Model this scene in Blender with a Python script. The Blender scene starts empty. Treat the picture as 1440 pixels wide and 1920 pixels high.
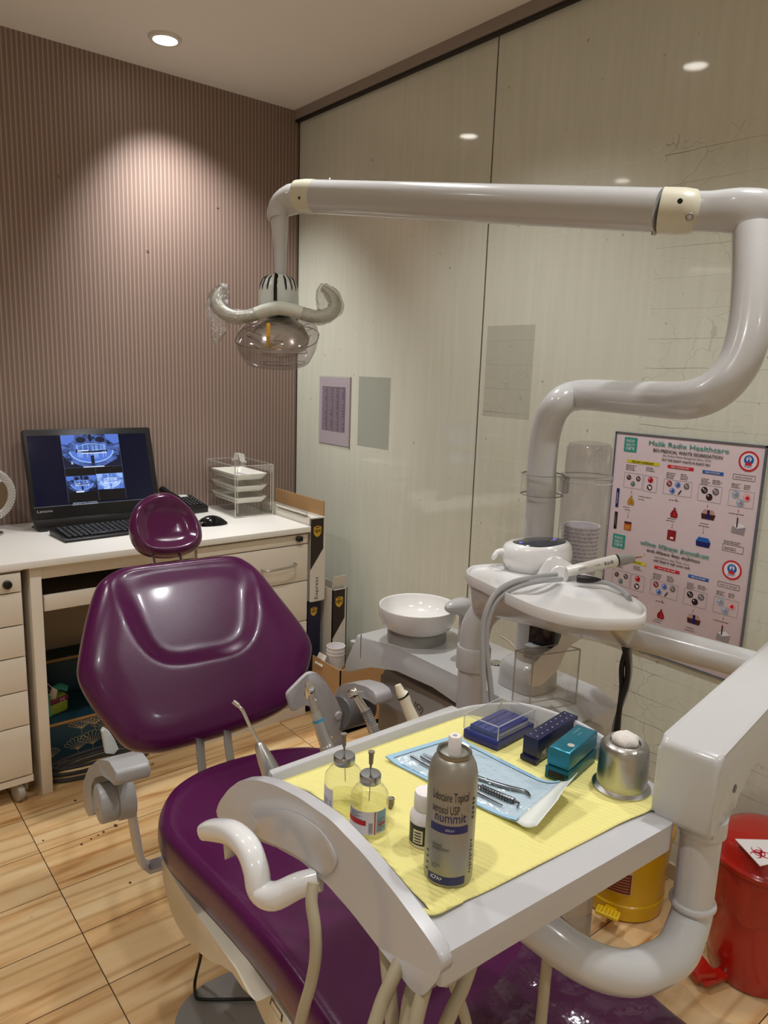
import bpy, bmesh, math, random
from mathutils import Vector, Matrix
random.seed(7)
scene = bpy.context.scene
COL = scene.collection
PI = math.pi

# ------------------------------------------------------------------ camera
H = 1.35                                   # lens height above the floor
yaw, pitch, roll = 0.684368, 0.1894316, -0.0341552
FPX = 1380.0
def _basis():
    cy, sy, cp, sp, cr, sr = math.cos(yaw), math.sin(yaw), math.cos(pitch), math.sin(pitch), math.cos(roll), math.sin(roll)
    f = Vector((sy*cp, cy*cp, -sp)); r = Vector((cy, -sy, 0)); d = f.cross(r)
    return cr*r + sr*d, -sr*r + cr*d, f
CR, CD, CF = _basis()
CC = Vector((0, 0, H))
cam = bpy.data.cameras.new('camera'); camo = bpy.data.objects.new('camera', cam); COL.objects.link(camo)
cam.sensor_fit = 'VERTICAL'; cam.sensor_height = 36; cam.lens = FPX/1920*36
cam.clip_start = 0.02
M = Matrix.Identity(4)
for i in range(3):
    M[i][0] = CR[i]; M[i][1] = -CD[i]; M[i][2] = -CF[i]; M[i][3] = CC[i]
camo.matrix_world = M
scene.camera = camo

# surveying helper: where the line of sight through a picture point meets a plane of the room
def P(px, py, x=None, y=None, z=None, d=None):
    r = CR*((px-720)/FPX) + CD*((py-960)/FPX) + CF
    if x is not None: t = x/r.x
    elif y is not None: t = y/r.y
    elif z is not None: t = (z-H)/r.z
    else: t = d
    return CC + r*t
def Pp(px, py, O, N):
    r = CR*((px-720)/FPX) + CD*((py-960)/FPX) + CF
    return CC + r*((O-CC).dot(N)/r.dot(N))

# ------------------------------------------------------------------ view, world, lamps
scene.view_settings.view_transform = 'Standard'
scene.view_settings.look = 'None'
scene.view_settings.gamma = 1
scene.view_settings.use_curve_mapping = False
scene.view_settings.exposure = -0.06
w = bpy.data.worlds.new('world'); scene.world = w; w.use_nodes = True
w.node_tree.nodes['Background'].inputs[0].default_value = (1, .95, .9, 1)
w.node_tree.nodes['Background'].inputs[1].default_value = 0.02

scene.cycles.transparent_max_bounces = 40
XR, YB, ZC = 1.79, 2.84, 2.40              # right glass wall, back wall, ceiling
XL, YF = -1.45, -1.5
LAMP_POWER = 40.0
LAMP_COLOR = (0.985, 0.99, 1.0)
LAMPS = [(1.085, 2.55, 2.1), (1.085, 1.48, 1.25), (1.085, 0.40, 1.0), (-0.03, 2.5, .4), (-0.06, 1.45, 1.0), (-0.06, 0.36, .85), (-.9, -.8, 1.2), (.9, -.9, 1.0)]  # last pair: unseen fill added behind the viewer to raise the ambient light
for i, (x, y, k) in enumerate(LAMPS):
    l = bpy.data.lights.new('downlight', 'SPOT'); l.energy = LAMP_POWER*k; l.color = LAMP_COLOR
    l.spot_size = math.radians(125); l.spot_blend = .75; l.shadow_soft_size = .035
    if i == 0: l.spot_size = math.radians(92); l.spot_blend = .9
    o = bpy.data.objects.new('downlight', l); o.location = (x, y, ZC-.012); COL.objects.link(o)
    if i == 0: o.rotation_euler = Vector((.24, .20, -1)).to_track_quat('-Z', 'Y').to_euler()

# ------------------------------------------------------------------ materials
def lin(c): 
    c = c/255
    return c/12.92 if c <= .04045 else ((c+.055)/1.055)**2.4
def rgb(*c): return (lin(c[0]), lin(c[1]), lin(c[2]), 1)
MATS = {}
def mat(name, color, rough=.5, metal=0, spec=.5, bump=None, emit=None, es=1, coat=0, sss=0):
    if name in MATS: return MATS[name]
    m = bpy.data.materials.new(name); m.use_nodes = True; MATS[name] = m
    nt = m.node_tree; b = nt.nodes['Principled BSDF']
    b.inputs['Base Color'].default_value = color
    b.inputs['Roughness'].default_value = rough; b.inputs['Metallic'].default_value = metal
    b.inputs['Specular IOR Level'].default_value = spec
    b.inputs['Coat Weight'].default_value = coat; b.inputs['Coat Roughness'].default_value = .08
    if emit:
        b.inputs['Emission Color'].default_value = emit; b.inputs['Emission Strength'].default_value = es
    if bump:
        sc, st = bump
        tc = nt.nodes.new('ShaderNodeTexCoord')
        n = nt.nodes.new('ShaderNodeTexNoise'); n.inputs['Scale'].default_value = sc; n.inputs['Detail'].default_value = 3
        bp = nt.nodes.new('ShaderNodeBump'); bp.inputs['Strength'].default_value = st; bp.inputs['Distance'].default_value = .002
        nt.links.new(tc.outputs['Object'], n.inputs['Vector'])
        nt.links.new(n.outputs['Fac'], bp.inputs['Height']); nt.links.new(bp.outputs['Normal'], b.inputs['Normal'])
    return m
def clear(name, tint=(1, 1, 1, 1), rough=.03, k=1.0, base=.03, bump=None):
    # thin clear plastic: mostly transmits, reflects by Fresnel
    m = bpy.data.materials.new(name); m.use_nodes = True; MATS[name] = m
    nt = m.node_tree; nt.nodes.clear()
    out = nt.nodes.new('ShaderNodeOutputMaterial'); mx = nt.nodes.new('ShaderNodeMixShader')
    tr = nt.nodes.new('ShaderNodeBsdfTransparent'); tr.inputs[0].default_value = tint
    gl = nt.nodes.new('ShaderNodeBsdfGlossy'); gl.inputs['Roughness'].default_value = rough
    fr = nt.nodes.new('ShaderNodeLayerWeight'); fr.inputs[0].default_value = .5
    pw = nt.nodes.new('ShaderNodeMath'); pw.operation = 'POWER'; pw.inputs[1].default_value = 4; nt.links.new(fr.outputs['Facing'], pw.inputs[0])
    mu = nt.nodes.new('ShaderNodeMath'); mu.operation = 'MULTIPLY_ADD'; mu.inputs[1].default_value = k; mu.inputs[2].default_value = base
    mu.inputs[1].default_value = k*.75
    mu.use_clamp = True
    nt.links.new(pw.outputs[0], mu.inputs[0]); nt.links.new(mu.outputs[0], mx.inputs[0])
    nt.links.new(tr.outputs[0], mx.inputs[1]); nt.links.new(gl.outputs[0], mx.inputs[2]); nt.links.new(mx.outputs[0], out.inputs[0])
    if bump:
        tc = nt.nodes.new('ShaderNodeTexCoord')
        n = nt.nodes.new('ShaderNodeTexNoise'); n.inputs['Scale'].default_value = bump[0]; n.inputs['Detail'].default_value = 4
        bp = nt.nodes.new('ShaderNodeBump'); bp.inputs['Strength'].default_value = bump[1]; bp.inputs['Distance'].default_value = .01
        nt.links.new(tc.outputs['Object'], n.inputs['Vector'])
        nt.links.new(n.outputs['Fac'], bp.inputs['Height']); nt.links.new(bp.outputs['Normal'], gl.inputs['Normal']); nt.links.new(bp.outputs['Normal'], fr.inputs['Normal'])
    return m

WHITE = mat('white_gloss_plastic', rgb(222, 220, 218), .22, coat=.3)
UNITW = mat('unit_white_enamel', rgb(194, 194, 193), .22, coat=.3)
CREAMCAP = mat('ivory_plastic', rgb(214, 210, 188), .3)
CREAM = mat('cream_panel_plastic', rgb(212, 203, 182), .45)
HOSE = mat('beige_hose_rubber', rgb(170, 160, 135), .5)
GREY = mat('grey_plastic', rgb(160, 160, 160), .35)
DGREY = mat('dark_grey_plastic', rgb(95, 92, 92), .4)
LGREY = mat('light_grey_plastic', rgb(186, 183, 184), .35)
BASEG = mat('grey_base_enamel', rgb(150, 150, 148), .4)
VINYL = mat('purple_vinyl', rgb(78, 16, 66), .25, bump=(420, .09), coat=.1, spec=.38)
VINYLH = mat('purple_vinyl_smooth', rgb(82, 16, 66), .16, coat=.4)
STEEL = mat('brushed_steel', rgb(190, 188, 185), .3, 1)
CHROME = mat('chrome', rgb(215, 215, 215), .12, 1)
SATIN = mat('satin_aluminium', rgb(200, 200, 200), .33, 1)
ALU = mat('worn_aluminium', rgb(185, 183, 178), .32, 1, bump=(60, .35))
BLACK = mat('black_plastic', rgb(18, 18, 19), .35)
BLACKG = mat('black_gloss', rgb(10, 10, 12), .12)
KEYS = mat('black_keys', rgb(30, 30, 32), .4)
RUBBER = mat('black_rubber', rgb(14, 14, 14), .5)
DESKW = mat('white_laminate', rgb(238, 234, 226), .3)
CABW = mat('offwhite_laminate', rgb(226, 216, 200), .4)
SHADOWGAP = mat('dark_gap', rgb(30, 26, 22), .7)
CARD = mat('brown_cardboard', rgb(168, 130, 86), .8)
PAPERW = mat('white_paper', rgb(228, 224, 224), .6)
INK = mat('black_ink', rgb(25, 22, 24), .6)
CLEAR = clear('clear_acrylic', (.985, .985, .98, 1), .03, .9, .035)
CLEARE = mat('acrylic_edge', rgb(205, 205, 196), .1)
def frosted(name, color, a):
    m = mat(name, color, .2); m.node_tree.nodes['Principled BSDF'].inputs['Alpha'].default_value = a; return m
FROST = frosted('bright_acrylic_edge', rgb(226, 226, 216), .55)
GLASSV = clear('vial_glass', (.95, .95, .93, 1), .02, 1.1, .04)
WRAP = clear('crinkled_film', (.92, .92, .90, 1), .15, .9, .22, bump=(120, 1.0))
SHIELD = clear('clear_lamp_shield', (.84, .82, .83, 1), .08, 1.0, .12)
CLRIB = clear('moulded_clear_edge', (.55, .52, .52, 1), .1, 1.0, .3)
CUPTUBE = clear('cup_tube_acrylic', (.86, .84, .87, 1), .08, 1.0, .13)

# ------------------------------------------------------------------ mesh helpers
def catmull(pts, n=6, closed=False):
    pts = [Vector(p) for p in pts]; out = []
    N = len(pts); rng = N if closed else N-1
    for i in range(rng):
        if closed: p0, p1, p2, p3 = pts[(i-1) % N], pts[i], pts[(i+1) % N], pts[(i+2) % N]
        else: p0, p1, p2, p3 = pts[max(i-1, 0)], pts[i], pts[i+1], pts[min(i+2, N-1)]
        for k in range(n):
            t = k/n
            out.append(.5*((2*p1) + (p2-p0)*t + (2*p0-5*p1+4*p2-p3)*t*t + (3*p1-p0-3*p2+p3)*t**3))
    if not closed: out.append(pts[-1])
    return out
def lerp_list(vals, n, closed=False):
    out = []
    for i in range(len(vals)-1):
        for k in range(n): out.append(vals[i]+(vals[i+1]-vals[i])*k/n)
    out.append(vals[-1]); return out
def round_poly(pts, r, n=5):
    # round the corners of a closed 2D polygon; r one radius or a list
    out = []; N = len(pts)
    for i in range(N):
        a, b, c = Vector(pts[i-1]), Vector(pts[i]), Vector(pts[(i+1) % N])
        rr = r[i] if isinstance(r, (list, tuple)) else r
        d1 = (a-b); d2 = (c-b); l = min(rr, d1.length*.48, d2.length*.48)
        if l < 1e-5: out.append(b); continue
        p1 = b+d1.normalized()*l; p2 = b+d2.normalized()*l
        for k in range(n+1):
            t = k/n; out.append(p1*(1-t)**2 + b*2*t*(1-t) + p2*t*t)
    return out

class MB:
    def __init__(s): s.bm = bmesh.new(); s.mi = 0
    def _new(s, faces):
        for f in faces: f.material_index = s.mi
    def grid(s, rings, closed=True, cap0=True, cap1=True):
        vs = [[s.bm.verts.new(p) for p in r] for r in rings]; fs = []
        for a, b in zip(vs[:-1], vs[1:]):
            n = len(a)
            for i in range(n if closed else n-1):
                j = (i+1) % n
                try: fs.append(s.bm.faces.new((a[i], a[j], b[j], b[i])))
                except ValueError: pass
        def cap(r, flip):
            c = Vector((0, 0, 0))
            for v in r: c += v.co
            c /= len(r); cv = s.bm.verts.new(c)
            for i in range(len(r)):
                j = (i+1) % len(r)
                fs.append(s.bm.faces.new((r[j], r[i], cv) if not flip else (r[i], r[j], cv)))
        if closed and cap0: cap(vs[0], False)
        if closed and cap1: cap(vs[-1], True)
        s._new(fs); return s
    def box(s, c, size, rot=None, bevel=0, seg=2):
        n0 = set(s.bm.verts)
        r = bmesh.ops.create_cube(s.bm, size=1)
        vs = r['verts']
        bmesh.ops.scale(s.bm, vec=Vector(size), verts=vs)
        fs = list({f for v in vs for f in v.link_faces}); s._new(fs)
        if bevel:
            es = list({e for v in vs for e in v.link_edges})
            rb = bmesh.ops.bevel(s.bm, geom=es, offset=bevel, segments=seg, profile=.5, affect='EDGES')
            s._new(rb['faces'])
            vs = [v for v in s.bm.verts if v not in n0]
        m = Matrix.Translation(Vector(c))
        if rot is not None: m = m @ rot.to_4x4()
        bmesh.ops.transform(s.bm, matrix=m, verts=vs); return s
    def bounds(s, a, b, bevel=0, seg=2):
        a, b = Vector(a), Vector(b)
        return s.box((a+b)/2, [abs(q) for q in (b-a)], None, bevel, seg)
    def prism(s, pts, O, U, V, h0, h1, bevel=0, seg=2):
        # closed polygon (u,v) in the plane O,U,V extruded along U x V from h0 to h1
        O, U, V = Vector(O), Vector(U), Vector(V); N = U.cross(V).normalized()
        n0 = set(s.bm.verts)
        a = [s.bm.verts.new(O+U*p[0]+V*p[1]+N*h0) for p in pts]
        b = [s.bm.verts.new(O+U*p[0]+V*p[1]+N*h1) for p in pts]
        fs = [s.bm.faces.new(a[::-1]), s.bm.faces.new(b)]
        for i in range(len(pts)):
            j = (i+1) % len(pts); fs.append(s.bm.faces.new((a[i], a[j], b[j], b[i])))
        s._new(fs)
        if bevel:
            es = [e for f in fs[:2] for e in f.edges]
            rb = bmesh.ops.bevel(s.bm, geom=es, offset=bevel, segments=seg, profile=.5, affect='EDGES'); s._new(rb['faces'])
        return s
    def tube(s, path, r, seg=16, sec=None, up=None, smooth=0, cap=True, ex=2.0):
        # sweep; r one radius or one per point; sec=(a,b) squeezes the section; ex superellipse power
        pts = [Vector(p) for p in path]; rs = list(r) if isinstance(r, (list, tuple)) else [r]*len(pts)
        if smooth: rs = lerp_list(rs, smooth); pts = catmull(pts, smooth)
        n = len(pts); T = []
        for i in range(n):
            t = pts[min(i+1, n-1)]-pts[max(i-1, 0)]; T.append(t.normalized())
        if up is None:
            up = Vector((0, 0, 1)) if abs(T[0].z) < .9 else Vector((1, 0, 0))
        a = Vector(up); a = (a-T[0]*a.dot(T[0])).normalized()
        rings = []
        for i in range(n):
            a = (a-T[i]*a.dot(T[i])).normalized(); b = T[i].cross(a)
            sa, sb = sec if sec else (1, 1); ring = []
            for k in range(seg):
                th = 2*PI*k/seg; c, q = math.cos(th), math.sin(th)
                c = math.copysign(abs(c)**(2/ex), c); q = math.copysign(abs(q)**(2/ex), q)
                ring.append(pts[i] + a*(c*rs[i]*sa) + b*(q*rs[i]*sb))
            rings.append(ring)
        return s.grid(rings, True, cap, cap)
    def lathe(s, prof, c=(0, 0, 0), axis=(0, 0, 1), seg=32, cap0=True, cap1=True, sq=None):
        # prof: (radius, height along axis)
        A = Vector(axis).normalized(); u = Vector((1, 0, 0)) if abs(A.x) < .9 else Vector((0, 1, 0))
        u = (u-A*u.dot(A)).normalized(); v = A.cross(u); c = Vector(c); rings = []
        for r, h in prof:
            rings.append([c+A*h+(u*math.cos(2*PI*k/seg)+v*math.sin(2*PI*k/seg)*(sq or 1))*max(r, 1e-5) for k in range(seg)])
        return s.grid(rings, True, cap0, cap1)
    def ball(s, c, r, sc=(1, 1, 1), seg=16):
        n = seg//2; rings = []
        for i in range(1, n):
            t = PI*i/n
            rings.append([Vector(c)+Vector((math.sin(t)*math.cos(2*PI*k/seg)*sc[0], math.sin(t)*math.sin(2*PI*k/seg)*sc[1], -math.cos(t)*sc[2]))*r for k in range(seg)])
        return s.grid(rings)
    def build(s, name, mats, parent=None, smooth=True, subsurf=0, angle=40):
        me = bpy.data.meshes.new(name)
        bmesh.ops.recalc_face_normals(s.bm, faces=s.bm.faces[:])
        for f in s.bm.faces: f.smooth = smooth
        if smooth and not subsurf:
            ca = math.radians(angle)
            for e in s.bm.edges:
                if len(e.link_faces) == 2 and e.calc_face_angle(0) > ca: e.smooth = False
        s.bm.to_mesh(me); s.bm.free()
        for m in (mats if isinstance(mats, (list, tuple)) else [mats]): me.materials.append(m)
        o = bpy.data.objects.new(name, me); COL.objects.link(o)
        if parent is not None:
            root = parent
            while root.parent: root = root.parent
            if root.type == 'EMPTY':
                me.transform(root.matrix_basis.inverted())
            else:                                # a top-level mesh whose verts are in its own frame
                me.transform(root.matrix_basis.inverted())
            o.parent = parent
        if subsurf:
            md = o.modifiers.new('subdivision', 'SUBSURF'); md.levels = subsurf; md.render_levels = subsurf
        return o

def tag(o, label, cat, group=None):
    o['label'] = label; o['category'] = cat
    if group: o['group'] = group
    return o
def thing(name, label, cat, loc=(0, 0, 0), rotz=0, group=None):
    o = bpy.data.objects.new(name, None); COL.objects.link(o); o.empty_display_size = .05
    o.matrix_basis = Matrix.Translation(Vector(loc)) @ Matrix.Rotation(rotz, 4, 'Z')
    return tag(o, label, cat, group)
def struct(o): o['kind'] = 'structure'; return o
def dup(root, loc, rotz=0, label=None):
    r = root.copy(); COL.objects.link(r)
    r.matrix_basis = Matrix.Translation(Vector(loc)) @ Matrix.Rotation(rotz, 4, 'Z')
    if label: r['label'] = label
    for ch in list(root.children):
        c = ch.copy(); COL.objects.link(c); c.parent = r
        for g in list(ch.children):
            e = g.copy(); COL.objects.link(e); e.parent = c
    return r

# flat printing: characters, bars, discs laid on a surface given by a map (x, y, lift) -> point
_tc = {}
def stroke_order(s):
    # the short-i sign is drawn left of the consonant cluster it follows
    out = []
    for ch_ in s:
        if ch_ == '\u093f':
            i = len(out)-1
            while i >= 2 and out[i-1] == '\u094d': i -= 2
            out.insert(max(i, 0), ch_)
        else: out.append(ch_)
    return ''.join(out)
def glyphs(s, bold=0.0):
    s = stroke_order(s)
    k = (s, bold)
    if k not in _tc:
        cu = bpy.data.curves.new('tmp', 'FONT'); cu.body = s; cu.size = 1; cu.resolution_u = 2; cu.offset = bold
        ob = bpy.data.objects.new('tmp', cu); me = ob.to_mesh()
        vs = [(v.co.x, v.co.y) for v in me.vertices]; fs = [tuple(p.vertices) for p in me.polygons]
        ob.to_mesh_clear(); bpy.data.objects.remove(ob); bpy.data.curves.remove(cu)
        xs = [v[0] for v in vs] or [0, 1]; ys = [v[1] for v in vs] or [0, 1]
        _tc[k] = (vs, fs, min(xs), max(xs), min(ys), max(ys))
    return _tc[k]
class Print:
    def __init__(s, fmap): s.f = fmap; s.v = []; s.p = []; s.m = []; s.mats = []
    def _mi(s, m):
        if m not in s.mats: s.mats.append(m)
        return s.mats.index(m)
    def poly(s, pts, m, lift=.0004):
        b = len(s.v); s.v += [s.f(x, y, lift) for x, y in pts]; s.p.append(tuple(range(b, b+len(pts)))); s.m.append(s._mi(m))
    def rect(s, x0, y0, x1, y1, m, lift=.0004, n=1):
        for i in range(n):
            a, b = x0+(x1-x0)*i/n, x0+(x1-x0)*(i+1)/n
            s.poly([(a, y0), (b, y0), (b, y1), (a, y1)], m, lift)
    def disc(s, x, y, r, m, lift=.0004, n=20, sy=1):
        s.poly([(x+r*math.cos(2*PI*k/n), y+r*sy*math.sin(2*PI*k/n)) for k in range(n)], m, lift)
    def ring(s, x, y, r0, r1, m, lift=.0006, n=28, a0=0, a1=2*PI):
        for k in range(n):
            a, b = a0+(a1-a0)*k/n, a0+(a1-a0)*(k+1)/n
            s.poly([(x+r0*math.cos(a), y+r0*math.sin(a)), (x+r1*math.cos(a), y+r1*math.sin(a)), (x+r1*math.cos(b), y+r1*math.sin(b)), (x+r0*math.cos(b), y+r0*math.sin(b))], m, lift)
    def line(s, x0, y0, x1, y1, wd, m, lift=.0005):
        d = Vector((x1-x0, y1-y0)); n = Vector((-d.y, d.x)).normalized()*wd/2
        s.poly([(x0+n.x, y0+n.y), (x0-n.x, y0-n.y), (x1-n.x, y1-n.y), (x1+n.x, y1+n.y)], m, lift)
    def frame(s, x0, y0, x1, y1, wd, m, lift=.0005):
        for a in ((x0, y0, x1, y0), (x1, y0, x1, y1), (x1, y1, x0, y1), (x0, y1, x0, y0)): s.line(*a, wd, m, lift)
    def text(s, t, x, y, m, w=None, h=None, lift=.0008, rot=0, bold=0, center=False, full=False):
        if bold:
            e_ = bold*(h if h else (w or .01)/max(len(t), 1)*1.3)*.9
            for k in (-1, 1): s.text(t, x+k*e_*math.cos(rot), y+k*e_*math.sin(rot), m, w, h, lift+.00015*(k+2), rot, 0, center)
        vs, fs, x0, x1, y0, y1 = glyphs(t)
        ky = (h/(y1-y0)) if h else (w/(x1-x0)); kx = (w/(x1-x0)) if w else ky
        b = len(s.v); c, q = math.cos(rot), math.sin(rot)
        ox = -(x0+x1)/2*kx if center else -x0*kx; oy = -(y0+y1)/2*ky if center else -y0*ky
        for vx, vy in vs:
            a, e = vx*kx+ox, vy*ky+oy
            s.v.append(s.f(x+a*c-e*q, y+a*q+e*c, lift))
        mi = s._mi(m)
        for f in fs: s.p.append(tuple(b+i for i in f)); s.m.append(mi)
    def build(s, name, parent):
        me = bpy.data.meshes.new(name); me.from_pydata([tuple(v) for v in s.v], [], s.p)
        for m in s.mats: me.materials.append(m)
        for i, p in enumerate(me.polygons): p.material_index = s.m[i]
        o = bpy.data.objects.new(name, me); COL.objects.link(o)
        root = parent
        while root.parent: root = root.parent
        me.transform(root.matrix_basis.inverted()); o.parent = parent
        return o
def planemap(O, U, V):
    O, U, V = Vector(O), Vector(U).normalized(), Vector(V).normalized(); N = U.cross(V)
    return lambda x, y, l: O+U*x+V*y+N*l
def cylmap(c, r, th0, z0=0):
    # wraps x round a vertical cylinder, centre of the print facing direction th0
    c = Vector(c)
    return lambda x, y, l: c+Vector((math.cos(th0+x/r)*(r+l), math.sin(th0+x/r)*(r+l), z0+y))

# ------------------------------------------------------------------ room shell
def nodes(m):
    nt = m.node_tree; return nt, nt.nodes['Principled BSDF'], nt.nodes.new, nt.links.new
def ramp(nt, stops, interp='LINEAR'):
    r = nt.nodes.new('ShaderNodeValToRGB'); e = r.color_ramp; e.interpolation = interp
    while len(e.elements) < len(stops): e.elements.new(.5)
    for i, (p, c) in enumerate(stops): e.elements[i].position = p; e.elements[i].color = c
    return r

# floor: wood-look planks laid in a straight grid
m = mat('wood_plank_floor', (1, 1, 1, 1), .32); nt, bs, N, L = nodes(m)
tc = N('ShaderNodeTexCoord'); mp = N('ShaderNodeMapping'); mp.inputs['Location'].default_value = (-.44, -.70, 0)
L(tc.outputs['Object'], mp.inputs['Vector'])
br = N('ShaderNodeTexBrick'); br.offset = 0; br.inputs['Scale'].default_value = 1
br.inputs['Brick Width'].default_value = .94; br.inputs['Row Height'].default_value = .186
br.inputs['Mortar Size'].default_value = .0012; br.inputs['Mortar Smooth'].default_value = 0; br.inputs['Bias'].default_value = 0
br.inputs['Color1'].default_value = (0, 0, 0, 1); br.inputs['Color2'].default_value = (1, 1, 1, 1); br.inputs['Mortar'].default_value = (.5, .5, .5, 1)
L(mp.outputs[0], br.inputs['Vector'])
sep = N('ShaderNodeSeparateXYZ'); L(mp.outputs[0], sep.inputs[0])
# per-plank shift of the grain
fl = N('ShaderNodeMath'); fl.operation = 'DIVIDE'; fl.inputs[1].default_value = .186; L(sep.outputs['Y'], fl.inputs[0])
fl2 = N('ShaderNodeMath'); fl2.operation = 'FLOOR'; L(fl.outputs[0], fl2.inputs[0])
fx = N('ShaderNodeMath'); fx.operation = 'DIVIDE'; fx.inputs[1].default_value = .94; L(sep.outputs['X'], fx.inputs[0])
fx2 = N('ShaderNodeMath'); fx2.operation = 'FLOOR'; L(fx.outputs[0], fx2.inputs[0])
cb = N('ShaderNodeCombineXYZ'); L(fx2.outputs[0], cb.inputs[0]); L(fl2.outputs[0], cb.inputs[1])
wn = N('ShaderNodeTexWhiteNoise'); wn.noise_dimensions = '3D'; L(cb.outputs[0], wn.inputs['Vector'])
sh = N('ShaderNodeVectorMath'); sh.operation = 'MULTIPLY_ADD'; sh.inputs[1].default_value = (7, 5, 0); L(wn.outputs['Color'], sh.inputs[0]); L(mp.outputs[0], sh.inputs[2])
mg = N('ShaderNodeMapping'); mg.inputs['Scale'].default_value = (1.2, 9, 1); L(sh.outputs[0], mg.inputs['Vector'])
n1 = N('ShaderNodeTexNoise'); n1.inputs['Scale'].default_value = 1.5; n1.inputs['Detail'].default_value = 5; n1.inputs['Distortion'].default_value = 1.1; L(mg.outputs[0], n1.inputs['Vector'])
r1 = ramp(nt, [(.28, rgb(200, 148, 92)), (.42, rgb(232, 190, 134)), (.55, rgb(240, 205, 152)), (.75, rgb(246, 220, 174))])
L(n1.outputs['Fac'], r1.inputs[0])
mg2 = N('ShaderNodeMapping'); mg2.inputs['Scale'].default_value = (.7, 4.5, 1); L(sh.outputs[0], mg2.inputs['Vector'])
n2 = N('ShaderNodeTexWave'); n2.wave_type = 'BANDS'; n2.bands_direction = 'Y'; n2.inputs['Scale'].default_value = 1.1; n2.inputs['Distortion'].default_value = 9; n2.inputs['Detail'].default_value = 3; n2.inputs['Detail Scale'].default_value = .7
L(mg2.outputs[0], n2.inputs['Vector'])
r2 = ramp(nt, [(.0, (.62, .50, .38, 1)), (.10, (.9, .84, .76, 1)), (.3, (1, 1, 1, 1))]); L(n2.outputs['Fac'], r2.inputs[0])
mx = N('ShaderNodeMix'); mx.data_type = 'RGBA'; mx.blend_type = 'MULTIPLY'; mx.inputs['Factor'].default_value = .6
L(r1.outputs[0], mx.inputs['A']); L(r2.outputs[0], mx.inputs['B'])
tone = N('ShaderNodeMix'); tone.data_type = 'RGBA'; tone.blend_type = 'MULTIPLY'; tone.inputs['Factor'].default_value = .16
L(mx.outputs['Result'], tone.inputs['A']); L(wn.outputs['Value'], tone.inputs['B'])
# dark specks / knots
nk = N('ShaderNodeTexNoise'); nk.inputs['Scale'].default_value = 14; nk.inputs['Detail'].default_value = 1; L(sh.outputs[0], nk.inputs['Vector'])
rk = ramp(nt, [(.76, (1, 1, 1, 1)), (.81, (.35, .24, .16, 1))]); L(nk.outputs['Fac'], rk.inputs[0])
kn = N('ShaderNodeMix'); kn.data_type = 'RGBA'; kn.blend_type = 'MULTIPLY'; kn.inputs['Factor'].default_value = .8
L(tone.outputs['Result'], kn.inputs['A']); L(rk.outputs[0], kn.inputs['B'])
jn = N('ShaderNodeMix'); jn.data_type = 'RGBA'; L(br.outputs['Fac'], jn.inputs['Factor']); L(kn.outputs['Result'], jn.inputs['A']); jn.inputs['B'].default_value = rgb(70, 48, 30)
L(jn.outputs['Result'], bs.inputs['Base Color'])
FLOORM = m
struct(MB().bounds((XL, YF, -.05), (XR, YB, 0)).build('floor', FLOORM))
CEILM = mat('ceiling_paint', rgb(244, 238, 230), .6)
struct(MB().bounds((XL-.1, YF-.1, ZC), (XR+.1, YB+.1, ZC+.1)).build('ceiling', CEILM))

# striped wallpaper
m = mat('striped_wallpaper', (1, 1, 1, 1), .42, spec=.5); nt, bs, N, L = nodes(m)
tc = N('ShaderNodeTexCoord'); sp = N('ShaderNodeSeparateXYZ'); L(tc.outputs['Object'], sp.inputs[0])
def m2(op, a, b=None):
    q = N('ShaderNodeMath'); q.operation = op
    if hasattr(a, 'links'): L(a, q.inputs[0])
    else: q.inputs[0].default_value = a
    if b is not None:
        if hasattr(b, 'links'): L(b, q.inputs[1])
        else: q.inputs[1].default_value = b
    return q.outputs[0]
per = m2('FRACT', m2('DIVIDE', sp.outputs['X'], .0160))
wide = ramp(nt, [(0, (.18, .18, .18, 1)), (.30, (0, 0, 0, 1)), (.58, (.1, .1, .1, 1)), (.70, (1, 1, 1, 1)), (.86, (1, 1, 1, 1)), (1, (.18, .18, .18, 1))]); L(per, wide.inputs[0])
fine = m2('FRACT', m2('DIVIDE', sp.outputs['X'], .0040))
fr = ramp(nt, [(0, (.86, .86, .86, 1)), (.5, (1, 1, 1, 1)), (1, (.86, .86, .86, 1))]); L(fine, fr.inputs[0])
cm = N('ShaderNodeMix'); cm.data_type = 'RGBA'; cm.inputs['A'].default_value = rgb(130, 108, 97); cm.inputs['B'].default_value = rgb(170, 148, 136); L(wide.outputs[0], cm.inputs['Factor'])
cf = N('ShaderNodeMix'); cf.data_type = 'RGBA'; cf.blend_type = 'MULTIPLY'; cf.inputs['Factor'].default_value = .5; L(cm.outputs['Result'], cf.inputs['A']); L(fr.outputs[0], cf.inputs['B'])
L(cf.outputs['Result'], bs.inputs['Base Color'])
rr = N('ShaderNodeMapRange'); rr.inputs['To Min'].default_value = .55; rr.inputs['To Max'].default_value = .38; L(wide.outputs[0], rr.inputs['Value']); L(rr.outputs[0], bs.inputs['Roughness'])
struct(MB().bounds((XL-.1, YB, 0), (XR+.1, YB+.1, ZC)).build('wall_back', m))
PAINT = mat('wall_paint', rgb(232, 228, 220), .6)
struct(MB().bounds((XL-.1, YF, 0), (XL, YB, ZC)).build('wall_left', PAINT))
struct(MB().bounds((XL, YF-.1, 0), (XR, YF, ZC)).build('wall_front', PAINT))

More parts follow.
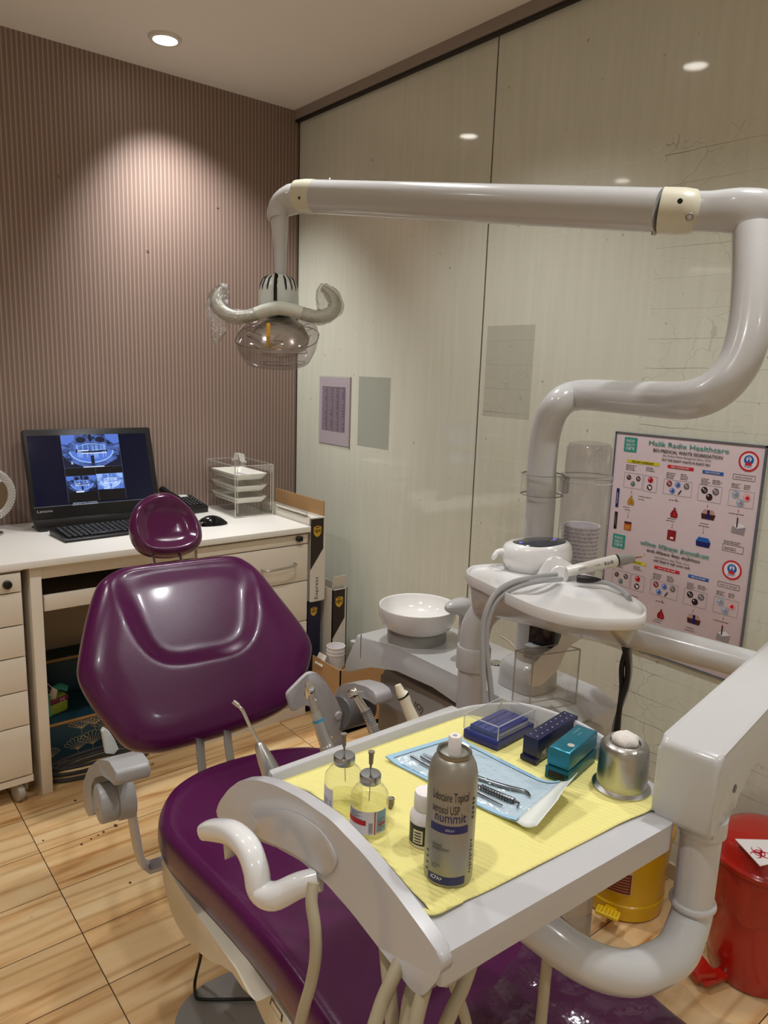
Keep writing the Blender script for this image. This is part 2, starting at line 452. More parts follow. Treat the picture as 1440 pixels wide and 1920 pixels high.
# glass-faced right wall: two panes over cracked cream paint, seam between them
def glasswall(name, cracked):
    m = mat(name, (1, 1, 1, 1), .05, spec=.55); nt, bs, N, L = nodes(m)
    tc = N('ShaderNodeTexCoord'); sp = N('ShaderNodeSeparateXYZ'); L(tc.outputs['Object'], sp.inputs[0])
    def m2(op, a, b=None, c=None):
        q = N('ShaderNodeMath'); q.operation = op
        for i, v in enumerate((a, b, c)):
            if v is None: continue
            if hasattr(v, 'links'): L(v, q.inputs[i])
            else: q.inputs[i].default_value = v
        return q.outputs[0]
    mp = N('ShaderNodeMapping'); mp.inputs['Scale'].default_value = (1, 40, 2.5); L(tc.outputs['Object'], mp.inputs['Vector'])
    st = N('ShaderNodeTexNoise'); st.inputs['Scale'].default_value = 1.3; st.inputs['Detail'].default_value = 4; L(mp.outputs[0], st.inputs['Vector'])
    cl = N('ShaderNodeTexNoise'); cl.inputs['Scale'].default_value = 1.6; cl.inputs['Detail'].default_value = 2; L(tc.outputs['Object'], cl.inputs['Vector'])
    sm = m2('ADD', m2('MULTIPLY', st.outputs['Fac'], .5), m2('MULTIPLY', cl.outputs['Fac'], .5))
    r = ramp(nt, [(.3, rgb(208, 209, 192)), (.7, rgb(220, 221, 206))]); L(sm, r.inputs[0])
    col = r.outputs[0]
    # dirt specks
    nk = N('ShaderNodeTexNoise'); nk.inputs['Scale'].default_value = 38; nk.inputs['Detail'].default_value = 1; L(tc.outputs['Object'], nk.inputs['Vector'])
    rk = ramp(nt, [(.74, (0, 0, 0, 1)), (.80, (1, 1, 1, 1))]); L(nk.outputs['Fac'], rk.inputs[0])
    q = N('ShaderNodeMix'); q.data_type = 'RGBA'; q.inputs['B'].default_value = rgb(140, 134, 116); L(m2('MULTIPLY', rk.outputs[0], .6), q.inputs['Factor']); L(col, q.inputs['A']); col = q.outputs['Result']
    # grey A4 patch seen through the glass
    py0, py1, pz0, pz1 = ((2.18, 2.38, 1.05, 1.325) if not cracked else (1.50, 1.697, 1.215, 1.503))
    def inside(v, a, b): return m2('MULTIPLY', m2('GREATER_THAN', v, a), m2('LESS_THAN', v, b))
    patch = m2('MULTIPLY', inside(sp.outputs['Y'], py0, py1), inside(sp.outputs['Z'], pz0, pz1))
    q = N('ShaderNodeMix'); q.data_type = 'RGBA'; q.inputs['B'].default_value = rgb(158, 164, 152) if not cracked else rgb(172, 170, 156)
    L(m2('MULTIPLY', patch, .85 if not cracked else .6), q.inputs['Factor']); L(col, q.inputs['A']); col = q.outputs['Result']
    if cracked:
        # long level cracks with jagged uprights between them
        wob = N('ShaderNodeTexNoise'); wob.inputs['Scale'].default_value = 7; wob.inputs['Detail'].default_value = 3; L(tc.outputs['Object'], wob.inputs['Vector'])
        zz = m2('ADD', m2('DIVIDE', sp.outputs['Z'], .075), m2('MULTIPLY', wob.outputs['Fac'], .16))
        row = m2('FLOOR', zz); hf = m2('ABSOLUTE', m2('SUBTRACT', m2('FRACT', zz), .5))
        hc = m2('LESS_THAN', hf, .010)
        bq = N('ShaderNodeTexVoronoi'); bq.feature = 'DISTANCE_TO_EDGE'; bq.inputs['Scale'].default_value = 9
        mpv = N('ShaderNodeMapping'); mpv.inputs['Scale'].default_value = (0, 1.1, 1.5); L(tc.outputs['Object'], mpv.inputs['Vector'])
        dis = N('ShaderNodeVectorMath'); dis.operation = 'MULTIPLY_ADD'; dis.inputs[1].default_value = (0, .25, .25); L(wob.outputs['Color'], dis.inputs[0]); L(mpv.outputs[0], dis.inputs[2])
        L(dis.outputs[0], bq.inputs['Vector'])
        vc = m2('LESS_THAN', bq.outputs['Distance'], .007)
        # where the crackle shows
        amt = N('ShaderNodeTexNoise'); amt.inputs['Scale'].default_value = 2.3; amt.inputs['Detail'].default_value = 1; L(tc.outputs['Object'], amt.inputs['Vector'])
        ra = ramp(nt, [(.40, (0, 0, 0, 1)), (.56, (1, 1, 1, 1))]); L(amt.outputs['Fac'], ra.inputs[0])
        ck = m2('MULTIPLY', m2('MAXIMUM', hc, m2('MULTIPLY', vc, .55)), m2('ADD', m2('MULTIPLY', ra.outputs[0], .62), .22))
        ck = m2('MULTIPLY', ck, m2('LESS_THAN', sp.outputs['Z'], 1.95))
        # pale cracks to the left, dark ones to the right and inside the grey patch
        dk = m2('MAXIMUM', m2('LESS_THAN', sp.outputs['Y'], 1.12), patch)
        cc = N('ShaderNodeMix'); cc.data_type = 'RGBA'; cc.inputs['A'].default_value = rgb(228, 226, 212); cc.inputs['B'].default_value = rgb(104, 100, 88); L(dk, cc.inputs['Factor'])
        q = N('ShaderNodeMix'); q.data_type = 'RGBA'; L(ck, q.inputs['Factor']); L(col, q.inputs['A']); L(cc.outputs['Result'], q.inputs['B']); col = q.outputs['Result']
    L(col, bs.inputs['Base Color'])
    return m
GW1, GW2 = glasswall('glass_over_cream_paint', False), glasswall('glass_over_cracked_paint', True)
YS = 1.72
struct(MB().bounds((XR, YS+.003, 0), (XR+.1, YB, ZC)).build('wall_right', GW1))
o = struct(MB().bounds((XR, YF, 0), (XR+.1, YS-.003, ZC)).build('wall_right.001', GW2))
struct(MB().bounds((XR+.001, YS-.004, 0), (XR+.05, YS+.004, ZC)).build('trim_1', mat('grimy_seam', rgb(92, 86, 72), .6)))
b = MB(); b.bounds((XR-.026, YF, ZC-.036), (XR, YB, ZC)); struct(b.build('trim_2', mat('grey_channel', rgb(150, 138, 128), .45)))
struct(MB().bounds((XR-.020, YF, ZC-.045), (XR-.004, YB, ZC-.036)).build('trim_3', mat('dark_gasket', rgb(40, 34, 30), .6)))
struct(MB().bounds((XR-.008, YF, 0), (XR, YB, .045)).build('baseboard_right', mat('beige_skirting', rgb(190, 176, 148), .5)))
struct(MB().bounds((XR-.004, YB-.004, 0), (XR, YB, ZC-.04)).build('trim_4', mat('dark_corner_bead', rgb(60, 50, 44), .6)))

# ------------------------------------------------------------------ ceiling downlights
GLOW = mat('lamp_diffuser', (1, 1, 1, 1), .5, emit=(1, .95, .88, 1), es=14)
RIM = mat('lamp_ring', rgb(225, 220, 212), .35)
def downlight(x, y, label):
    t = thing('ceiling_light', label, 'ceiling light', (x, y, ZC), 0, 'recessed ceiling downlights')
    MB().lathe([(.036, -.003), (.040, -.010), (.050, -.009), (.054, -.004), (.054, 0), (.036, 0)], (x, y, ZC), seg=40, cap0=False, cap1=False).build('frame', RIM, t)
    MB().lathe([(.0365, -.006), (.0365, -.001)], (x, y, ZC), seg=32).build('diffuser', GLOW, t)
    return t
downlight(*LAMPS[0][:2], 'round white recessed ceiling light in front of the striped wall')
downlight(*LAMPS[1][:2], 'recessed ceiling light above the chair backrest, mirrored in the glass wall')
downlight(*LAMPS[2][:2], 'recessed ceiling light above the side of the room with the waste bins')
downlight(*LAMPS[3][:2], 'recessed ceiling light above the left end of the desk')
downlight(*LAMPS[4][:2], 'recessed ceiling light to the left of the dental chair')
downlight(*LAMPS[5][:2], 'recessed ceiling light just left of the instrument tray')
downlight(*LAMPS[6][:2], 'recessed ceiling light behind the viewer on the left')
downlight(*LAMPS[7][:2], 'recessed ceiling light behind the viewer on the right')

# ------------------------------------------------------------------ desk against the striped wall
DZ, DY = .765, 2.285                      # desk top height, front line
DX0, DX1 = -.55, 1.503
t = thing('desktop', 'long white laminate desktop along the striped wall', 'desk', (.5, 2.56, DZ-.022))
MB().bounds((DX0, DY-.012, DZ-.022), (DX1, YB-.002, DZ), .002).build('slab', DESKW, t)
t = thing('desk_frame', 'white side panel and pull-out keyboard drawer under the desk', 'desk frame', (.8, 2.5, 0))
MB().bounds((.520, DY+.005, 0), (.552, YB-.03, DZ-.023), .001).build('side_panel', CABW, t)
MB().bounds((.553, DY+.012, P(54, 1091, y=DY).z), (1.045, DY+.03, DZ-.023)).build('apron', CABW, t)
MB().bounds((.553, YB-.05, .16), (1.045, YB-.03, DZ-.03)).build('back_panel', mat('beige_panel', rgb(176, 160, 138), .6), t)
MB().bounds((DX0, DY+.02, 0), (DX0+.03, YB-.03, DZ-.023)).build('side_panel', CABW, t)
z1, z0 = P(58, 1122, y=DY+.02).z, P(58, 1151, y=DY+.02).z
kd = MB().bounds((.560, DY+.02, z0), (1.035, DY+.036, z1), .001).build('keyboard_drawer', CABW, t)
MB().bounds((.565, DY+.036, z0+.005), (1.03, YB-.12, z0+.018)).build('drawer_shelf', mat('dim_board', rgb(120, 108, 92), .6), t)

def locks(b, c, r=.011):
    b.lathe([(r, 0), (r, .010), (r*.8, .012)], c, (0, -1, 0), 20)

# drawer cabinet under the right end
t = thing('drawer_cabinet', 'white three-drawer cabinet under the right end of the desk', 'drawer cabinet', (1.27, 2.55, 0))
MB().bounds((1.05, DY+.022, 0), (DX1-.002, YB-.04, DZ-.024)).build('body', CABW, t)
zs = [DZ-.030, P(577, 1020, y=DY).z, P(577, 1089, y=DY).z, P(577, 1153, y=DY).z+.0, .05]
zs[3] = min(zs[3], zs[2]-.16)
for i in range(4):
    dr = MB().bounds((1.052, DY+.003, zs[i+1]+.003), (DX1-.004, DY+.021, zs[i]-.001), .0012).build('drawer', CABW, t)
    if i == 0:
        p = P(559, 1010, y=DY+.002); b = MB(); locks(b, p); b.box(p+Vector((.009, -.008, 0)), (.012, .010, .018), None, .002); b.build('lock', BLACK, dr)
    if i == 1:
        a, c = P(478, 1070, y=DY), P(528, 1062, y=DY); zz = (a.z+c.z)/2
        pts = [(1.30, DY+.003, zz-.004), (1.305, DY-.018, zz-.004), (1.335, DY-.026, zz-.002), (1.375, DY-.029, zz), (1.405, DY-.026, zz+.001), (1.435, DY-.018, zz+.003), (1.44, DY+.003, zz+.003)]
        MB().tube(pts, .0045, 10, smooth=4).build('handle', STEEL, dr)
b = MB(); b.bounds((1.052, DY+.005, .0), (DX1-.004, DY+.02, .047)); b.build('plinth', CABW, t)

# mobile pedestal at the left edge
t = thing('drawer_pedestal', 'white six-drawer pedestal on castors at the left edge of the photo', 'drawer pedestal', (.27, 2.5, 0))
px1 = .497
zl = [P(40, y_, y=DY-.005).z for y_ in (1073, 1110, 1172, 1232, 1297, 1362, 1457)]
MB().bounds((.06, DY+.012, .062), (px1, YB-.1, zl[0]+.010), .001).build('body', CABW, t)
MB().bounds((.058, DY-.008, zl[0]+.006), (px1+.002, DY+.015, zl[0]+.012), .001).build('top_rail', CABW, t)
for i in range(6):
    dr = MB().bounds((.062, DY-.008, zl[i+1]+.003), (px1-.004, DY+.011, zl[i]-.001), .0015).build('drawer', CABW, t)
    if i == 0:
        b = MB(); locks(b, P(13, 1096, y=DY-.009), .0125); b.build('lock', BLACK, dr)
MB().bounds((.062, DY-.006, .066), (px1-.002, DY+.011, zl[6]-.002)).build('base_rail', CABW, t)
def castor(x, y):
    b = MB(); b.lathe([(.018, -.011), (.028, -.009), (.030, 0), (.028, .009), (.018, .011)], (x, y, .030), (1, .25, 0), 24)
    w_ = b.build('castor', mat('grey_castor_wheel', rgb(178, 172, 160), .45), t)
    b = MB(); b.box((x+.022, y+.012, .046), (.014, .035, .032), None, .004); b.box((x+.01, y+.01, .060), (.036, .036, .006)); b.build('castor_fork', mat('castor_fork_grey', rgb(150, 144, 132), .5), w_)
for x, y in ((.455, DY+.02), (.10, DY+.02), (.455, YB-.16), (.10, YB-.16)): castor(x, y)

# ------------------------------------------------------------------ all-in-one computer
t = thing('monitor', 'black computer monitor showing blue dental x-rays on the desk', 'monitor', (.86, 2.69, DZ))
O = Vector((.613, 2.768, 1.110)); Bl = Vector((.630, 2.668, .795)); U = Vector((1, -.012, 0)).normalized()
V = (O-Bl); V = (V-U*V.dot(U)).normalized(); Nf = U.cross(V).normalized()
if Nf.y > 0: Nf = -Nf
def mm(px, py):                           # picture point -> (s right, t up) on the screen plane, origin bottom left
    q = Pp(px, py, O, Nf); return ((q-Bl).dot(U), (q-Bl).dot(V))
MW = mm(280, 802)[0]; MH = mm(41, 806)[1]; x0 = mm(41, 806)[0]
MW0 = (mm(41, 806)[0]+mm(64, 972)[0])/2
b = MB(); b.prism(round_poly([(MW0, .012), (MW, .012), (MW, MH), (MW0, MH)], .006), Bl, U, V, -.032, 0, .003); b.build('casing', BLACK, t)
b = MB(); b.prism(round_poly([(MW0+.004, -.020), (MW-.004, -.020), (MW-.002, .013), (MW0+.002, .013)], .004), Bl, U, V, -.026, -.003, .002); b.build('speaker_bar', BLACK, t)
def sc(cx, cy): return mm(20+cx/4.8, 780+cy/4.8)
SCR = mat('screen_dark_blue', rgb(4, 6, 14), .12, emit=rgb(6, 10, 34), es=1.0)
sx0 = (sc(165, 180)[0]+sc(200, 825)[0])/2; sx1 = (sc(1215, 155)[0]+sc(1285, 745)[0])/2
sy1 = (sc(165, 180)[1]+sc(1215, 155)[1])/2; sy0 = sc(200, 825)[1]
pm = planemap(Bl, U, V)
pr_ = Print(pm); pr_.rect(sx0, sy0, sx1, sy1, SCR, .0006); scr = pr_.build('screen', t)
# radiographs
def xray_mat(name, lo, hi, scale):
    m = mat(name, rgb(2, 2, 6), .2); nt, bs, N, L = nodes(m)
    tc = N('ShaderNodeTexCoord'); mp = N('ShaderNodeMapping'); mp.inputs['Scale'].default_value = (1, 1, 1.6); L(tc.outputs['Object'], mp.inputs['Vector'])
    n = N('ShaderNodeTexNoise'); n.inputs['Scale'].default_value = scale; n.inputs['Detail'].default_value = 6; n.inputs['Roughness'].default_value = .65; L(mp.outputs[0], n.inputs['Vector'])
    r = ramp(nt, [(.36, lo), (.68, hi)]); L(n.outputs['Fac'], r.inputs[0]); L(r.outputs[0], bs.inputs['Emission Color']); bs.inputs['Emission Strength'].default_value = 1.0
    return m
XBG = xray_mat('radiograph_field', rgb(6, 12, 36), rgb(98, 130, 214), 42)
XBG2 = xray_mat('radiograph_field_pale', rgb(70, 104, 190), rgb(150, 190, 250), 60)
def em(name, c, s=1): return mat(name, rgb(2, 2, 3), .3, emit=rgb(*c), es=s)
XDK, XMID, XHI, XTX, XLN, XBK = em('radiograph_dark', (8, 16, 44)), em('radiograph_bone', (84, 120, 214)), em('radiograph_bright', (150, 190, 255)), em('radiograph_white', (225, 238, 255)), em('radiograph_rule', (90, 96, 120)), em('radiograph_black', (2, 2, 6))
q = Print(pm)
ax0 = (sc(443, 180)[0]+sc(480, 470)[0])/2; ax1 = (sc(963, 165)[0]+sc(1000, 450)[0])/2
ay1 = sc(700, 168)[1]; ay0 = sc(740, 460)[1]
def jaw(x0, y0, x1, y1, bg, dk, bone, hi, n=22, lift=.001):
    W, Hh = x1-x0, y1-y0; cx = (x0+x1)/2
    q.rect(x0, y0, x1, y1, bg, lift)
    # dark surroundings low left / right
    for sgn in (-1, 1):
        q.poly([(cx+sgn*W*.5, y0), (cx+sgn*W*.5, y0+Hh*.42), (cx+sgn*W*.42, y0+Hh*.22), (cx+sgn*W*.22, y0+Hh*.06), (cx+sgn*W*.10, y0)], dk, lift+.0002)
    q.poly([(x0, y1), (x0, y1-Hh*.26), (x0+W*.1, y1-Hh*.30), (x0+W*.22, y1-Hh*.14), (x0+W*.24, y1)], bone, lift+.0002)
    q.poly([(x1, y1), (x1, y1-Hh*.26), (x1-W*.1, y1-Hh*.30), (x1-W*.22, y1-Hh*.14), (x1-W*.24, y1)], bone, lift+.0002)
    q.disc(cx-W*.16, y1-Hh*.16, W*.085, dk, lift+.0003, 18, .62); q.disc(cx+W*.17, y1-Hh*.16, W*.085, dk, lift+.0003, 18, .62); q.disc(cx, y1-Hh*.10, W*.035, dk, lift+.0003, 14, 2.0)
    # mandible arc
    for k in range(26):
        a0, a1 = PI*1.02+(PI*.96)*k/26, PI*1.02+(PI*.96)*(k+1)/26
        f = lambda a, rx, ry: (cx+W*rx*math.cos(a), y0+Hh*.52+Hh*ry*math.sin(a))
        q.poly([f(a0, .25, .12), f(a0, .38, .38), f(a1, .38, .38), f(a1, .25, .12)], bone, lift+.0004)
        q.poly([f(a0, .365, .36), f(a0, .39, .395), f(a1, .39, .395), f(a1, .365, .36)], hi, lift+.0005)
    for k in range(20):                    # palate line
        a0, a1 = PI*.18+PI*.64*k/20, PI*.18+PI*.64*(k+1)/20
        g = lambda a, r: (cx+W*.31*math.cos(a), y0+Hh*.50+Hh*r*math.sin(a))
        q.poly([g(a0, .20), g(a0, .225), g(a1, .225), g(a1, .20)], hi, lift+.0005)
    q.poly([(cx-W*.26, y0+Hh*.56), (cx-W*.28, y0+Hh*.46), (cx, y0+Hh*.42), (cx+W*.28, y0+Hh*.46), (cx+W*.26, y0+Hh*.56), (cx, y0+Hh*.60)], dk, lift+.0005)
    rnd = random.Random(3)
    for k in range(n):                     # teeth
        u = (k+.5)/n*2-1; xx = cx+u*W*.25; wd = W*.5/n*.36; yy = y0+Hh*(.47+.05*u*u)
        hgt = Hh*(.17+.03*rnd.random())
        for up in (1, -1):
            y_ = yy+(Hh*.025 if up > 0 else -Hh*.025)
            q.poly([(xx-wd, y_), (xx+wd, y_), (xx+wd*.5, y_+up*hgt), (xx-wd*.5, y_+up*hgt)], hi if rnd.random() < .6 else bone, lift+.0008)
    q.rect(cx-W*.24, y0+Hh*.495, cx+W*.04-W*.10, y0+Hh*.525, XTX, lift+.001); q.rect(cx-W*.18, y0+Hh*.415, cx+W*.26, y0+Hh*.44, XTX, lift+.001); q.rect(cx+W*.05, y0+Hh*.52, cx+W*.26, y0+Hh*.54, XHI, lift+.001)
    q.rect(cx-W*.03, y0+Hh*.12, cx+W*.03, y0+Hh*.36, dk, lift+.001)
jaw(ax0, ay0, ax1, ay1, XBG, XDK, XMID, XHI)
q.text('R', *sc(547, 438), XTX, h=.0085, lift=.003, bold=.03)
q.rect(*sc(655, 466), *sc(842, 448), XTX, .003)
hx0, hx1 = sc(490, 540)[0], sc(1018, 530)[0]; hm = sc(755, 535)[0]; by0 = sc(650, 770)[1]
hx0, hx1, hm = ax0+.002, ax1-.002, (ax0+ax1)/2+.004
yb1 = sc(600, 540)[1]; yb0 = sc(640, 685)[1]
q.rect(hx0, by0, hx1, ay0-.001, XBK, .0008)
jaw(hx0, yb0, hm-.001, yb1, XBG, XDK, XMID, XHI, 14)
jaw(hm+.001, yb0+.004, hx1, yb1+.003, XBG2, XMID, XHI, XTX, 14)
q.rect(hx0+.028, yb0-.001, hx0+.055, yb0+.004, XTX, .003)
q.rect(hm+.001, yb0, hm+.022, yb0+.005, XBK, .003); q.rect(hm+.022, yb0+.006, hm+.042, yb0+.009, XTX, .003)
for a in ((ax0, ay0, ax1, ay0), (hm, by0, hm, ay0), (ax0, by0, ax0, ay1), (ax1, by0, ax1, ay1)): q.line(*a, .0009, XLN, .003)
q.text('MEETA BHAIRAV ABH F  07/01/2000   C  DPO: 05.05.2023 07:39 PM', ax0+.014, by0-.0055, XTX, w=.083, h=.0032, lift=.002)
q.text('RADIX HEALTH CARE, C-218, NIRMAN VIHAR,PH-22507788', ax0+.011, by0-.0115, XTX, w=.088, h=.0035, lift=.002)
q.build('x_ray_picture', scr)
q = Print(pm); lx, ly = mm(70, 961.5)
q.text('Lenovo', lx, ly-.002, mat('silver_print', rgb(170, 170, 172), .4), w=.050, h=.0095, lift=.0008, bold=.01)
q.build('badge', t)
q = Print(pm); q.rect(MW0+.004, sy0-.0022, MW-.004, sy0-.0006, mat('bezel_edge', rgb(120, 124, 135), .3), .0008); q.build('bezel_strip', t)
for s in (MW0+.012, MW-.045):
    a = Bl+U*s+V*(-.018); b = MB()
    b.prism([(0, 0), (.034, 0), (.025, -(a.z-DZ)), (.007, -(a.z-DZ))], (a.x, a.y+.004, a.z), (1, 0, 0), (0, 0, 1), -.012, .012, .001); b.build('foot', BLACK, t)
b = MB(); b.box((.845, 2.70, DZ+.010), (.05, .06, .020), None, .004); b.build('stand_block', BLACK, t)
MB().tube([(.845, 2.775, DZ+.004), (.845, 2.77, DZ+.1), (.845, 2.755, DZ+.17)], .014, 12).build('rear_stand', BLACK, t)

def cable(name, label, pts, r, m, cat='cable', n=6):
    b = MB(); b.tube([Vector(p) for p in pts], r, 8, smooth=n)
    o = b.build(name, m); return tag(o, label, cat)
cable('cable', 'thin black cables bunched behind the monitor foot', [(.64, 2.74, DZ+.004), (.69, 2.70, DZ+.004), (.74, 2.72, DZ+.004), (.80, 2.705, DZ+.004), (.88, 2.73, DZ+.004), (.97, 2.715, DZ+.004), (1.06, 2.74, DZ+.004)], .0028, RUBBER)
cable('cable', 'thin black cable looping in front of the striped wall behind the keyboard', [(.665, 2.79, DZ+.004), (.72, 2.765, DZ+.004), (.80, 2.785, DZ+.004), (.92, 2.76, DZ+.004), (1.02, 2.78, DZ+.004)], .0025, RUBBER)

# keyboard
ka = P(122, 1012, z=DZ+.012); kb = P(250, 996, z=DZ+.012); kd_ = (kb-ka).normalized()
kang = math.atan2(kd_.y, kd_.x)
t = thing('keyboard', 'black keyboard on the desk in front of the monitor', 'keyboard', (ka.x, ka.y, DZ), kang)
Rk = Matrix.Rotation(kang, 4, 'Z'); Tk = Matrix.Translation((ka.x, ka.y, DZ)) @ Rk
KW, KD = .435, .145
def kpt(x, y, z): return Tk @ Vector((x, y, z))
b = MB(); b.prism(round_poly([(0, 0), (KD, 0), (KD, .024), (.012, .012), (0, .008)], .002), kpt(0, 0, 0), Tk.to_3x3() @ Vector((0, 1, 0)), Vector((0, 0, 1)), 0, KW, .001); b.build('case', BLACK, t)
b = MB(); sl = math.atan2(.012, KD-.012); Rr = (Rk @ Matrix.Rotation(sl, 4, 'X')).to_3x3()
kx = .0187
for r in range(6):
    yy = .022+r*.0195; x = .012
    row = [('s', 1)]*23
    xs = 0
    while xs < 22:
        wk = 6 if (r == 0 and xs == 4) else 1
        if xs in (15, 19) and wk == 1: xs += .25
        b.box(kpt(.012+(xs+wk/2)*kx, yy, .0135+(yy-.012)*math.tan(sl)+.002), (kx*wk-.0035, .0155, .006), Rr, .0015, 1); xs += wk
        if .012+xs*kx > KW-.02: break
b.build('keys', KEYS, t)
# mouse
p = P(400, 984, z=DZ)
t = thing('computer_mouse', 'black computer mouse on the white desk beside the acrylic drawers', 'computer mouse', p)
b = MB(); rings = []
for k in range(9):
    v = k/8; hw = .029*math.sin(PI*min(max(v*.86+.12, 0), 1))**.5; hh = .036*math.sin(PI*(v*.8+.16))**.8
    rings.append([Vector((p.x-.052+v*.104, p.y-.012*(v-.5), p.z))+Vector((0, math.cos(a)*hw, max(0, math.sin(a))*hh+.001)) for a in [2*PI*i/20 for i in range(20)]])
b.grid(rings); b.build('shell', BLACKG, t)
b = MB(); b.lathe([(.004, -.003), (.0055, 0), (.004, .003)], (p.x-.036, p.y, p.z+.026), (0, 1, 0), 14); b.build('scroll_wheel', RUBBER, t)
# telephone
p = P(352, 958, z=DZ); pc_ = Vector((p.x-.02, p.y+.02, DZ))
t = thing('telephone', 'black desk telephone between the monitor and the acrylic drawers', 'telephone', pc_, .12)
def rz(a): return Matrix.Rotation(a, 3, 'Z')
b = MB(); R_ = rz(.12)
b.prism(round_poly([(0, 0), (.19, 0), (.19, .058), (.15, .056), (0, .026)], .004), pc_+R_ @ Vector((-.08, -.09, 0)), R_ @ Vector((0, 1, 0)), (0, 0, 1), 0, .15, .002); b.build('base', BLACK, t)
sp_ = math.atan2(.030, .15); Rp = (R_ @ Matrix.Rotation(sp_, 3, 'X'))
def tp(x, y, l=0): return pc_+R_ @ Vector((x-.08, y-.09, .0262+math.tan(sp_)*y+l))
b = MB(); b.box(tp(.105, .125, .002), (.045, .028, .002), Rp); b.build('display', mat('lcd_grey', rgb(196, 204, 196), .2), t)
b = MB()
for r in range(5):
    for c in range(4): b.box(tp(.085+c*.016, .025+r*.017, .003), (.010, .009, .005), Rp, .001, 1)
b.build('buttons', mat('phone_button', rgb(70, 70, 72), .4), t)
b = MB(); b.tube([tp(.03, .01, .018), tp(.03, .03, .026), tp(.03, .1, .028), tp(.03, .16, .026), tp(.03, .178, .018)], [.018, .017, .013, .017, .018], 12, smooth=3); b.build('handset', BLACKG, t)

# ------------------------------------------------------------------ acrylic drawer box
a = .03; c0 = Vector((1.328, 2.545, DZ))
t = thing('acrylic_tray_cabinet', 'clear acrylic box with white instrument trays on the desk corner', 'tray cabinet', c0, -a)
R_ = rz(-a); AW, AD, AH = .168, .262, .205
def ac(x, y, z): return c0+R_ @ Vector((x, y, z))
def abox(b, x0, x1, y0, y1, z0, z1, bv=0): b.box(ac((x0+x1)/2, (y0+y1)/2, (z0+z1)/2), (x1-x0, y1-y0, z1-z0), R_, bv, 1)
b = MB(); th = .004
abox(b, 0, AW, 0, AD, .003, .003+th); abox(b, 0, AW, 0, AD, AH-th, AH); abox(b, 0, th, 0, AD, .007, AH-th); abox(b, AW-th, AW, 0, AD, .007, AH-th); abox(b, th, AW-th, AD-th, AD, .007, AH-th)
b.build('body', CLEAR, t)
b = MB(); abox(b, th+.001, AW-th-.001, 0, th, .012, AH-.006); dfr = b.build('door', CLEAR, t)
b = MB(); e = .0035
for z in (.003, AH-e*.6): 
    abox(b, 0, AW, -.001, e-.001, z, z+e*.6); abox(b, AW-e*.6, AW, 0, AD, z, z+e*.6); abox(b, 0, e*.6, 0, AD, z, z+e*.6); abox(b, 0, AW, AD-e*.6, AD, z, z+e*.6)
for x in (0, AW-e): abox(b, x, x+e, -.001, e-.001, .003, AH); abox(b, x, x+e*.5, AD-e*.5, AD, .003, AH)
for x in (.010, AW-.013): abox(b, x, x+.0022, -.001, .001, .02, AH-.012)
b.build('edge_strips', FROST, t)
EDGEA = clear('runner_acrylic', (.85, .85, .8, 1), .1, 1, .2)
TRAYW = mat('tray_white_melamine', rgb(240, 238, 228), .35)
for k, z in enumerate((.052, .098, .144)):
    b = MB(); o_ = [(.012, .012), (AW-.018, .012), (AW-.018, AD-.014), (.012, AD-.014)]; i_ = [(.024, .03), (AW-.032, .03), (AW-.032, AD-.03), (.024, AD-.03)]
    o2 = round_poly(o_, .014, 4); i2 = round_poly(i_, .012, 4); o3 = round_poly([(.015, .015), (AW-.021, .015), (AW-.021, AD-.017), (.015, AD-.017)], .012, 4)
    b.grid([[ac(x, y, z) for x, y in i2], [ac(x, y, z+.022) for x, y in o2], [ac(x, y, z+.024) for x, y in o2], [ac(x, y, z+.024) for x, y in o3], [ac(x, y, z+.003) for x, y in i2]])
    b.build('tray', TRAYW, t)
    
    for xr in (.0045, AW-.0118):
        b = MB(); abox(b, xr, xr+.0073, .006, AD-.006, z+.012, z+.016); b.build('runner', EDGEA, t)
hx, hy = .085, .135; b = MB()
for y in (-.034, .034):
    pass
b.tube([ac(hx, hy-.046, AH+.003), ac(hx, hy-.03, AH+.004), ac(hx, hy-.022, AH+.03), ac(hx, hy+.022, AH+.03), ac(hx, hy+.03, AH+.004), ac(hx, hy+.046, AH+.003)], .0095, 8, sec=(.28, 1.25), ex=6, up=(0, 0, 1)); b.build('handle', frosted('handle_acrylic', rgb(226, 226, 216), .4), t)
pk = MB(); pk.box(ac(.095, .075, .0585), (.085, .03, .006), R_ @ rz(.25), .002); o = pk.build('sterile_pouch', mat('pale_blue_pouch', rgb(200, 222, 226), .4)); tag(o, 'small pale blue pouch lying in the lower acrylic tray', 'pouch')
pk = MB(); abox(pk, .030, .14, .034, .2, .1475, .1505); o = pk.build('paper_sheets', PAPERW); tag(o, 'white paper lying in the top acrylic tray', 'paper')

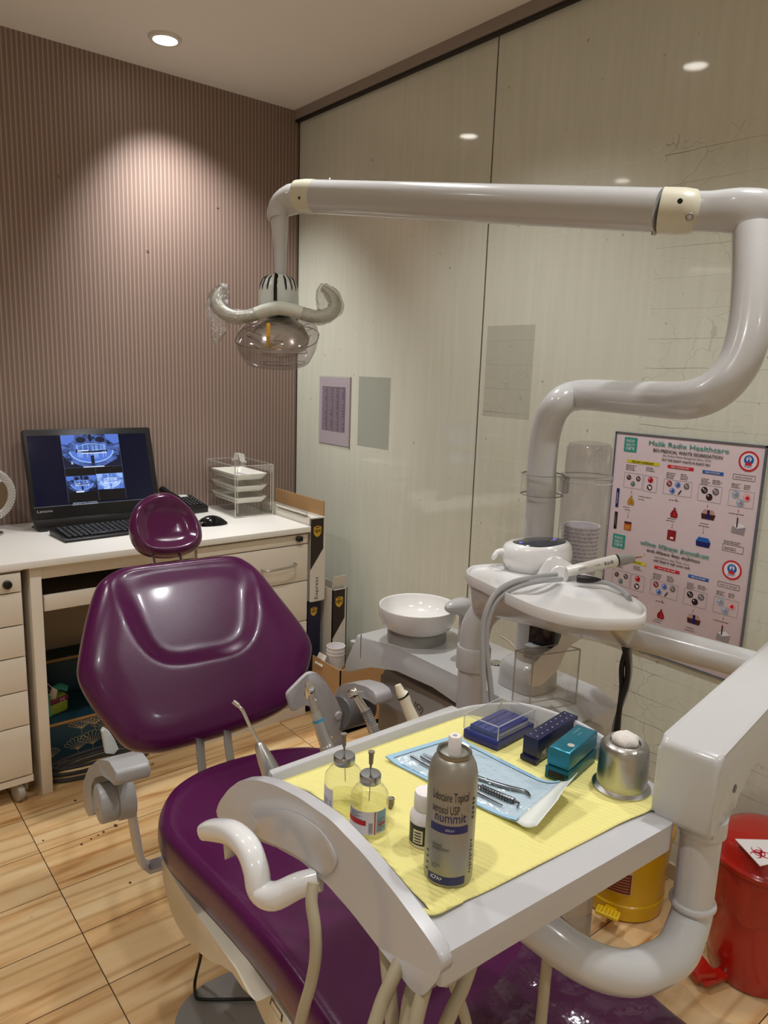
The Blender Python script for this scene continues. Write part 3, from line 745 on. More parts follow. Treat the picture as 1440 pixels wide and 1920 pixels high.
# beaded vanity mirror, half out of frame at the left
mc = P(-29, 928, y=2.70); rr_ = .105
t = thing('vanity_mirror', 'round mirror with sparkling beaded frame at the left picture edge', 'mirror', (mc.x, mc.y, DZ))
rr_ = 54/FPX*(mc-CC).dot(CF)
BEAD = mat('crystal_beads', rgb(190, 184, 178), .2, .2, bump=(260, 1.0))
b = MB(); prof = []
rings = []
for k in range(48):
    th = 2*PI*k/48; ring = []
    for j in range(10):
        a2 = 2*PI*j/10; rad = rr_*.855+rr_*.145*math.cos(a2); ring.append(mc+Vector((math.cos(th)*rad, math.sin(a2)*.010, math.sin(th)*rad)))
    rings.append(ring)
rings.append(rings[0]); b.grid(rings, True, False, False); fr_ = b.build('frame', BEAD, t)
b = MB(); n = 0
for row, (rad, yo) in enumerate(((.78, -.0092), (.855, -.0102), (.93, -.0092))):
    nb = 54
    for k in range(nb):
        th = 2*PI*(k+.5*(row % 2))/nb
        if math.cos(th) < .35: continue
        b.ball(mc+Vector((math.cos(th)*rr_*rad, yo, math.sin(th)*rr_*rad)), .0042, seg=6)
b.build('beads', mat('bead_glints', rgb(225, 220, 214), .15, .3), fr_)
b = MB(); b.lathe([(rr_*.73, -.004), (rr_*.73, .002)], mc, (0, 1, 0), 40); b.build('mirror_glass', mat('mirror_silver', rgb(210, 205, 200), .03, 1), t)
zb = mc.z-DZ; b = MB(); b.lathe([(.048, 0), (.048, .006), (.030, .012), (.010, .018), (.008, .03), (.012, .036), (.007, .042), (.007, max(zb-rr_*.98, .05))], (mc.x, mc.y, DZ), seg=24); b.build('stand', STEEL, t)

# ------------------------------------------------------------------ things under the desk
TEAL = mat('dark_teal_card', rgb(16, 52, 66), .5); GOLD = mat('gold_trim', rgb(172, 132, 78), .45, .3)
def giftbox(label, x0, x1, y0, y1, z0, z1, flowers):
    t = thing('gift_box', label, 'gift box', ((x0+x1)/2, (y0+y1)/2, z0))
    MB().bounds((x0, y0, z0), (x1, y1, z1-.012), .002).build('box', TEAL, t)
    MB().bounds((x0-.003, y0-.003, z1-.012), (x1+.003, y1+.003, z1-.002), .001).build('gold_trim', GOLD, t)
    MB().bounds((x0-.002, y0-.002, z1-.002), (x1+.002, y1+.002, z1+.001)).build('lid', TEAL, t)
    if flowers:
        q = Print(planemap((x0, y0, z0), (1, 0, 0), (0, 0, 1))); G = mat('gold_line', rgb(205, 175, 120), .5)
        for cx, cz, r, a0 in ((.115, .035, .045, 0), (.165, .04, .05, 0), (.025, .03, .032, 0), (.13, .108, .045, PI), (.215, .085, .055, PI), (.175, .112, .05, PI), (.28, .05, .05, 0), (.33, .1, .05, PI)):
            up = 1 if a0 == 0 else 1
            for k in range(9):
                a = PI*(.12+.76*k/8); ex, ez = cx+r*math.cos(a), cz+r*math.sin(a)*.8*(1 if a0 == 0 else .9)
                q.line(cx, cz-.008, ex, min(ez, z1-z0-.018), .0009, G, .0006)
                if k < 8:
                    a2 = PI*(.12+.76*(k+1)/8); am = (a+a2)/2; e2 = (cx+r*math.cos(a2), cz+r*math.sin(a2)*.8); em_ = (cx+r*1.12*math.cos(am), min(cz+r*1.12*math.sin(am)*.8, z1-z0-.016))
                    q.line(ex, min(ez, z1-z0-.018), *em_, .0009, G, .0006); q.line(*em_, e2[0], min(e2[1], z1-z0-.018), .0009, G, .0006)
            q.line(cx, cz-.008, cx, max(cz-.03, .003), .0009, G, .0006)
        q.build('flower_print', t)
    return t
giftbox('dark teal gift box with gold fan flowers on the floor under the desk', .565, 1.0, 2.46, 2.68, 0.005, .150, True)
giftbox('plain dark teal gift box with gold rim standing behind the flowered one', .60, .99, 2.69, 2.785, 0.005, .285, False)
c0 = Vector((.605, 2.57, .151))
t = thing('snack_pack', 'lime green and maroon pack lying on the flowered gift box', 'pack', c0, .35)
R_ = rz(.35); LIME = mat('lime_wrapper', rgb(140, 160, 48), .4, bump=(70, .8)); MAR = mat('maroon_label', rgb(110, 32, 62), .45)
b = MB(); b.box(c0+Vector((0, 0, .033)), (.105, .13, .066), R_, .012, 3); b.build('wrapper', LIME, t)
b = MB(); b.box(c0+Vector((0, 0, .050)), (.107, .132, .026), R_, .008, 2); lb = b.build('label_band', MAR, t)
q = Print(planemap(c0+R_ @ Vector((0, -.0672, 0)), R_ @ Vector((1, 0, 0)), (0, 0, 1))); q.text('M', .018, .042, mat('pale_print', rgb(205, 160, 175), .5), h=.016, lift=.0006); q.build('letter', lb)
# teal ribbon draped on the pack
b = MB(); RIB = mat('teal_ribbon', rgb(42, 132, 116), .5)
b.tube([c0+Vector(v) for v in ((-.012, -.083, .012), (-.014, -.083, .045), (-.004, -.074, .074), (.02, -.03, .080), (.05, -.018, .084), (.075, -.02, .070))], [.016, .017, .007, .008, .013, .012], 10, sec=(.25, 1), smooth=4, up=(0, -1, .2))
tag(b.build('ribbon', RIB), 'teal ribbon draped over the lime green pack', 'ribbon')
# shoe leaning on the pack
sb = c0+Vector((-.018, -.040, .068))
t = thing('shoe', 'black and white shoe resting heel-down on the lime green pack', 'shoe', sb)
b = MB(); b.tube([sb+Vector(v) for v in ((.045, -.025, .010), (.012, -.005, .022), (-.022, .02, .060), (-.035, .03, .12), (-.038, .035, .185))], [.018, .034, .034, .028, .018], 16, sec=(1, .30), up=(.6, -.5, .6), smooth=4); b.build('sole', mat('white_sole', rgb(215, 208, 196), .5), t)
b = MB(); b.tube([sb+Vector(v) for v in ((.025, -.03, .030), (.004, -.018, .040), (-.026, .006, .074), (-.038, .018, .128), (-.040, .024, .182))], [.012, .027, .031, .026, .016], 16, sec=(.8, .8), up=(.6, -.5, .6), smooth=4); b.build('upper', mat('black_shoe_upper', rgb(14, 14, 16), .5), t)
b = MB()
for k in range(3):
    pts = []
    for i in range(26):
        a = 2*PI*i/25; pts.append((.72+.17*math.cos(a)*(1-.06*k), 2.36+.055*math.sin(a)*(1-.1*k)+.01*k, .010+.012*k))
    b.tube(pts, .006, 8)
tag(b.build('cable_coil', mat('dark_grey_cable', rgb(46, 44, 44), .5)), 'coil of dark cable on the floor in front of the gift box', 'cable')

# ------------------------------------------------------------------ courier boxes in the corner
CWH = mat('carton_white', rgb(216, 210, 198), .6); CBR = mat('carton_dark_brown', rgb(40, 28, 22), .55); CGD = mat('carton_gold', rgb(206, 164, 44), .5); CNV = mat('carton_navy', rgb(22, 24, 52), .55)
def shield(q, cx, cy, w, dark):
    q.poly([(cx-w*.5, cy+w*.48), (cx, cy+w*.62), (cx+w*.5, cy+w*.48), (cx+w*.5, cy-w*.15), (cx+w*.3, cy-w*.48), (cx, cy-w*.65), (cx-w*.3, cy-w*.48), (cx-w*.5, cy-w*.15)], CGD, .0008)
    q.text('ups', cx, cy-w*.02, dark, w=w*.78, h=w*.5, lift=.0012, center=True, bold=.02)
    q.poly([(cx-w*.42, cy+w*.40), (cx, cy+w*.50), (cx+w*.40, cy+w*.42), (cx-w*.1, cy+w*.36)], dark, .0012)
def courier(name, label, x0, x1, y0, y1, z0, z1, dark, diag=True, express=False, white=CWH, open_top=True):
    t = thing(name, label, 'box', ((x0+x1)/2, (y0+y1)/2, z0))
    b = MB(); th = .004
    b.bounds((x0, y0, z0), (x1, y1, z0+th)); b.bounds((x0, y0, z0), (x1, y0+th, z1)); b.bounds((x0, y1-th, z0), (x1, y1, z1)); b.bounds((x0, y0, z0), (x0+th, y1, z1)); b.bounds((x1-th, y0, z0), (x1, y1, z1))
    b.build('carton', white, t)
    w_ = x1-x0; h = z1-z0; q = Print(planemap((x0, y0, z0), (1, 0, 0), (0, 0, 1)))
    if diag: q.poly([(.002, h-.004), (w_-.010, h-.004), (w_-.010, h-w_*1.75), (.002, h-w_*2.9)], dark, .0005)
    else: q.rect(.002, .004, w_-.002, h-.004, dark, .0005)
    shield(q, w_*.46, h-w_*.75, w_*.5, dark)
    if express: q.text('Express', w_*.62, .010, mat('carton_black_print', rgb(40, 36, 34), .6), w=.088, h=.020, rot=PI/2, lift=.0006)
    q.build('printing', t)
    return t
ux0, ux1 = 1.5075, 1.578; uz0 = P(590, 1128, y=2.285).z; uz1 = P(600, 970, y=2.285).z
t = courier('courier_box', 'tall white courier box with brown corner reading Express beside the desk', ux0, ux1, 2.285, 2.66, uz0, uz1, CBR, True, True)
b = MB(); b.bounds((ux1-.004, 2.295, uz1), (ux1, 2.655, P(609, 940, x=ux1).z)); b.build('open_flap', CARD, t)
b = MB(); b.bounds((ux0+.006, 2.29, uz1-.012), (ux1-.006, 2.40, uz1-.008)); b.build('inner_flap', CWH, t)
b = MB(); b.box((ux0+.006, 2.42, uz1+.004), (.003, .22, .03), Matrix.Rotation(-.8, 3, 'Y')); b.build('bent_flap', CWH, t)
t = courier('courier_box', 'dark navy courier box under the tall white courier box', 1.512, 1.570, 2.30, 2.65, .004, uz0-.001, CNV, False, white=CNV)
z1 = P(620, 1107, y=2.25).z
t = courier('courier_box', 'lower white courier box with raised flap against the glass wall', 1.592, 1.662, 2.25, 2.42, .030, z1, CBR, True)
b = MB(); b.box((1.630, 2.262, z1+.024), (.060, .003, .052), Matrix.Rotation(.22, 3, 'X')); b.build('raised_flap', CWH, t)
b = MB(); b.bounds((1.5935, 2.2515, .25), (1.5945, 2.41, z1-.01)); b.build('brown_side', CBR, t)
# open brown carton the boxes lean in
t = thing('cardboard_carton', 'open brown cardboard carton on the floor by the glass wall', 'carton', (1.60, 2.16, 0))
x0, x1, y0, y1, zt = 1.50, 1.752, 2.06, 2.275, .262
b = MB(); b.bounds((x0, y0, .004), (x1, y1-.03, .02))
b.bounds((x0, y0, 0.004), (x1, y0+.004, zt)); b.bounds((x0, y0, .004), (x0+.004, y1-.03, zt)); b.bounds((x1-.004, y0, .004), (x1, y1-.03, zt)); b.build('walls', CARD, t)
b = MB(); b.box((1.508, 2.20, zt-.004), (.003, .05, .045), Matrix.Rotation(.5, 3, 'Y')); b.build('paper_flap', CWH, t)
# stack of paper cups lying in the carton
def cupstack(b, c, r0, r1, h):
    b.lathe([(r0*.9, 0), (r0, 0), (r1, h), (r1*1.05, h), (r1*1.05, h-.003), (r1*.97, h-.003)], c, seg=24, cap1=False)
cq = P(630, 1215, y=2.165)
for k in range(3):
    b = MB(); cupstack(b, (cq.x, cq.y, .218+.014*k), .024, .034, .07); o = b.build('paper_cup', PAPERW)
    tag(o, 'white paper cup in the small stack inside the brown carton', 'cup', 'paper cups in the carton')
b = MB(); b.bounds((cq.x-.045, 2.12, .021), (cq.x+.045, 2.21, .2175)); tag(b.build('packing_block', CARD), 'brown cardboard packing inside the carton under the cups', 'packing')

# ------------------------------------------------------------------ papers on the glass wall
a, c = P(601, 708, x=XR), P(654, 835, x=XR)
t = thing('paper_notice', 'white printed sheet in a clear sleeve taped to the glass wall', 'notice', (XR, (a.y+c.y)/2, c.z))
MB().bounds((XR-.0022, c.y, 1.038), (XR-.0008, a.y, 1.316)).build('sheet', mat('notice_paper', rgb(205, 192, 200), .5), t)
q = Print(planemap((XR-.0022, a.y, 1.038), (0, -1, 0), (0, 0, 1))); W = a.y-c.y; G1 = mat('grey_table_print', rgb(128, 114, 128), .6); G2 = mat('pale_table_print', rgb(182, 168, 180), .6)
q.rect(.020, .055, W-.028, .240, G1, .0003)
rnd = random.Random(5)
for i in range(30):
    for j in range(4):
        x = .022+j*(W-.05)/4; y = .058+i*.006
        q.rect(x, y, x+(W-.05)/4*.78*(0.5+.5*rnd.random()), y+.0026, G2, .0006)
for j in range(5): q.rect(.020+j*(W-.048)/4-.0006, .055, .020+j*(W-.048)/4+.0006, .240, G2, .0007)
q.build('printed_table', t)
MB().bounds((XR-.0035, c.y-.006, 1.030), (XR-.0030, a.y+.004, 1.322)).build('clear_sleeve', clear('sleeve_film', (.96, .96, .96, 1), .15, .6, .03), t)
MB().bounds((XR-.004, c.y-.008, 1.03), (XR-.0005, c.y-.004, 1.32)).build('sleeve_edge', mat('sleeve_edge_grey', rgb(140, 132, 124), .5), t)

# ------------------------------------------------------------------ waste segregation poster
PX = XR-.006
YL = P(1157, 809, x=PX).y; YR = P(1437, 838, x=PX).y; ZT = 1.207; ZB = .612
t = thing('poster', 'bio-medical waste segregation poster board on the cracked glass wall', 'poster', (PX, (YL+YR)/2, ZB))
MB().bounds((PX, YR-.002, ZB), (XR-.0005, YL+.002, ZT), .0005).build('board', mat('poster_print_paper', rgb(214, 196, 200), .35, coat=.15), t)
b = MB(); fw = .004
for u in ((YL-fw+.003, YL+.003, ZB, ZT), (YR-.003, YR+fw-.003, ZB, ZT)): b.bounds((PX-.002, u[0], u[2]), (XR-.0004, u[1], u[3]))
for z in (ZB, ZT-fw): b.bounds((PX-.002, YR-.003, z), (XR-.0004, YL+.003, z+fw))
b.build('frame', mat('poster_frame_grey', rgb(96, 100, 108), .4), t)
q = Print(planemap((PX-.0002, YL, ZT), (0, -1, 0), (0, 0, 1)))
def pc(cx, cy):
    w_ = P(1120+cx*320/1429, 790+cy*430/1920, x=PX); return (YL-w_.y, w_.z-ZT)
PT, PK, PYE, PRD, PBL, PGY, PNV, PWH = (mat('poster_'+n, rgb(*c), .4) for n, c in (('teal', (44, 150, 136)), ('black', (24, 20, 26)), ('yellow', (216, 206, 40)), ('red', (206, 30, 44)), ('blue', (30, 96, 178)), ('grey', (150, 142, 148)), ('navy', (22, 30, 98)), ('white', (232, 226, 230))))
PBR, POR, PAM, PTAN, PDR, PLB, PPK, PGR, PSK = (mat('poster_'+n, rgb(*c), .4) for n, c in (('brown', (66, 30, 34)), ('orange', (196, 84, 34)), ('amber', (176, 140, 50)), ('tan', (190, 148, 130)), ('darkred', (140, 20, 30)), ('lightblue', (120, 136, 196)), ('pink', (226, 168, 176)), ('midgrey', (112, 106, 106)), ('paleblue', (158, 176, 196))))
def ptext(s, cx0, cy0, cx1, cy1, m, hh, bold=0, lift=.0012):
    # text laid from the left-baseline picture point to the right-baseline one
    a, c = pc(cx0, cy0), pc(cx1, cy1); y = (a[1]+c[1])/2
    q.text(s, a[0], y, m, w=c[0]-a[0], h=hh, bold=bold, lift=lift)
def prect(cx0, cy0, cx1, cy1, m, hh, lift=.0006):
    a, c = pc(cx0, cy0), pc(cx1, cy1); y = (a[1]+c[1])/2; q.rect(a[0], y, c[0], y+hh, m, lift); return (a[0], c[0], y)
def lines(cx, cy, n, wd, m=PK, seed=1, gap=.0042):
    a = pc(cx, cy); r = random.Random(seed)
    for i in range(n):
        x = a[0]; end = a[0]+wd*(.7+.3*r.random())
        while x < end-.002:
            l = .004+.007*r.random(); q.rect(x, a[1]-i*gap-.0008, min(x+l, end), a[1]-i*gap+.0008, PGR, .0006); x += l+.0012
def logo(cx, cy):
    x, y = pc(cx, cy); s = .039
    q.rect(x, y-s, x+s, y, PT, .0006)
    for i, (s_, w_) in enumerate((('RADIX', .026), ('HEALTH', .026), ('care', .026))): q.text(s_, x+.0065, y-.0125-.0105*i, PWH, w=w_, h=.0072 if i < 2 else .008, lift=.001)
def pict(x, y, r, m, m2=None):
    q.disc(x, y, r, m, .0008); 
    if m2: q.disc(x+r*.2, y-r*.1, r*.5, m2, .0011); q.disc(x-r*.35, y+r*.35, r*.22, PWH, .0012)
def emblem(cx, cy):
    x, y = pc(cx, cy); R0 = .0245
    q.disc(x, y, R0*.98, PWH, .0006); q.ring(x, y, R0*.82, R0, PRD, .0009)
    q.disc(x, y+.003, R0*.48, PBL, .0010); q.disc(x, y+.005, R0*.26, PWH, .0013); q.poly([(x-.009, y-.010), (x+.009, y-.010), (x+.004, y-.002), (x-.004, y-.002)], PRD, .0014)
    q.rect(x-.0025, y-.003, x+.0025, y+.010, PBL, .0015); q.disc(x, y+.006, .0018, PWH, .0016)
    q.text('RHBT', x, y-.0135, PBL, w=.018, h=.004, lift=.0014, center=True)
def arrow(cx, cy, l):
    x, y = pc(cx, cy); q.line(x, y, x, y-l, .0008, PRD, .0008); q.poly([(x-.0018, y-l+.002), (x, y-l-.001), (x+.0018, y-l+.002)], PRD, .0008)
def bag(cx, cy, m, m2):
    x, y = pc(cx, cy); q.poly([(x-.009, y-.013), (x+.009, y-.013), (x+.0105, y-.004), (x+.005, y+.006), (x+.002, y+.008), (x+.004, y+.013), (x-.003, y+.013), (x-.002, y+.008), (x-.006, y+.005), (x-.0105, y-.004)], m, .0008)
    q.poly([(x-.001, y-.010), (x+.006, y-.008), (x+.001, y+.004)], m2, .0011)
def carton(cx, cy, w_, m, top, band):
    x, y = pc(cx, cy); q.poly([(x-w_/2, y-.011), (x+w_/2, y-.011), (x+w_/2+.003, y+.002), (x-w_/2-.002, y+.002)], m, .0008); q.poly([(x-w_/2-.002, y+.002), (x+w_/2+.003, y+.002), (x+w_/2-.004, y+.013), (x-w_/2+.004, y+.013)], top, .0009)
    if band: q.rect(x-.003, y-.011, x+.004, y+.013, band, .0011)
def section(dy, hindi):
    # dy: shift in crop pixels of one language block, dx with it
    dx = -100 if hindi else 0
    def p(cx, cy): return (cx, cy) if not hindi else (cx-95-.028*cx, cy+785+.098*cx)
    # category bars
    for (cx0, cy0, cx1, cy1, m, s_, tm) in ((248, 345, 518, 372, PYE, 'YELLOW CATEGORY' if not hindi else '\u092a\u0940\u0932\u0940 \u0936\u094d\u0930\u0947\u0923\u0940', PK), (588, 390, 806, 416, PRD, 'RED CATEGORY' if not hindi else '\u0932\u093e\u0932 \u0930\u0902\u0917 \u0915\u0940 \u0925\u0948\u0932\u0940', PWH), (880, 434, 1056, 458, PBL, 'BLUE CATEGORY' if not hindi else '\u0928\u0940\u0932\u0940 \u0930\u0902\u0917 \u0915\u0940 \u0925\u0948\u0932\u0940', PWH)):
        a = prect(*p(cx0, cy0), *p(cx1, cy1), m, .0085)
        q.text(s_, (a[0]+a[1])/2, a[2]+.0042, tm, w=(a[1]-a[0])*.7, h=.0046, lift=.0011, center=True, bold=.01)
    a, c = pc(*p(1135, 480)), pc(*p(1320, 500)); y = (a[1]+c[1])/2; q.frame(a[0], y-.001, c[0], y+.0115, .0009, PK); q.text('WASTE CATEGORY' if not hindi else '\u0938\u092b\u0947\u0926 \u0930\u0902\u0917 \u0915\u0940 \u0925\u0948\u0932\u0940', (a[0]+c[0])/2, y+.005, PK, w=(c[0]-a[0])*.8, h=.0048, lift=.001, center=True)
    for k, (cx, cy, n_, wd) in enumerate(((243, 362, 4, .033), (410, 385, 3, .028), (580, 428, 4, .026), (700, 442, 4, .022), (872, 478, 4, .025), (965, 492, 3, .026), (1125, 520, 3, .024), (1230, 535, 3, .022))): lines(*p(cx, cy), n_, wd, seed=k)
    # framed pictures
    for (cx0, cy0, cx1, cy1) in ((232, 425, 372, 572), (396, 452, 492, 598), (562, 480, 782, 640), (852, 525, 1030, 690), (1108, 568, 1300, 735)):
        a, c = pc(*p(cx0, cy0)), pc(*p(cx1, cy1)); q.frame(a[0], c[1], c[0], a[1], .0008, PGY)
    for (cx, cy, r, m_, n_) in ((266, 468, .0068, PBR, PGR), (344, 480, .0068, PBR, PGY), (298, 522, .0068, PGR, PT), (446, 490, .0078, PRD, PDR), (438, 552, .0078, PBR, PWH), (604, 520, .0078, PDR, PGY), (675, 532, .0078, PLB, PBL), (748, 545, .0078, PGR, PGY), (628, 580, .0078, PLB, PBL), (898, 576, .0085, PK, PGR), (992, 590, .0085, PGR, PGY), (938, 634, .0085, PK, PBR), (1160, 612, .0095, PSK, PGY), (1252, 640, .0095, PPK, PRD), (1198, 684, .0095, PSK, PGY)):
        x, y = pc(*p(cx, cy)); pict(x, y, r, m_, n_)
    x, y = pc(*p(690, 595)); q.line(x-.003, y-.006, x+.004, y+.006, .003, PK, .0009)
    for (cx, cy, l) in ((290, 575, .009), (660, 640, .006), (925, 695, .007), (1185, 735, .007), (1176, 795, .006)): arrow(*p(cx, cy), l)
    bag(*p(282, 660), PAM, POR); bag(*p(645, 765), PDR, PRD)
    for (cx, cy, wd) in ((215, 712, .030), (230, 735, .022), (345, 625, .04), (600, 655, .030), (588, 808, .026), (575, 825, .032), (862, 850, .024), (850, 870, .03), (1102, 765, .042)): lines(*p(cx, cy), 1, wd, seed=int(cx))
    carton(*p(928, 785), .032, PBR, PTAN, PNV)
    a = pc(*p(1160, 880)); q.poly([(a[0]-.010, a[1]-.016), (a[0]+.022, a[1]-.018), (a[0]+.024, a[1]+.002), (a[0]+.012, a[1]+.010), (a[0]-.008, a[1]+.002)], PGY, .0008); q.poly([(a[0]-.008, a[1]+.002), (a[0]+.012, a[1]+.010), (a[0]+.024, a[1]+.002), (a[0]+.004, a[1]-.005)], PWH, .0009); q.rect(a[0]+.001, a[1]-.002, a[0]+.004, a[1]+.022, PK, .0011)
    if not hindi:
        arrow(262, 760, .014); arrow(630, 850, .013); arrow(893, 885, .016)
        a = pc(255, 875); q.rect(a[0]-.011, a[1]-.012, a[0]+.011, a[1]+.012, POR, .0008); q.rect(a[0]-.008, a[1]-.009, a[0]+.007, a[1]+.001, PAM, .001); q.rect(a[0]-.011, a[1]+.006, a[0]+.011, a[1]+.012, PBR, .001)
        a = pc(622, 955); q.rect(a[0]-.012, a[1]-.013, a[0]+.012, a[1]+.014, PDR, .0008); q.rect(a[0]-.003, a[1]-.009, a[0]+.006, a[1]-.004, PWH, .001)
        carton(885, 1015, .034, PNV, PBL, None)
        lines(1060, 995, 2, .045, seed=77); lines(345, 650, 1, .02, seed=5)
        a, c = pc(1048, 1065), pc(1220, 1100); y = (a[1]+c[1])/2; q.frame(a[0], y-.004, c[0], y+.013, .0009, PK); lines(1062, 1050, 2, .036, seed=9)
section(0, False)
section(828, True)
logo(233, 130); logo(135, 935); emblem(1270, 335); emblem(1128, 1245)
ptext('Malik Radix Healthcare', 434, 192, 1102, 280, PT, .0125, .012)
ptext('BIO-MEDICAL WASTE SEGREGATION', 470, 250, 1048, 322, PK, .0085, .02)
ptext('(Bio-Medical Waste Management Rules, 2016)', 548, 298, 952, 345, PK, .0068)
ptext('PUT THE RIGHT WASTE IN RIGHT BIN', 543, 328, 944, 376, PK, .0058, .012)
# Hindi heading, in the order the strokes are seen
ptext('\u092e\u0932\u093f\u0915 \u0930\u0947\u0921\u093f\u0915\u094d\u0938 \u0939\u0947\u0932\u094d\u0925\u0915\u0947\u0905\u0930', 358, 1050, 935, 1165, PT, .0165, .012)
ptext('\u092c\u093e\u092f\u094b-\u092e\u0947\u0921\u093f\u0915\u0932 \u0935\u0947\u0938\u094d\u091f \u0938\u0947\u0917\u094d\u0930\u0940\u0917\u0947\u0936\u0928', 412, 1098, 860, 1195, PK, .0105, .012)
ptext('\u092c\u093e\u092f\u094b-\u092e\u0947\u0921\u093f\u0915\u0932 \u0935\u0947\u0938\u094d\u091f \u0928\u093f\u092f\u092e, 2016', 480, 1150, 768, 1210, PK, .0068)
ptext('\u0938\u0939\u0940 \u0921\u093f\u092c\u094d\u092c\u0947 \u092e\u0947\u0902 \u0938\u0939\u0940 \u0915\u091a\u0930\u093e \u0921\u093e\u0932\u0947\u0902', 470, 1178, 775, 1240, PK, .0075, .01)
a, c = pc(176, 560), pc(176, 720); q.rect(a[0]-.004, c[1], a[0]+.005, a[1], PNV, .0008); q.text('BIOHAZARD', a[0]+.0005, (a[1]+c[1])/2, PWH, w=.030, h=.0035, rot=PI/2, lift=.0012, center=True)
a, c = pc(160, 755), pc(160, 900); q.rect(a[0]-.004, c[1], a[0]+.005, a[1], PK, .0008); q.text('CONTAINER', a[0]+.0005, (a[1]+c[1])/2, PGY, w=.028, h=.0035, rot=PI/2, lift=.0012, center=True)
q.build('printing', t)

# ------------------------------------------------------------------ dental chair
CA = .10
CO = Vector((.675, 1.0, 0)); CU = Vector((math.cos(CA), -math.sin(CA), 0)); CV = Vector((math.sin(CA), math.cos(CA), 0)); Z = Vector((0, 0, 1))
def ch(u, v, z): return CO+CU*u+CV*v+Z*z
chair = thing('dental_chair', 'purple vinyl dental chair with grey armrests in the middle of the room', 'dental chair', CO, -CA)
def cushion(b, outline, O, U, V, prof, hfun=None, n=None):
    # outline 2D; prof rings (scale about the centroid, height) from the back centre to the front centre
    N_ = U.cross(V).normalized(); c = sum((Vector(p) for p in outline), Vector((0, 0)))/len(outline); rings = []
    for s_, h in prof:
        r = []
        for p in outline:
            q = c+(Vector(p)-c)*s_; hh = h+(hfun(q.x, q.y, s_) if hfun and h > 0 else 0)
            r.append(O+U*q.x+V*q.y+N_*hh)
        rings.append(r)
    b.grid(rings); return b
def sm2(pts, n=5): return [Vector((p.x, p.y)) for p in catmull([(a, b_, 0) for a, b_ in pts], n, True)]
# backrest
inc = math.radians(55)
BO = ch(0, .45, .50); BVv = (CV*math.cos(inc)+Z*math.sin(inc)).normalized(); BN = CU.cross(BVv).normalized()
if BN.y > 0: pass
def bp(px, py):
    q = Pp(px, py, BO, BN)-BO; return (q.dot(CU), q.dot(BVv))
bo = [bp(*p) for p in [(196, 1082), (232, 1064), (300, 1056), (375, 1047), (432, 1042), (462, 1052), (490, 1076), (522, 1117), (560, 1165), (583, 1203), (584, 1235), (566, 1288), (535, 1330), (450, 1370), (350, 1400), (290, 1412), (240, 1402), (205, 1365), (168, 1315), (147, 1272), (147, 1235), (160, 1165), (178, 1105)]]
BOUT = sm2(bo, 4)
if sum(BOUT[i].x*BOUT[(i+1) % len(BOUT)].y-BOUT[(i+1) % len(BOUT)].x*BOUT[i].y for i in range(len(BOUT))) < 0: BOUT.reverse()
def bh(x, y, s_):
    # rounded bucket in the upper middle with a crisp lower edge, wider at the top
    hw = .118+.05*max(min((y-.2)/.2, 1.2), -.5); q = abs((x+.008)/hw)**4
    q += abs((y-.315)/.120)**4 if y < .315 else abs((y-.315)/.112)**6
    t = min(max((1.8-q)/1.5, 0), 1); t = t*t*(3-2*t)
    return -.013*t
b = MB(); prof = [(.0001, -.060), (.5, -.060), (.85, -.058), (.945, -.050), (.985, -.034), (1.0, -.016), (.996, .000), (.978, .012), (.950, .020), (.915, .0255), (.875, .0290), (.835, .0312), (.79, .0328), (.74, .0338)]+[(k, .0345) for k in (.70, .66, .625, .59, .555, .52, .485, .45, .415, .38, .34, .30, .26, .22, .18, .13, .08, .04, .0001)]
cushion(b, BOUT, BO, CU, BVv, prof, bh)
b.build('backrest', VINYL, chair, subsurf=1)
BWP = mat('chair_back_shell', rgb(186, 182, 176), .4)
b = MB(); c_ = sum((p for p in BOUT), Vector((0, 0)))/len(BOUT)
b.prism([c_+(p-c_)*.90 for p in BOUT], BO, CU, BVv, -.082, -.058, .01); b.build('backrest_shell', BWP, chair)
# headrest
hinc = math.radians(62); HO = P(310, 990, y=1.93); HV = (CV*math.cos(hinc)+Z*math.sin(hinc)).normalized(); HN = CU.cross(HV).normalized()
def hp(px, py):
    q = Pp(px, py, HO, HN)-HO; return (q.dot(CU), q.dot(HV))
HOUT = sm2([hp(*p) for p in [(241, 985), (248, 958), (268, 935), (297, 924), (325, 929), (352, 950), (372, 978), (379, 1005), (372, 1026), (350, 1040), (312, 1046), (272, 1040), (249, 1018)]], 5)
if sum(HOUT[i].x*HOUT[(i+1) % len(HOUT)].y-HOUT[(i+1) % len(HOUT)].x*HOUT[i].y for i in range(len(HOUT))) < 0: HOUT.reverse()
def hh_(x, y, s_): return -.013*math.exp(-((x/.075)**4+((y-.004)/.055)**4)) if s_ < .8 else 0
b = MB(); cushion(b, HOUT, HO, CU, HV, [(.0001, -.055), (.45, -.054), (.75, -.048), (.92, -.034), (.99, -.016), (1.0, .0), (.97, .013), (.90, .023), (.82, .0285), (.76, .029), (.70, .027), (.62, .0245)]+[(k, .023) for k in (.55, .48, .4, .32, .24, .16, .08, .0001)], hh_)
hr = b.build('headrest', VINYLH, chair, subsurf=1)
for px in (286, 337):
    a_ = Pp(px, 1036, HO+HN*(-.025), HN); b_ = Pp(px+9, 1085, BO+BN*(-.02), BN)
    b = MB(); b.tube([a_, b_], .0065, 10, sec=(1, .6)); b.build('headrest_rod', STEEL, chair)
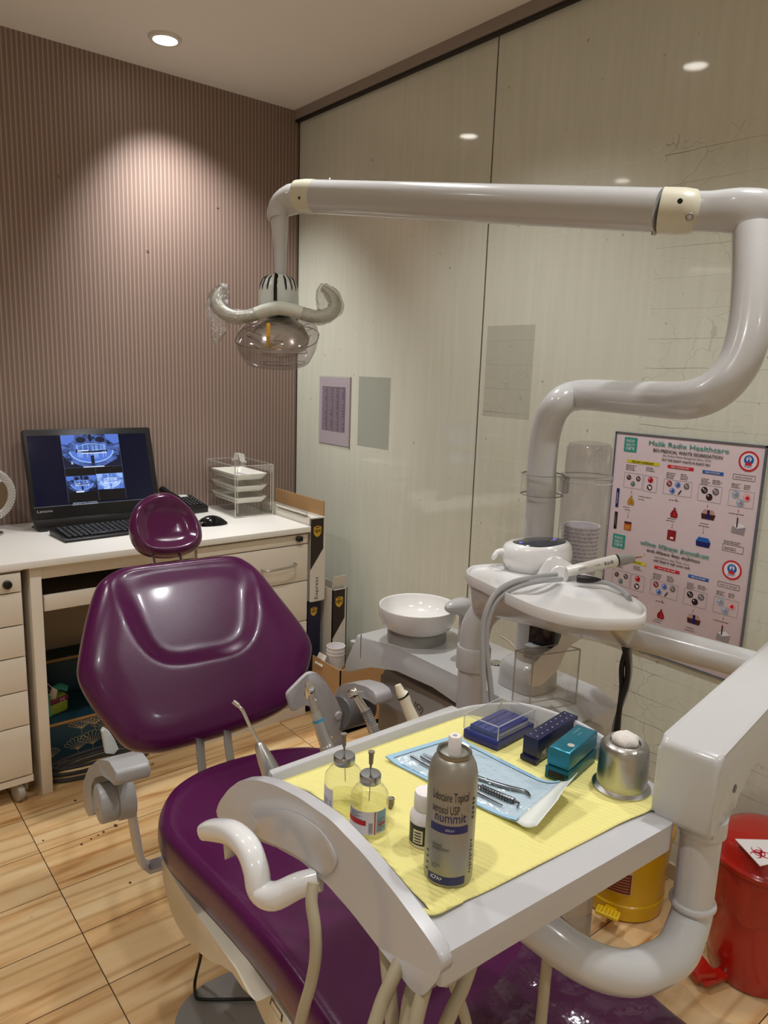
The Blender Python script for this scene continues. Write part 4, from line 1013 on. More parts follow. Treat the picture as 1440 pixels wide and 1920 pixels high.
# seat
sl = [(-.05, .355), (-.13, .325), (-.19, .27), (-.227, .19), (-.222, .08), (-.212, -.05), (-.204, -.25), (-.200, -.45), (-.197, -.62), (-.19, -.72), (-.16, -.765)]
SOUT = sm2([(.05, .355)]+[( -u, v) for u, v in sl[1:]]+[(u, v) for u, v in sl[::-1]], 4)
if sum(SOUT[i].x*SOUT[(i+1) % len(SOUT)].y-SOUT[(i+1) % len(SOUT)].x*SOUT[i].y for i in range(len(SOUT))) < 0: SOUT.reverse()
SZ = .475
def sh_(x, y, s_):
    return .012*(x/.23)**2 + .012*math.exp(-((y-.30)/.09)**2)
b = MB(); cushion(b, SOUT, ch(0, 0, SZ), CU, CV, [(.0001, -.052), (.6, -.052), (.88, -.050), (.94, -.044), (.985, -.028), (1.0, -.008), (.992, .010), (.965, .022), (.93, .027), (.88, .028)]+[(k, .026) for k in (.8, .7, .6, .5, .4, .3, .2, .1, .0001)], sh_)
def rise(v):                              # the seat climbs towards the knees
    t_ = min(max((.16-v)/.50, 0), 1); return .062*t_*t_*(3-2*t_)
for vv in b.bm.verts: vv.co.z += rise((vv.co-CO).dot(CV))
b.build('seat', VINYL, chair, subsurf=1)
# cream under-seat cover and link arm
def cp(px, py, u=-.222):
    O_ = ch(u, 0, 0); q = Pp(px, py, O_, CU)-O_; return (q.dot(CV), q.z)
co = [(v_.x, v_.y) for v_ in catmull([(*cp(*p), 0) for p in [(303, 1600), (305, 1650), (320, 1707), (345, 1755), (385, 1795), (425, 1812), (462, 1806)]], 4)]
co = [(v_, min(z_, .425+rise(v_))) for v_, z_ in co]; v1_, v0_ = co[-1][0]-.03, co[0][0]
co += [(v1_, .432+rise(v1_))]+[(v1_+(v0_-v1_)*k/6, .441+rise(v1_+(v0_-v1_)*k/6)) for k in range(1, 7)]
b = MB(); b.prism(co, ch(-.222, 0, 0), CV, Z, 0, .434, .004, 2); b.build('under_seat_cover', CREAM, chair)
la = [cp(*p, u=-.205) for p in [(428, 1800), (490, 1790), (566, 1908), (610, 1990), (530, 2020), (480, 1915)]]
la = [(v_, min(z_, .428+rise(v_))) for v_, z_ in la]
b = MB(); b.prism(la, ch(-.195, 0, 0), CV, Z, 0, .12, .006); b.build('link_arm', CREAM, chair)
q = Print(lambda x, y, l: ch(-.195-l, 0, 0)+CV*x+Z*y)
p0 = [cp(*p, u=-.195) for p in [(509, 1870), (531, 1903), (529, 1918), (506, 1882)]]
q.poly(p0, mat('label_dark_edge', rgb(60, 50, 42), .6), .0004); cx_ = sum(p[0] for p in p0)/4; cz_ = sum(p[1] for p in p0)/4
q.poly([(cx_+(p[0]-cx_)*.8, cz_+(p[1]-cz_)*.74) for p in p0], CREAM, .0008); q.build('rating_label', chair)
# lift column and floor plate
b = MB(); b.bounds((.62, .55, .03), (.84, 1.0, .30), .03, 3); b.build('lift_column', CREAM, chair)
b = MB(); b.prism(round_poly([(-.20, .285), (.24, .285), (.27, -.55), (-.14, -.55), (-.22, -.25)], [.12, .1, .1, .1, .1], 8), ch(0, 0, 0), CU, CV, .002, .028, .006); b.build('base_plate', BASEG, chair)
# flat steel bars carrying the backrest
for (x0, y0, x1, y1) in ((374, 1392, 382, 1450), (424, 1372, 436, 1430)):
    a_ = P(x0, y0, y=1.47); c_ = P(x1, y1+6, y=1.335); c_.z = min(c_.z, SZ)
    a_ = a_+Vector((0, .0, .03)); b = MB(); b.tube([a_, (a_+c_)/2+Vector((0, .004, 0)), c_, c_+Vector((0, -.07, -.02))], .011, 8, sec=(.25, 1), ex=6, up=(0, -1, .3)); b.build('support_bar', STEEL, chair)
# left armrest: L-bracket, hub, curved pad and pale fin
LY = 1.235
def lp(px, py, dy=0): return P(px, py, y=LY+dy)
b = MB(); b.tube([lp(243, 1500), lp(250, 1545), lp(258, 1590), lp(265, 1618), lp(280, 1626), P(305, 1618, y=LY-.01), ch(-.16, .21, .428)], .019, 12, sec=(1, .26), ex=6, up=(0, 1, 0)); b.build('armrest_bracket', LGREY, chair)
hc0 = lp(184, 1508, -.03); hc1 = hc0+CU*.058
ax_ = (hc1-hc0).normalized()
b = MB(); hl = (hc1-hc0).length; b.lathe([(.028, -.002), (.033, .0), (.0345, .004), (.0345, hl*.45), (.033, hl*.5), (.037, hl*.52), (.038, hl*.95), (.035, hl)], hc0, ax_, 28); hub = b.build('armrest_hub', GREY, chair)
b = MB(); b.lathe([(.003, -.0025), (.003, .002)], hc0+Vector((-.0, -.004, -.008)), ax_, 12); b.build('screw_hole', BLACK, hub)
def armpad(pxs, O_, depth, m):
    loc = []
    for p in pxs:
        q = Pp(*p, O_, CU)-O_; loc.append((q.dot(CV), q.z))
    b = MB(); b.prism(round_poly(loc, .010, 4), O_, CV, Z, 0, depth, .0045, 3); return b.build('armrest_pad', m, chair)
armpad([(164, 1532), (155, 1500), (156, 1466), (166, 1440), (184, 1424), (204, 1427), (217, 1448), (218, 1476), (206, 1464), (191, 1454), (177, 1458), (170, 1476), (171, 1500), (175, 1528)], lp(185, 1460, -.035), .054, GREY)
fo = [(190, 1370), (194, 1364), (203, 1369), (213, 1384), (221, 1402), (212, 1412), (197, 1411)]
f0 = lp(205, 1390); b = MB(); b.prism([((lp(*p)-f0).x, (lp(*p)-f0).z) for p in fo], f0, (1, 0, 0), (0, 0, 1), -.006, .006, .002); b.build('armrest_fin', mat('pale_fin', rgb(196, 200, 196), .25), chair)
# right armrest: side plate, hub and curved pad
RY = 1.36
def rp(px, py, dy=0): return P(px, py, y=RY+dy)
o_ = [(568, 1268), (580, 1258), (597, 1263), (612, 1282), (628, 1308), (641, 1338), (643, 1362), (634, 1379), (620, 1381), (607, 1366), (592, 1340), (576, 1318), (545, 1335), (535, 1300)]
f0 = rp(600, 1310); b = MB(); b.prism(round_poly([((rp(*p)-f0).x, (rp(*p)-f0).z) for p in o_], .010, 3), f0, (1, 0, 0), (0, 0, 1), -.005, .005, .002); b.build('armrest_plate', LGREY, chair)
b = MB(); b.lathe([(.011, 0), (.011, .003), (.009, .006), (.0, .007)], rp(631, 1340)+Vector((0, -.004, 0)), (0, -1, 0), 20); b.build('plate_bolt', LGREY, chair)
h0, h1 = rp(634, 1337, .008), rp(684, 1325, .03); ax_ = (h1-h0).normalized(); hl = (h1-h0).length
b = MB(); b.lathe([(.040, 0), (.043, .004), (.043, hl*.9), (.039, hl)], h0, ax_, 28); b.build('armrest_hub', DGREY, chair)
armpad([(626, 1312), (629, 1294), (642, 1283), (664, 1281), (688, 1288), (705, 1301), (707, 1324), (690, 1313), (666, 1303), (646, 1304), (637, 1316)], rp(665, 1300, .005), .046, LGREY)
b = MB(); b.tube([rp(632, 1370, .012), rp(636, 1400, .012), ch(.20, .28, .44)], .018, 12, sec=(1, .26), ex=6, up=(0, 1, 0)); b.build('armrest_bracket', LGREY, chair)
# clear plastic foot cover lying on the seat front
b = MB(); rings = []
fc = [P(905, 1925, z=.508), P(1075, 1836, z=.508), P(1170, 1866, z=.508)]
rnd = random.Random(11)
NU, NV = 26, 26
for j in range(NV+1):
    r = []
    for i in range(NU+1):
        u = -.10+.315*i/NU; v = -.44-.32*j/NV+(.02*math.sin(i*.4) if j == 0 else 0)-(.16*max(0, .5-i/NU) if True else 0)
        edge = .005
        z = SZ+.040+rise(v)+.012*(u/.23)**2+.004*math.sin(u*60+2*math.sin(v*31))*math.sin(v*44+u*20)+.003*math.sin(v*90)
        r.append(ch(u, v, z))
    rings.append(r)
b.grid(rings, False); o = b.build('plastic_cover', clear('cover_film', (.86, .86, .88, 1), .10, .8, .07, bump=(14, .7)))
tag(o, 'clear wrinkled plastic cover lying over the foot end of the purple chair', 'plastic cover')
cable('power_cable', 'black power cable running from the chair base over the floor plate', [(P(377, 1783, z=.16)), P(375, 1800, z=.12), P(366, 1838, z=.034), P(366, 1862, z=.034), P(374, 1873, z=.034), P(420, 1874, z=.034), P(470, 1873, z=.034), P(520, 1872, z=.034)], .0035, RUBBER)

# ------------------------------------------------------------------ spittoon unit
t = thing('spittoon_unit', 'white spittoon unit with round basin beside the glass wall', 'spittoon unit', (1.25, 1.15, 0))
UX0, UT = 1.10, .695
def up_(px, py): 
    q = P(px, py, x=UX0); return (q.y, q.z)
fo = [up_(*p) for p in [(645, 1246), (668, 1208), (740, 1212), (860, 1265), (960, 1325), (1020, 1370)]]
fl_ = [up_(*p) for p in [(1015, 1405), (862, 1322), (780, 1286), (728, 1269), (688, 1264), (648, 1264)]]
top = [(fo[0][0]+.0, fo[0][1]), (fo[1][0], UT-.02), (fo[2][0], UT), (fo[3][0], UT), (.86, UT), (.80, UT-.02)]
bot = [(.80, .585), (1.0, .622), (1.15, .640), (1.28, .640), (1.38, .615), (fl_[5][0], fl_[5][1])]
poly = [(-y, z) for y, z in top+bot]
b = MB(); b.prism(poly, (UX0, 0, 0), (0, -1, 0), (0, 0, 1), -.215, 0, .006, 3); b.build('top_body', UNITW, t)
b = MB(); b.prism(round_poly([(-1.40, .005), (-1.38, .60), (-.81, .60), (-.81, .005)], .02), (UX0+.035, 0, 0), (0, -1, 0), (0, 0, 1), -.165, 0, .012, 3); lb = b.build('lower_body', mat('unit_grey_panel', rgb(160, 154, 150), .4), t)
mk = P(785, 1327, x=UX0+.034); q = Print(planemap((UX0+.0345, mk.y, mk.z), (0, -1, 0), (0, 0, 1))); EM = mat('unit_mark_print', rgb(70, 66, 66), .5)
q.ring(0, .002, .006, .0085, EM, .0006); q.ring(-.0045, .004, .009, .011, EM, .0006, a0=2.2, a1=4.0); q.ring(.0045, .0, .009, .011, EM, .0006, a0=-1.0, a1=.8); q.rect(.006, -.014, .010, -.010, EM, .0006); q.build('maker_mark', lb)
def seam(y): 
    b = MB(); b.bounds((UX0-.0006, y-.0012, .618), (UX0+.001, y+.0012, UT-.012)); return b
seam(P(676, 1230, x=UX0).y).build('panel_seam', mat('seam_grey', rgb(120, 116, 114), .5), t)
# basin
bc = Vector((1.185, 1.30, 0)); bz = P(784, 1134, y=1.30)
bc = Vector((bz.x, 1.30, 0)); zr = bz.z; 
b = MB(); b.lathe([(.074, UT-.002), (.074, UT+.028), (.070, UT+.030)], (bc.x, bc.y, 0), seg=40); b.build('basin_base', mat('basin_ring_grey', rgb(150, 150, 144), .4), t)
R0 = 74/FPX*(bz-CC).dot(CF)
b = MB(); z0 = UT+.024
b.lathe([(.040, z0), (R0*.72, z0+.003), (R0*.88, z0+.014), (R0*.97, z0+.034), (R0, zr-.004), (R0*.99, zr), (R0*.95, zr-.001), (R0*.93, zr-.006), (R0*.86, z0+.036), (R0*.66, z0+.021), (.03, z0+.014), (.001, z0+.012)], (bc.x, bc.y, 0), seg=48); b.build('basin', mat('basin_porcelain', rgb(232, 230, 226), .15, coat=.4), t)
# cup filler column with domed spout
fc_ = P(872, 1222, z=UT); fy = fc_.y; ft = P(868, 1140, y=fy)
b = MB(); b.lathe([(.021, UT-.002), (.0195, UT+.004), (.0185, ft.z-.004)], (fc_.x, fy, 0), seg=24)
b.build('filler_column', UNITW, t)
b = MB(); a_, c_ = P(842, 1146, y=fy), P(890, 1142, y=fy); b.tube([P(836, 1141, y=fy), P(846, 1139, y=fy), P(866, 1137, y=fy), P(884, 1143, y=fy), P(896, 1155, y=fy)], [.005, .017, .025, .023, .010], 20, smooth=5, sec=(.9, 1)); b.build('filler_spout', UNITW, t)
for p_ in ((664, 1207), (690, 1196)):
    q_ = P(*p_, y=1.475 if p_[0] < 670 else 1.44); b = MB(); b.lathe([(.005, -.03), (.005, .004), (.010, .005), (.010, .008)], q_, seg=14); b.build('valve_knob', UNITW, t)
b = MB(); b.lathe([(.014, 0), (.016, .002), (.0135, .004), (.010, .003)], P(930, 1244, z=UT), seg=24); b.build('drain_ring', CHROME, t)
b = MB(); b.bounds((UX0+.02, .765, .005), (UX0+.115, .83, .672), .010, 3); b.build('side_box', mat('unit_side_beige', rgb(176, 168, 156), .45), t)
# bracket that carries the delivery post
b = MB(); b.bounds((.955, .895, .585), (UX0+.02, .985, .650), .012, 3); b.build('post_bracket', UNITW, t)

# ------------------------------------------------------------------ operating light on its own pole
pb = P(1000, 1262, d=1.53); pole = Vector((1.195, .955, 0))
t = thing('operating_light', 'white overhead dental lamp on a long jointed arm with cling-wrapped handles', 'dental lamp', (pole.x, pole.y, UT+.001))
d0 = 1.49
pts = [Vector((pole.x, pole.y, UT+.04)), Vector((pole.x, pole.y, .90)), Vector((pole.x, pole.y, 1.10)), P(1016, 870, x=pole.x+.003), P(1026, 800, x=pole.x), P(1048, 757, x=pole.x-.004), P(1085, 741, d=1.46), P(1160, 744, d=1.34), P(1250, 750, d=1.19), P(1300, 748, d=1.12), P(1348, 726, d=1.09), P(1385, 680, d=1.08), P(1404, 620, d=1.08), P(1412, 540, d=1.09), P(1413, 432, d=1.11)]
rad = [.030]*7+[.030]*8
tp_ = pts; b = MB(); b.tube(tp_, rad, 24, smooth=5, up=(0, 1, 0)); b.build('pole', UNITW, t)
b = MB(); b.tube([(pole.x, pole.y, UT+z_) for z_ in (.001, .03, .05, .058, .0605)], [.053, .052, .049, .042, .030], 40, ex=4, up=(1, 0, 0)); b.build('pole_foot', UNITW, t)
b = MB(); a_ = P(990, 1190, x=pole.x); b.lathe([(.0315, -.001), (.0315, .001)], (pole.x, pole.y, a_.z+.035), seg=24); b.build('pole_cord_tie', mat('tie_brown', rgb(120, 104, 88), .6), t)
# elbow
e0 = P(1318, 395, d=1.15); e1 = P(1412, 400, d=1.11)
b = MB(); b.tube([P(1290, 397, d=1.155), P(1330, 397, d=1.14), P(1380, 396, d=1.12), P(1420, 398, d=1.11), P(1450, 408, d=1.105)], [.030, .030, .033, .033, .026], 20, sec=(.98, .80), ex=3, smooth=4, up=(0, 0, 1)); b.build('elbow', UNITW, t)
# long arm
a0, a1 = P(1240, 395, d=1.17), P(592, 369, d=1.62)
b = MB(); b.tube([a0, (a0+a1)/2, a1], [.0335, .034, .0345], 28, up=(0, 0, 1), ex=2.3); arm = b.build('arm', UNITW, t)
c0_ = P(1318, 398, d=1.145)
b = MB(); dv = (c0_-a0); b.tube([a0+dv*.0, a0+dv*.5, a0+dv*.78, a0+dv*.93, a0+dv*1.0], [.0345, .0345, .0325, .026, .014], 24, up=(0, 0, 1), ex=2.3); cap = b.build('arm_cap', CREAMCAP, t)
b = MB(); nrm = (CC-c0_).normalized(); pt = P(1293, 407, d=1.105); b.lathe([(.0065, -.006), (.0065, .0), (.005, .001), (.0035, -.002), (.001, -.002)], pt, nrm, 20); b.build('cap_screw', STEEL, cap)
b = MB(); b.lathe([(.004, -.006), (.004, .001)], P(1275, 377, d=1.115), nrm, 14); b.build('cap_hole', BLACK, cap)
dv = P(558, 368, d=1.64)-a1
b = MB(); b.tube([a1-dv*.02, a1+dv*.5, a1+dv], [.0352, .0352, .033], 24, up=(0, 0, 1), ex=2.3); cap = b.build('arm_cap', CREAMCAP, t)
b = MB(); b.lathe([(.003, -.006), (.003, .001)], P(561, 371, d=1.60), (CC-a1).normalized(), 12); b.build('cap_screw', BLACK, cap)
for p_ in ((618, 338), (612, 394), (1222, 354), (1226, 437)):
    pass
b = MB(); b.lathe([(.004, -.004), (.004, .003), (.002, .005)], P(618, 339, d=1.60), (0, 0, 1), 12); b.build('arm_screw', STEEL, arm)
b = MB(); b.lathe([(.004, -.003), (.004, .004)], P(1226, 436, d=1.175), (0, 0, -1), 12); b.build('arm_screw', STEEL, arm)
b = MB(); b.lathe([(.004, -.003), (.004, .004)], P(612, 395, d=1.615), (0, 0, -1), 12); b.build('arm_screw', STEEL, arm)
# curved end and drop stem
b = MB(); b.tube([P(566, 371, d=1.64), P(548, 374, d=1.645), P(530, 384, d=1.65), P(521, 397, d=1.65), P(521, 411, d=1.65)], [.032, .033, .029, .024, .0225], 20, smooth=4, up=(0, 1, 0)); b.build('arm_end', UNITW, t)
b = MB(); b.tube([P(524, 408, d=1.65), P(525, 440, d=1.65), P(526, 470, d=1.65), P(526, 500, d=1.65), P(526, 522, d=1.65), P(526, 532, d=1.65)], [.0205, .0175, .0142, .0135, .012, .008], 20, smooth=4, up=(0, 1, 0)); b.build('stem', UNITW, t)
# lamp head
HD = 1.65; LHM = mat('lamp_head_white', rgb(205, 212, 206), .3)
hc = P(523, 555, d=HD); hx = CR.copy(); hx.z = 0; hx.normalize(); hy = Z.cross(hx)    # across / away
def lh(a, b_, c): return hc+hx*a+hy*b_+Z*c
k_ = HD/FPX
b = MB(); rings = []
for r_, z_ in ((.012, .046), (.026, .0425), (.036, .033), (.042, .018), (.0435, .0), (.0435, -.030), (.041, -.036), (.03, -.040)):
    rings.append([lh(r_*math.copysign(abs(math.cos(2*PI*i/32))**.8, math.cos(2*PI*i/32)), .9*r_*math.copysign(abs(math.sin(2*PI*i/32))**.8, math.sin(2*PI*i/32)), z_) for i in range(32)])
b.grid(rings); head = b.build('lamp_housing', LHM, t)
def hsurf(ph, z_):
    zr_ = [(.046, .012), (.0425, .026), (.033, .036), (.018, .042), (.0, .0435), (-.03, .0435)]
    for (z1_, r1_), (z2_, r2_) in zip(zr_[:-1], zr_[1:]):
        if z2_ <= z_ <= z1_: r_ = r1_+(r2_-r1_)*(z1_-z_)/(z1_-z2_); break
    c, q_ = math.cos(ph), math.sin(ph); r_ *= .972
    return lh(r_*math.copysign(abs(c)**.8, c), .9*r_*math.copysign(abs(q_)**.8, q_), z_)
b = MB(); b.tube([hsurf(-PI/2, z_) for z_ in (.0425, .036, .026, .012, 0)]+[hsurf(-PI/2, -.014)], .0078, 12, sec=(.22, 1), ex=5, up=(0, -1, 0)); b.build('housing_slot', BLACKG, head)
for sx in (-1, 1):
    for da in (24, 46, 68):
        ph = math.radians(-90+sx*da); b = MB(); b.tube([hsurf(ph, z_) for z_ in (.0425, .038, .033, .026, .018, .010)], [.0012, .0022, .0026, .0027, .0026, .0016], 8); b.build('vent_slot', BLACK, head)
b = MB(); b.lathe([(.0022, 0), (.0022, .002)], lh(0, -.0395, -.028), hy*-1, 10); b.build('housing_screw', BLACK, head)
# horn-shaped handles, wrapped
def hd(px, py, dy=0): return P(px, py, d=HD+dy)
HW = mat('handle_white', rgb(206, 208, 196), .3)
hL = [hd(524, 577, -.034), hd(498, 582, -.038), hd(470, 591, -.037), hd(445, 594, -.035), hd(424, 588, -.035), hd(410, 573, -.035), hd(408, 555, -.035), hd(418, 538, -.035)]
hRt = [hd(522, 577, -.034), hd(549, 582, -.038), hd(578, 591, -.037), hd(600, 595, -.035), hd(620, 588, -.035), hd(630, 574, -.035), hd(624, 555, -.035), hd(606, 538, -.035)]
for pts_, nm in ((hL, 'handle'), (hRt, 'handle')):
    b = MB(); b.tube(pts_, [.0155, .0145, .013, .013, .014, .013, .010, .005], 14, smooth=4, up=(0, 0, 1)); hnd = b.build(nm, HW, t)
    b = MB(); rr2 = [.012, .0155, .0155, .0165, .0165, .0175, .016, .010]
    path = catmull(pts_[1:] if False else pts_, 5); rs = lerp_list(rr2, 5); rnd = random.Random(4)
    b.tube(path[8:], [r*(1+.20*(rnd.random()-.5)) for r in rs[8:]], 14, up=(0, 0, 1)); b.build('cling_wrap', WRAP, hnd)
    if pts_ is hL:
        b = MB(); rings = []
        for (px, py, w_) in ((421, 532, 8), (410, 548, 19), (407, 572, 22), (412, 596, 22), (412, 615, 17), (408, 634, 11), (404, 643, 5)):
            c = hd(px, py, -.03); rings.append([c+hx*(w_*k_*math.cos(2*PI*i/14)*(1+.1*math.sin(i*5+py)))+hy*(.010*math.sin(2*PI*i/14)) for i in range(14)])
        b.grid(rings); b.build('wrap_bag', WRAP, hnd)
    else:
        b = MB(); rings = []
        for (px, py, w_) in ((604, 532, 3), (603, 545, 10), (608, 560, 16), (612, 576, 18), (612, 590, 14)):
            c = hd(px, py, -.03); rings.append([c+hx*(w_*k_*math.cos(2*PI*i/14))+hy*(.010*math.sin(2*PI*i/14)) for i in range(14)])
        b.grid(rings); b.build('wrap_bag', WRAP, hnd)
# clear shield and reflector
def srings(spec, n=36, ex=2.8):
    rings = []
    for (px0, px1, py, dp, off) in spec:           # left px, right px, centre row, depth half-size, away offset
        c = P((px0+px1)/2, py, d=HD+off); w_ = (px1-px0)/2*k_; r = []
        for i in range(n):
            a = 2*PI*i/n; x = math.copysign(abs(math.cos(a))**(2/ex), math.cos(a)); y = math.copysign(abs(math.sin(a))**(2/ex), math.sin(a))
            r.append(c+hx*(x*w_)+hy*(y*dp)+Z*(y*dp*.34))
        rings.append(r)
    return rings
b = MB(); b.grid(srings([(492, 552, 597, .02, .0), (462, 582, 603, .050, .0), (448, 594, 618, .078, .0), (444, 597, 630, .088, 0), (450, 593, 652, .084, .0), (464, 582, 672, .070, -.01), (486, 564, 682, .040, -.012)]), True, False, True); sh = b.build('clear_shield', SHIELD, t)
for (x0, x1, y, dd) in ((492, 572, 657, -.088), (496, 568, 678, -.080)):
    b = MB(); c0_, c1_ = P(x0, y, d=HD+dd), P(x1, y, d=HD+dd); b.tube([c0_, (c0_+c1_)/2+hy*-.004, c1_, c1_+Z*-.006, (c0_+c1_)/2+hy*-.004+Z*-.008, c0_+Z*-.006, c0_], .0009, 6, smooth=3); b.build('moulded_rib', CLRIB, sh)
for sx in (-1, 1):
    for k in range(4):
        x0, y0 = 523+sx*(30+8*k*.3), 612+k*13; x1 = 523+sx*(66-3*k); b = MB(); c0_, c1_ = P(x0, y0+4, d=HD-.086), P(x1, y0-9, d=HD-.06); b.tube([c0_, c1_], .0009, 6); b.build('moulded_rib', CLRIB, sh)
pr = srings([(444, 597, 631, .0885, 0), (443, 598, 634, .089, 0)])
b = MB(); b.tube(pr[0]+[pr[0][0]], .0011, 6); b.build('shield_rim', CLRIB, sh)
RFL = mat('lamp_reflector', rgb(196, 188, 176), .22, .35)
b = MB(); b.grid(srings([(500, 546, 598, .03, .0), (478, 568, 612, .05, .0), (466, 580, 634, .060, .0), (470, 576, 650, .058, .0)], ex=2.2), True, True, False); b.build('reflector', RFL, t)
b = MB(); c = P(503, 628, d=HD-.062); b.box(c, (.008, .004, .050), None, .001); b.build('bulb_holder', mat('amber_filter', rgb(226, 170, 40), .25, coat=.3), t)
b = MB(); b.lathe([(.010, -.012), (.012, 0), (.011, .012)], P(522, 648, d=HD-.05), hx, 16); b.build('bulb', CHROME, t)

# ------------------------------------------------------------------ cup dispenser on the pole
cx_ = P(1096, 950, d=1.53); t = thing('cup_dispenser', 'clear acrylic paper cup tube clamped to the lamp pole', 'cup dispenser', (cx_.x, cx_.y, .93))
zt, zm, zb = P(1108, 828, x=cx_.x).z, P(1105, 892, x=cx_.x).z, P(1090, 1075, x=cx_.x).z
R1 = 45/FPX*1.53
b = MB(); b.lathe([(R1*.985, zm), (R1*1.0, zm-.006), (R1*1.0, zb)], (cx_.x, cx_.y, 0), seg=40, cap0=False, cap1=False); b.build('tube', CUPTUBE, t)
b = MB(); b.lathe([(.001, zt), (R1*.5, zt-.001), (R1*.80, zt-.004), (R1*.90, zt-.012), (R1*.93, zm+.004), (R1*1.06, zm+.002), (R1*1.06, zm-.004)], (cx_.x, cx_.y, 0), seg=40, cap0=False, cap1=False); b.build('lid', CUPTUBE, t)
for z_ in (zm-.001, zm-.012):
    b = MB(); b.lathe([(R1*1.05, z_-.0008), (R1*1.065, z_), (R1*1.05, z_+.0008)], (cx_.x, cx_.y, 0), seg=40, cap0=False, cap1=False); b.build('rim_ring', CLEARE, t)
cz = P(1016, 908, x=pole.x).z; b = MB()
b.lathe([(.034, -.021), (.043, -.021), (.043, .021), (.034, .021), (.034, -.021)], (pole.x, pole.y, cz), seg=36, cap0=False, cap1=False); b.build('clamp', CLEAR, t)
for z_ in (-.021, .021):
    b = MB(); b.lathe([(.0415, z_-.001), (.0445, z_), (.0415, z_+.001)], (pole.x, pole.y, cz), seg=36, cap0=False, cap1=False); b.build('clamp_edge', mat('clamp_edge_grey', rgb(120, 118, 116), .2), t)
b = MB(); mid = (Vector((pole.x, pole.y, cz))+Vector((cx_.x, cx_.y, cz)))/2; dv = Vector((cx_.x-pole.x, cx_.y-pole.y, 0)); b.box(mid, (max(dv.length-.088, .012), .030, .034), Matrix.Rotation(math.atan2(dv.y, dv.x), 3, 'Z'), .003); b.build('clamp_block', clear('block_acrylic', (.8, .8, .8, 1), .08, 1, .15, bump=(200, .6)), t)
cc0 = P(1085, 985, x=cx_.x-.01); r1c = 33/FPX*1.53; STAR = mat('cup_star_print', rgb(60, 60, 84), .5)
for k in range(12):
    ztop = cc0.z-.0082*k
    b = MB(); c_ = (cx_.x-.004, cx_.y, 0); b.lathe([(r1c*.72, ztop-.068), (r1c*.965, ztop-.002), (r1c*1.03, ztop-.001), (r1c*1.03, ztop+.0015), (r1c*.965, ztop+.001), (r1c*.70, ztop-.066)], c_, seg=36, cap1=False)
    o = b.build('paper_cup', PAPERW); tag(o, 'white star-printed paper cup in the nested stack inside the clear dispenser tube', 'cup', 'paper cups in the dispenser')
    q = Print(cylmap((c_[0], c_[1], 0), r1c*.985, math.atan2(-c_[1], -c_[0]), 0))
    for j in range(-4, 5):
        x = (j+.35*(k % 3))*.011
        if abs(x) < r1c*1.4: q.disc(x, ztop-.0044, .0011, STAR, .0008, 6, .7)
    me_parent = o; q.build('star_print', o)
b_ = None
# black x-ray viewer box on the pole
vb = [P(992, 1163, d=1.475), P(1036, 1174, d=1.44), P(1038, 1205, d=1.44)]
c_ = (vb[0]+vb[2])/2; dv = vb[1]-vb[0]
t = thing('viewer_box', 'small black box mounted on the lamp pole under the side tray', 'box', (c_.x, c_.y, c_.z))
Rv = Matrix.Rotation(math.atan2(dv.y, dv.x), 3, 'Z'); ov = Rv @ Vector((0, .030, 0))
b = MB(); b.box(c_+ov*.55, (.058, .030, .066), Rv, .003); b.build('case', BLACK, t)
b = MB(); b.box(c_+ov*.0+Vector((0, 0, -.002)), (.044, .002, .034), Rv, .0005); b.build('window', mat('dark_brown_glass', rgb(52, 40, 34), .1), t)
b = MB(); b.box(c_+ov*.0+Vector((0, 0, -.045)), (.058, .034, .03), Rv, .006); b.build('holder', mat('holder_grey', rgb(176, 178, 178), .35), t)
# acrylic pouch holder
h0 = P(967, 1222, d=1.40); h1 = P(1000, 1230, d=1.375); h2 = P(1091, 1184, d=1.41); hb = P(967, 1333, d=1.40).z
t = thing('pouch_holder', 'open clear acrylic holder with a white pouch beside the spittoon', 'holder', (h1.x, h1.y, hb))
e1 = (h0-h1); e1.z = 0; e2 = (h2-h1); e2.z = 0; zt_ = h1.z; L1, L2 = e1.length, e2.length; e1.normalize(); e2.normalize()
b = MB()
def panel(b, O, d, l, z0, z1, th=.003):
    n = d.cross(Z); b.prism([(0, 0), (l, 0), (l, z1-z0), (0, z1-z0)], (O.x, O.y, z0), d, Z, -th/2, th/2)
panel(b, h1, e1, L1, hb, zt_); panel(b, h1, e2, L2, hb, zt_); panel(b, h1+e2*L2, e1, L1, hb, zt_); panel(b, h1+e1*L1, e2, L2, hb, zt_); b.build('walls', CLEAR, t)
b = MB()
for o_ in (h1, h1+e1*L1, h1+e2*L2): b.tube([Vector((o_.x, o_.y, hb)), Vector((o_.x, o_.y, zt_))], .0017, 6)
cs = [h1+e1*L1, h1, h1+e2*L2, h1+e2*L2+e1*L1]
for z_ in (zt_, hb): b.tube([Vector((c.x, c.y, z_)) for c in cs+[cs[0]]], .0016, 6)
b.build('edge_strips', frosted('holder_edge', rgb(190, 190, 184), .5), t)
b = MB(); pO = h1+e1*(L1*.5)
b.tube([pO+e2*.014+Z*(-.055), pO+e2*.03+Z*(-.05), pO+e2*.06+Z*(-.026), pO+e2*.085+Z*(.0), pO+e2*.10+Z*.02, pO+e2*.125+Z*.038], [.012, .024, .027, .013, .019, .026], 14, sec=(1, .16), smooth=4, up=(0, 0, 1)); tag(b.build('pouch', mat('white_film_pouch', rgb(236, 234, 232), .3, bump=(60, .9))), 'crumpled white pouch sticking out of the clear acrylic holder', 'pouch')
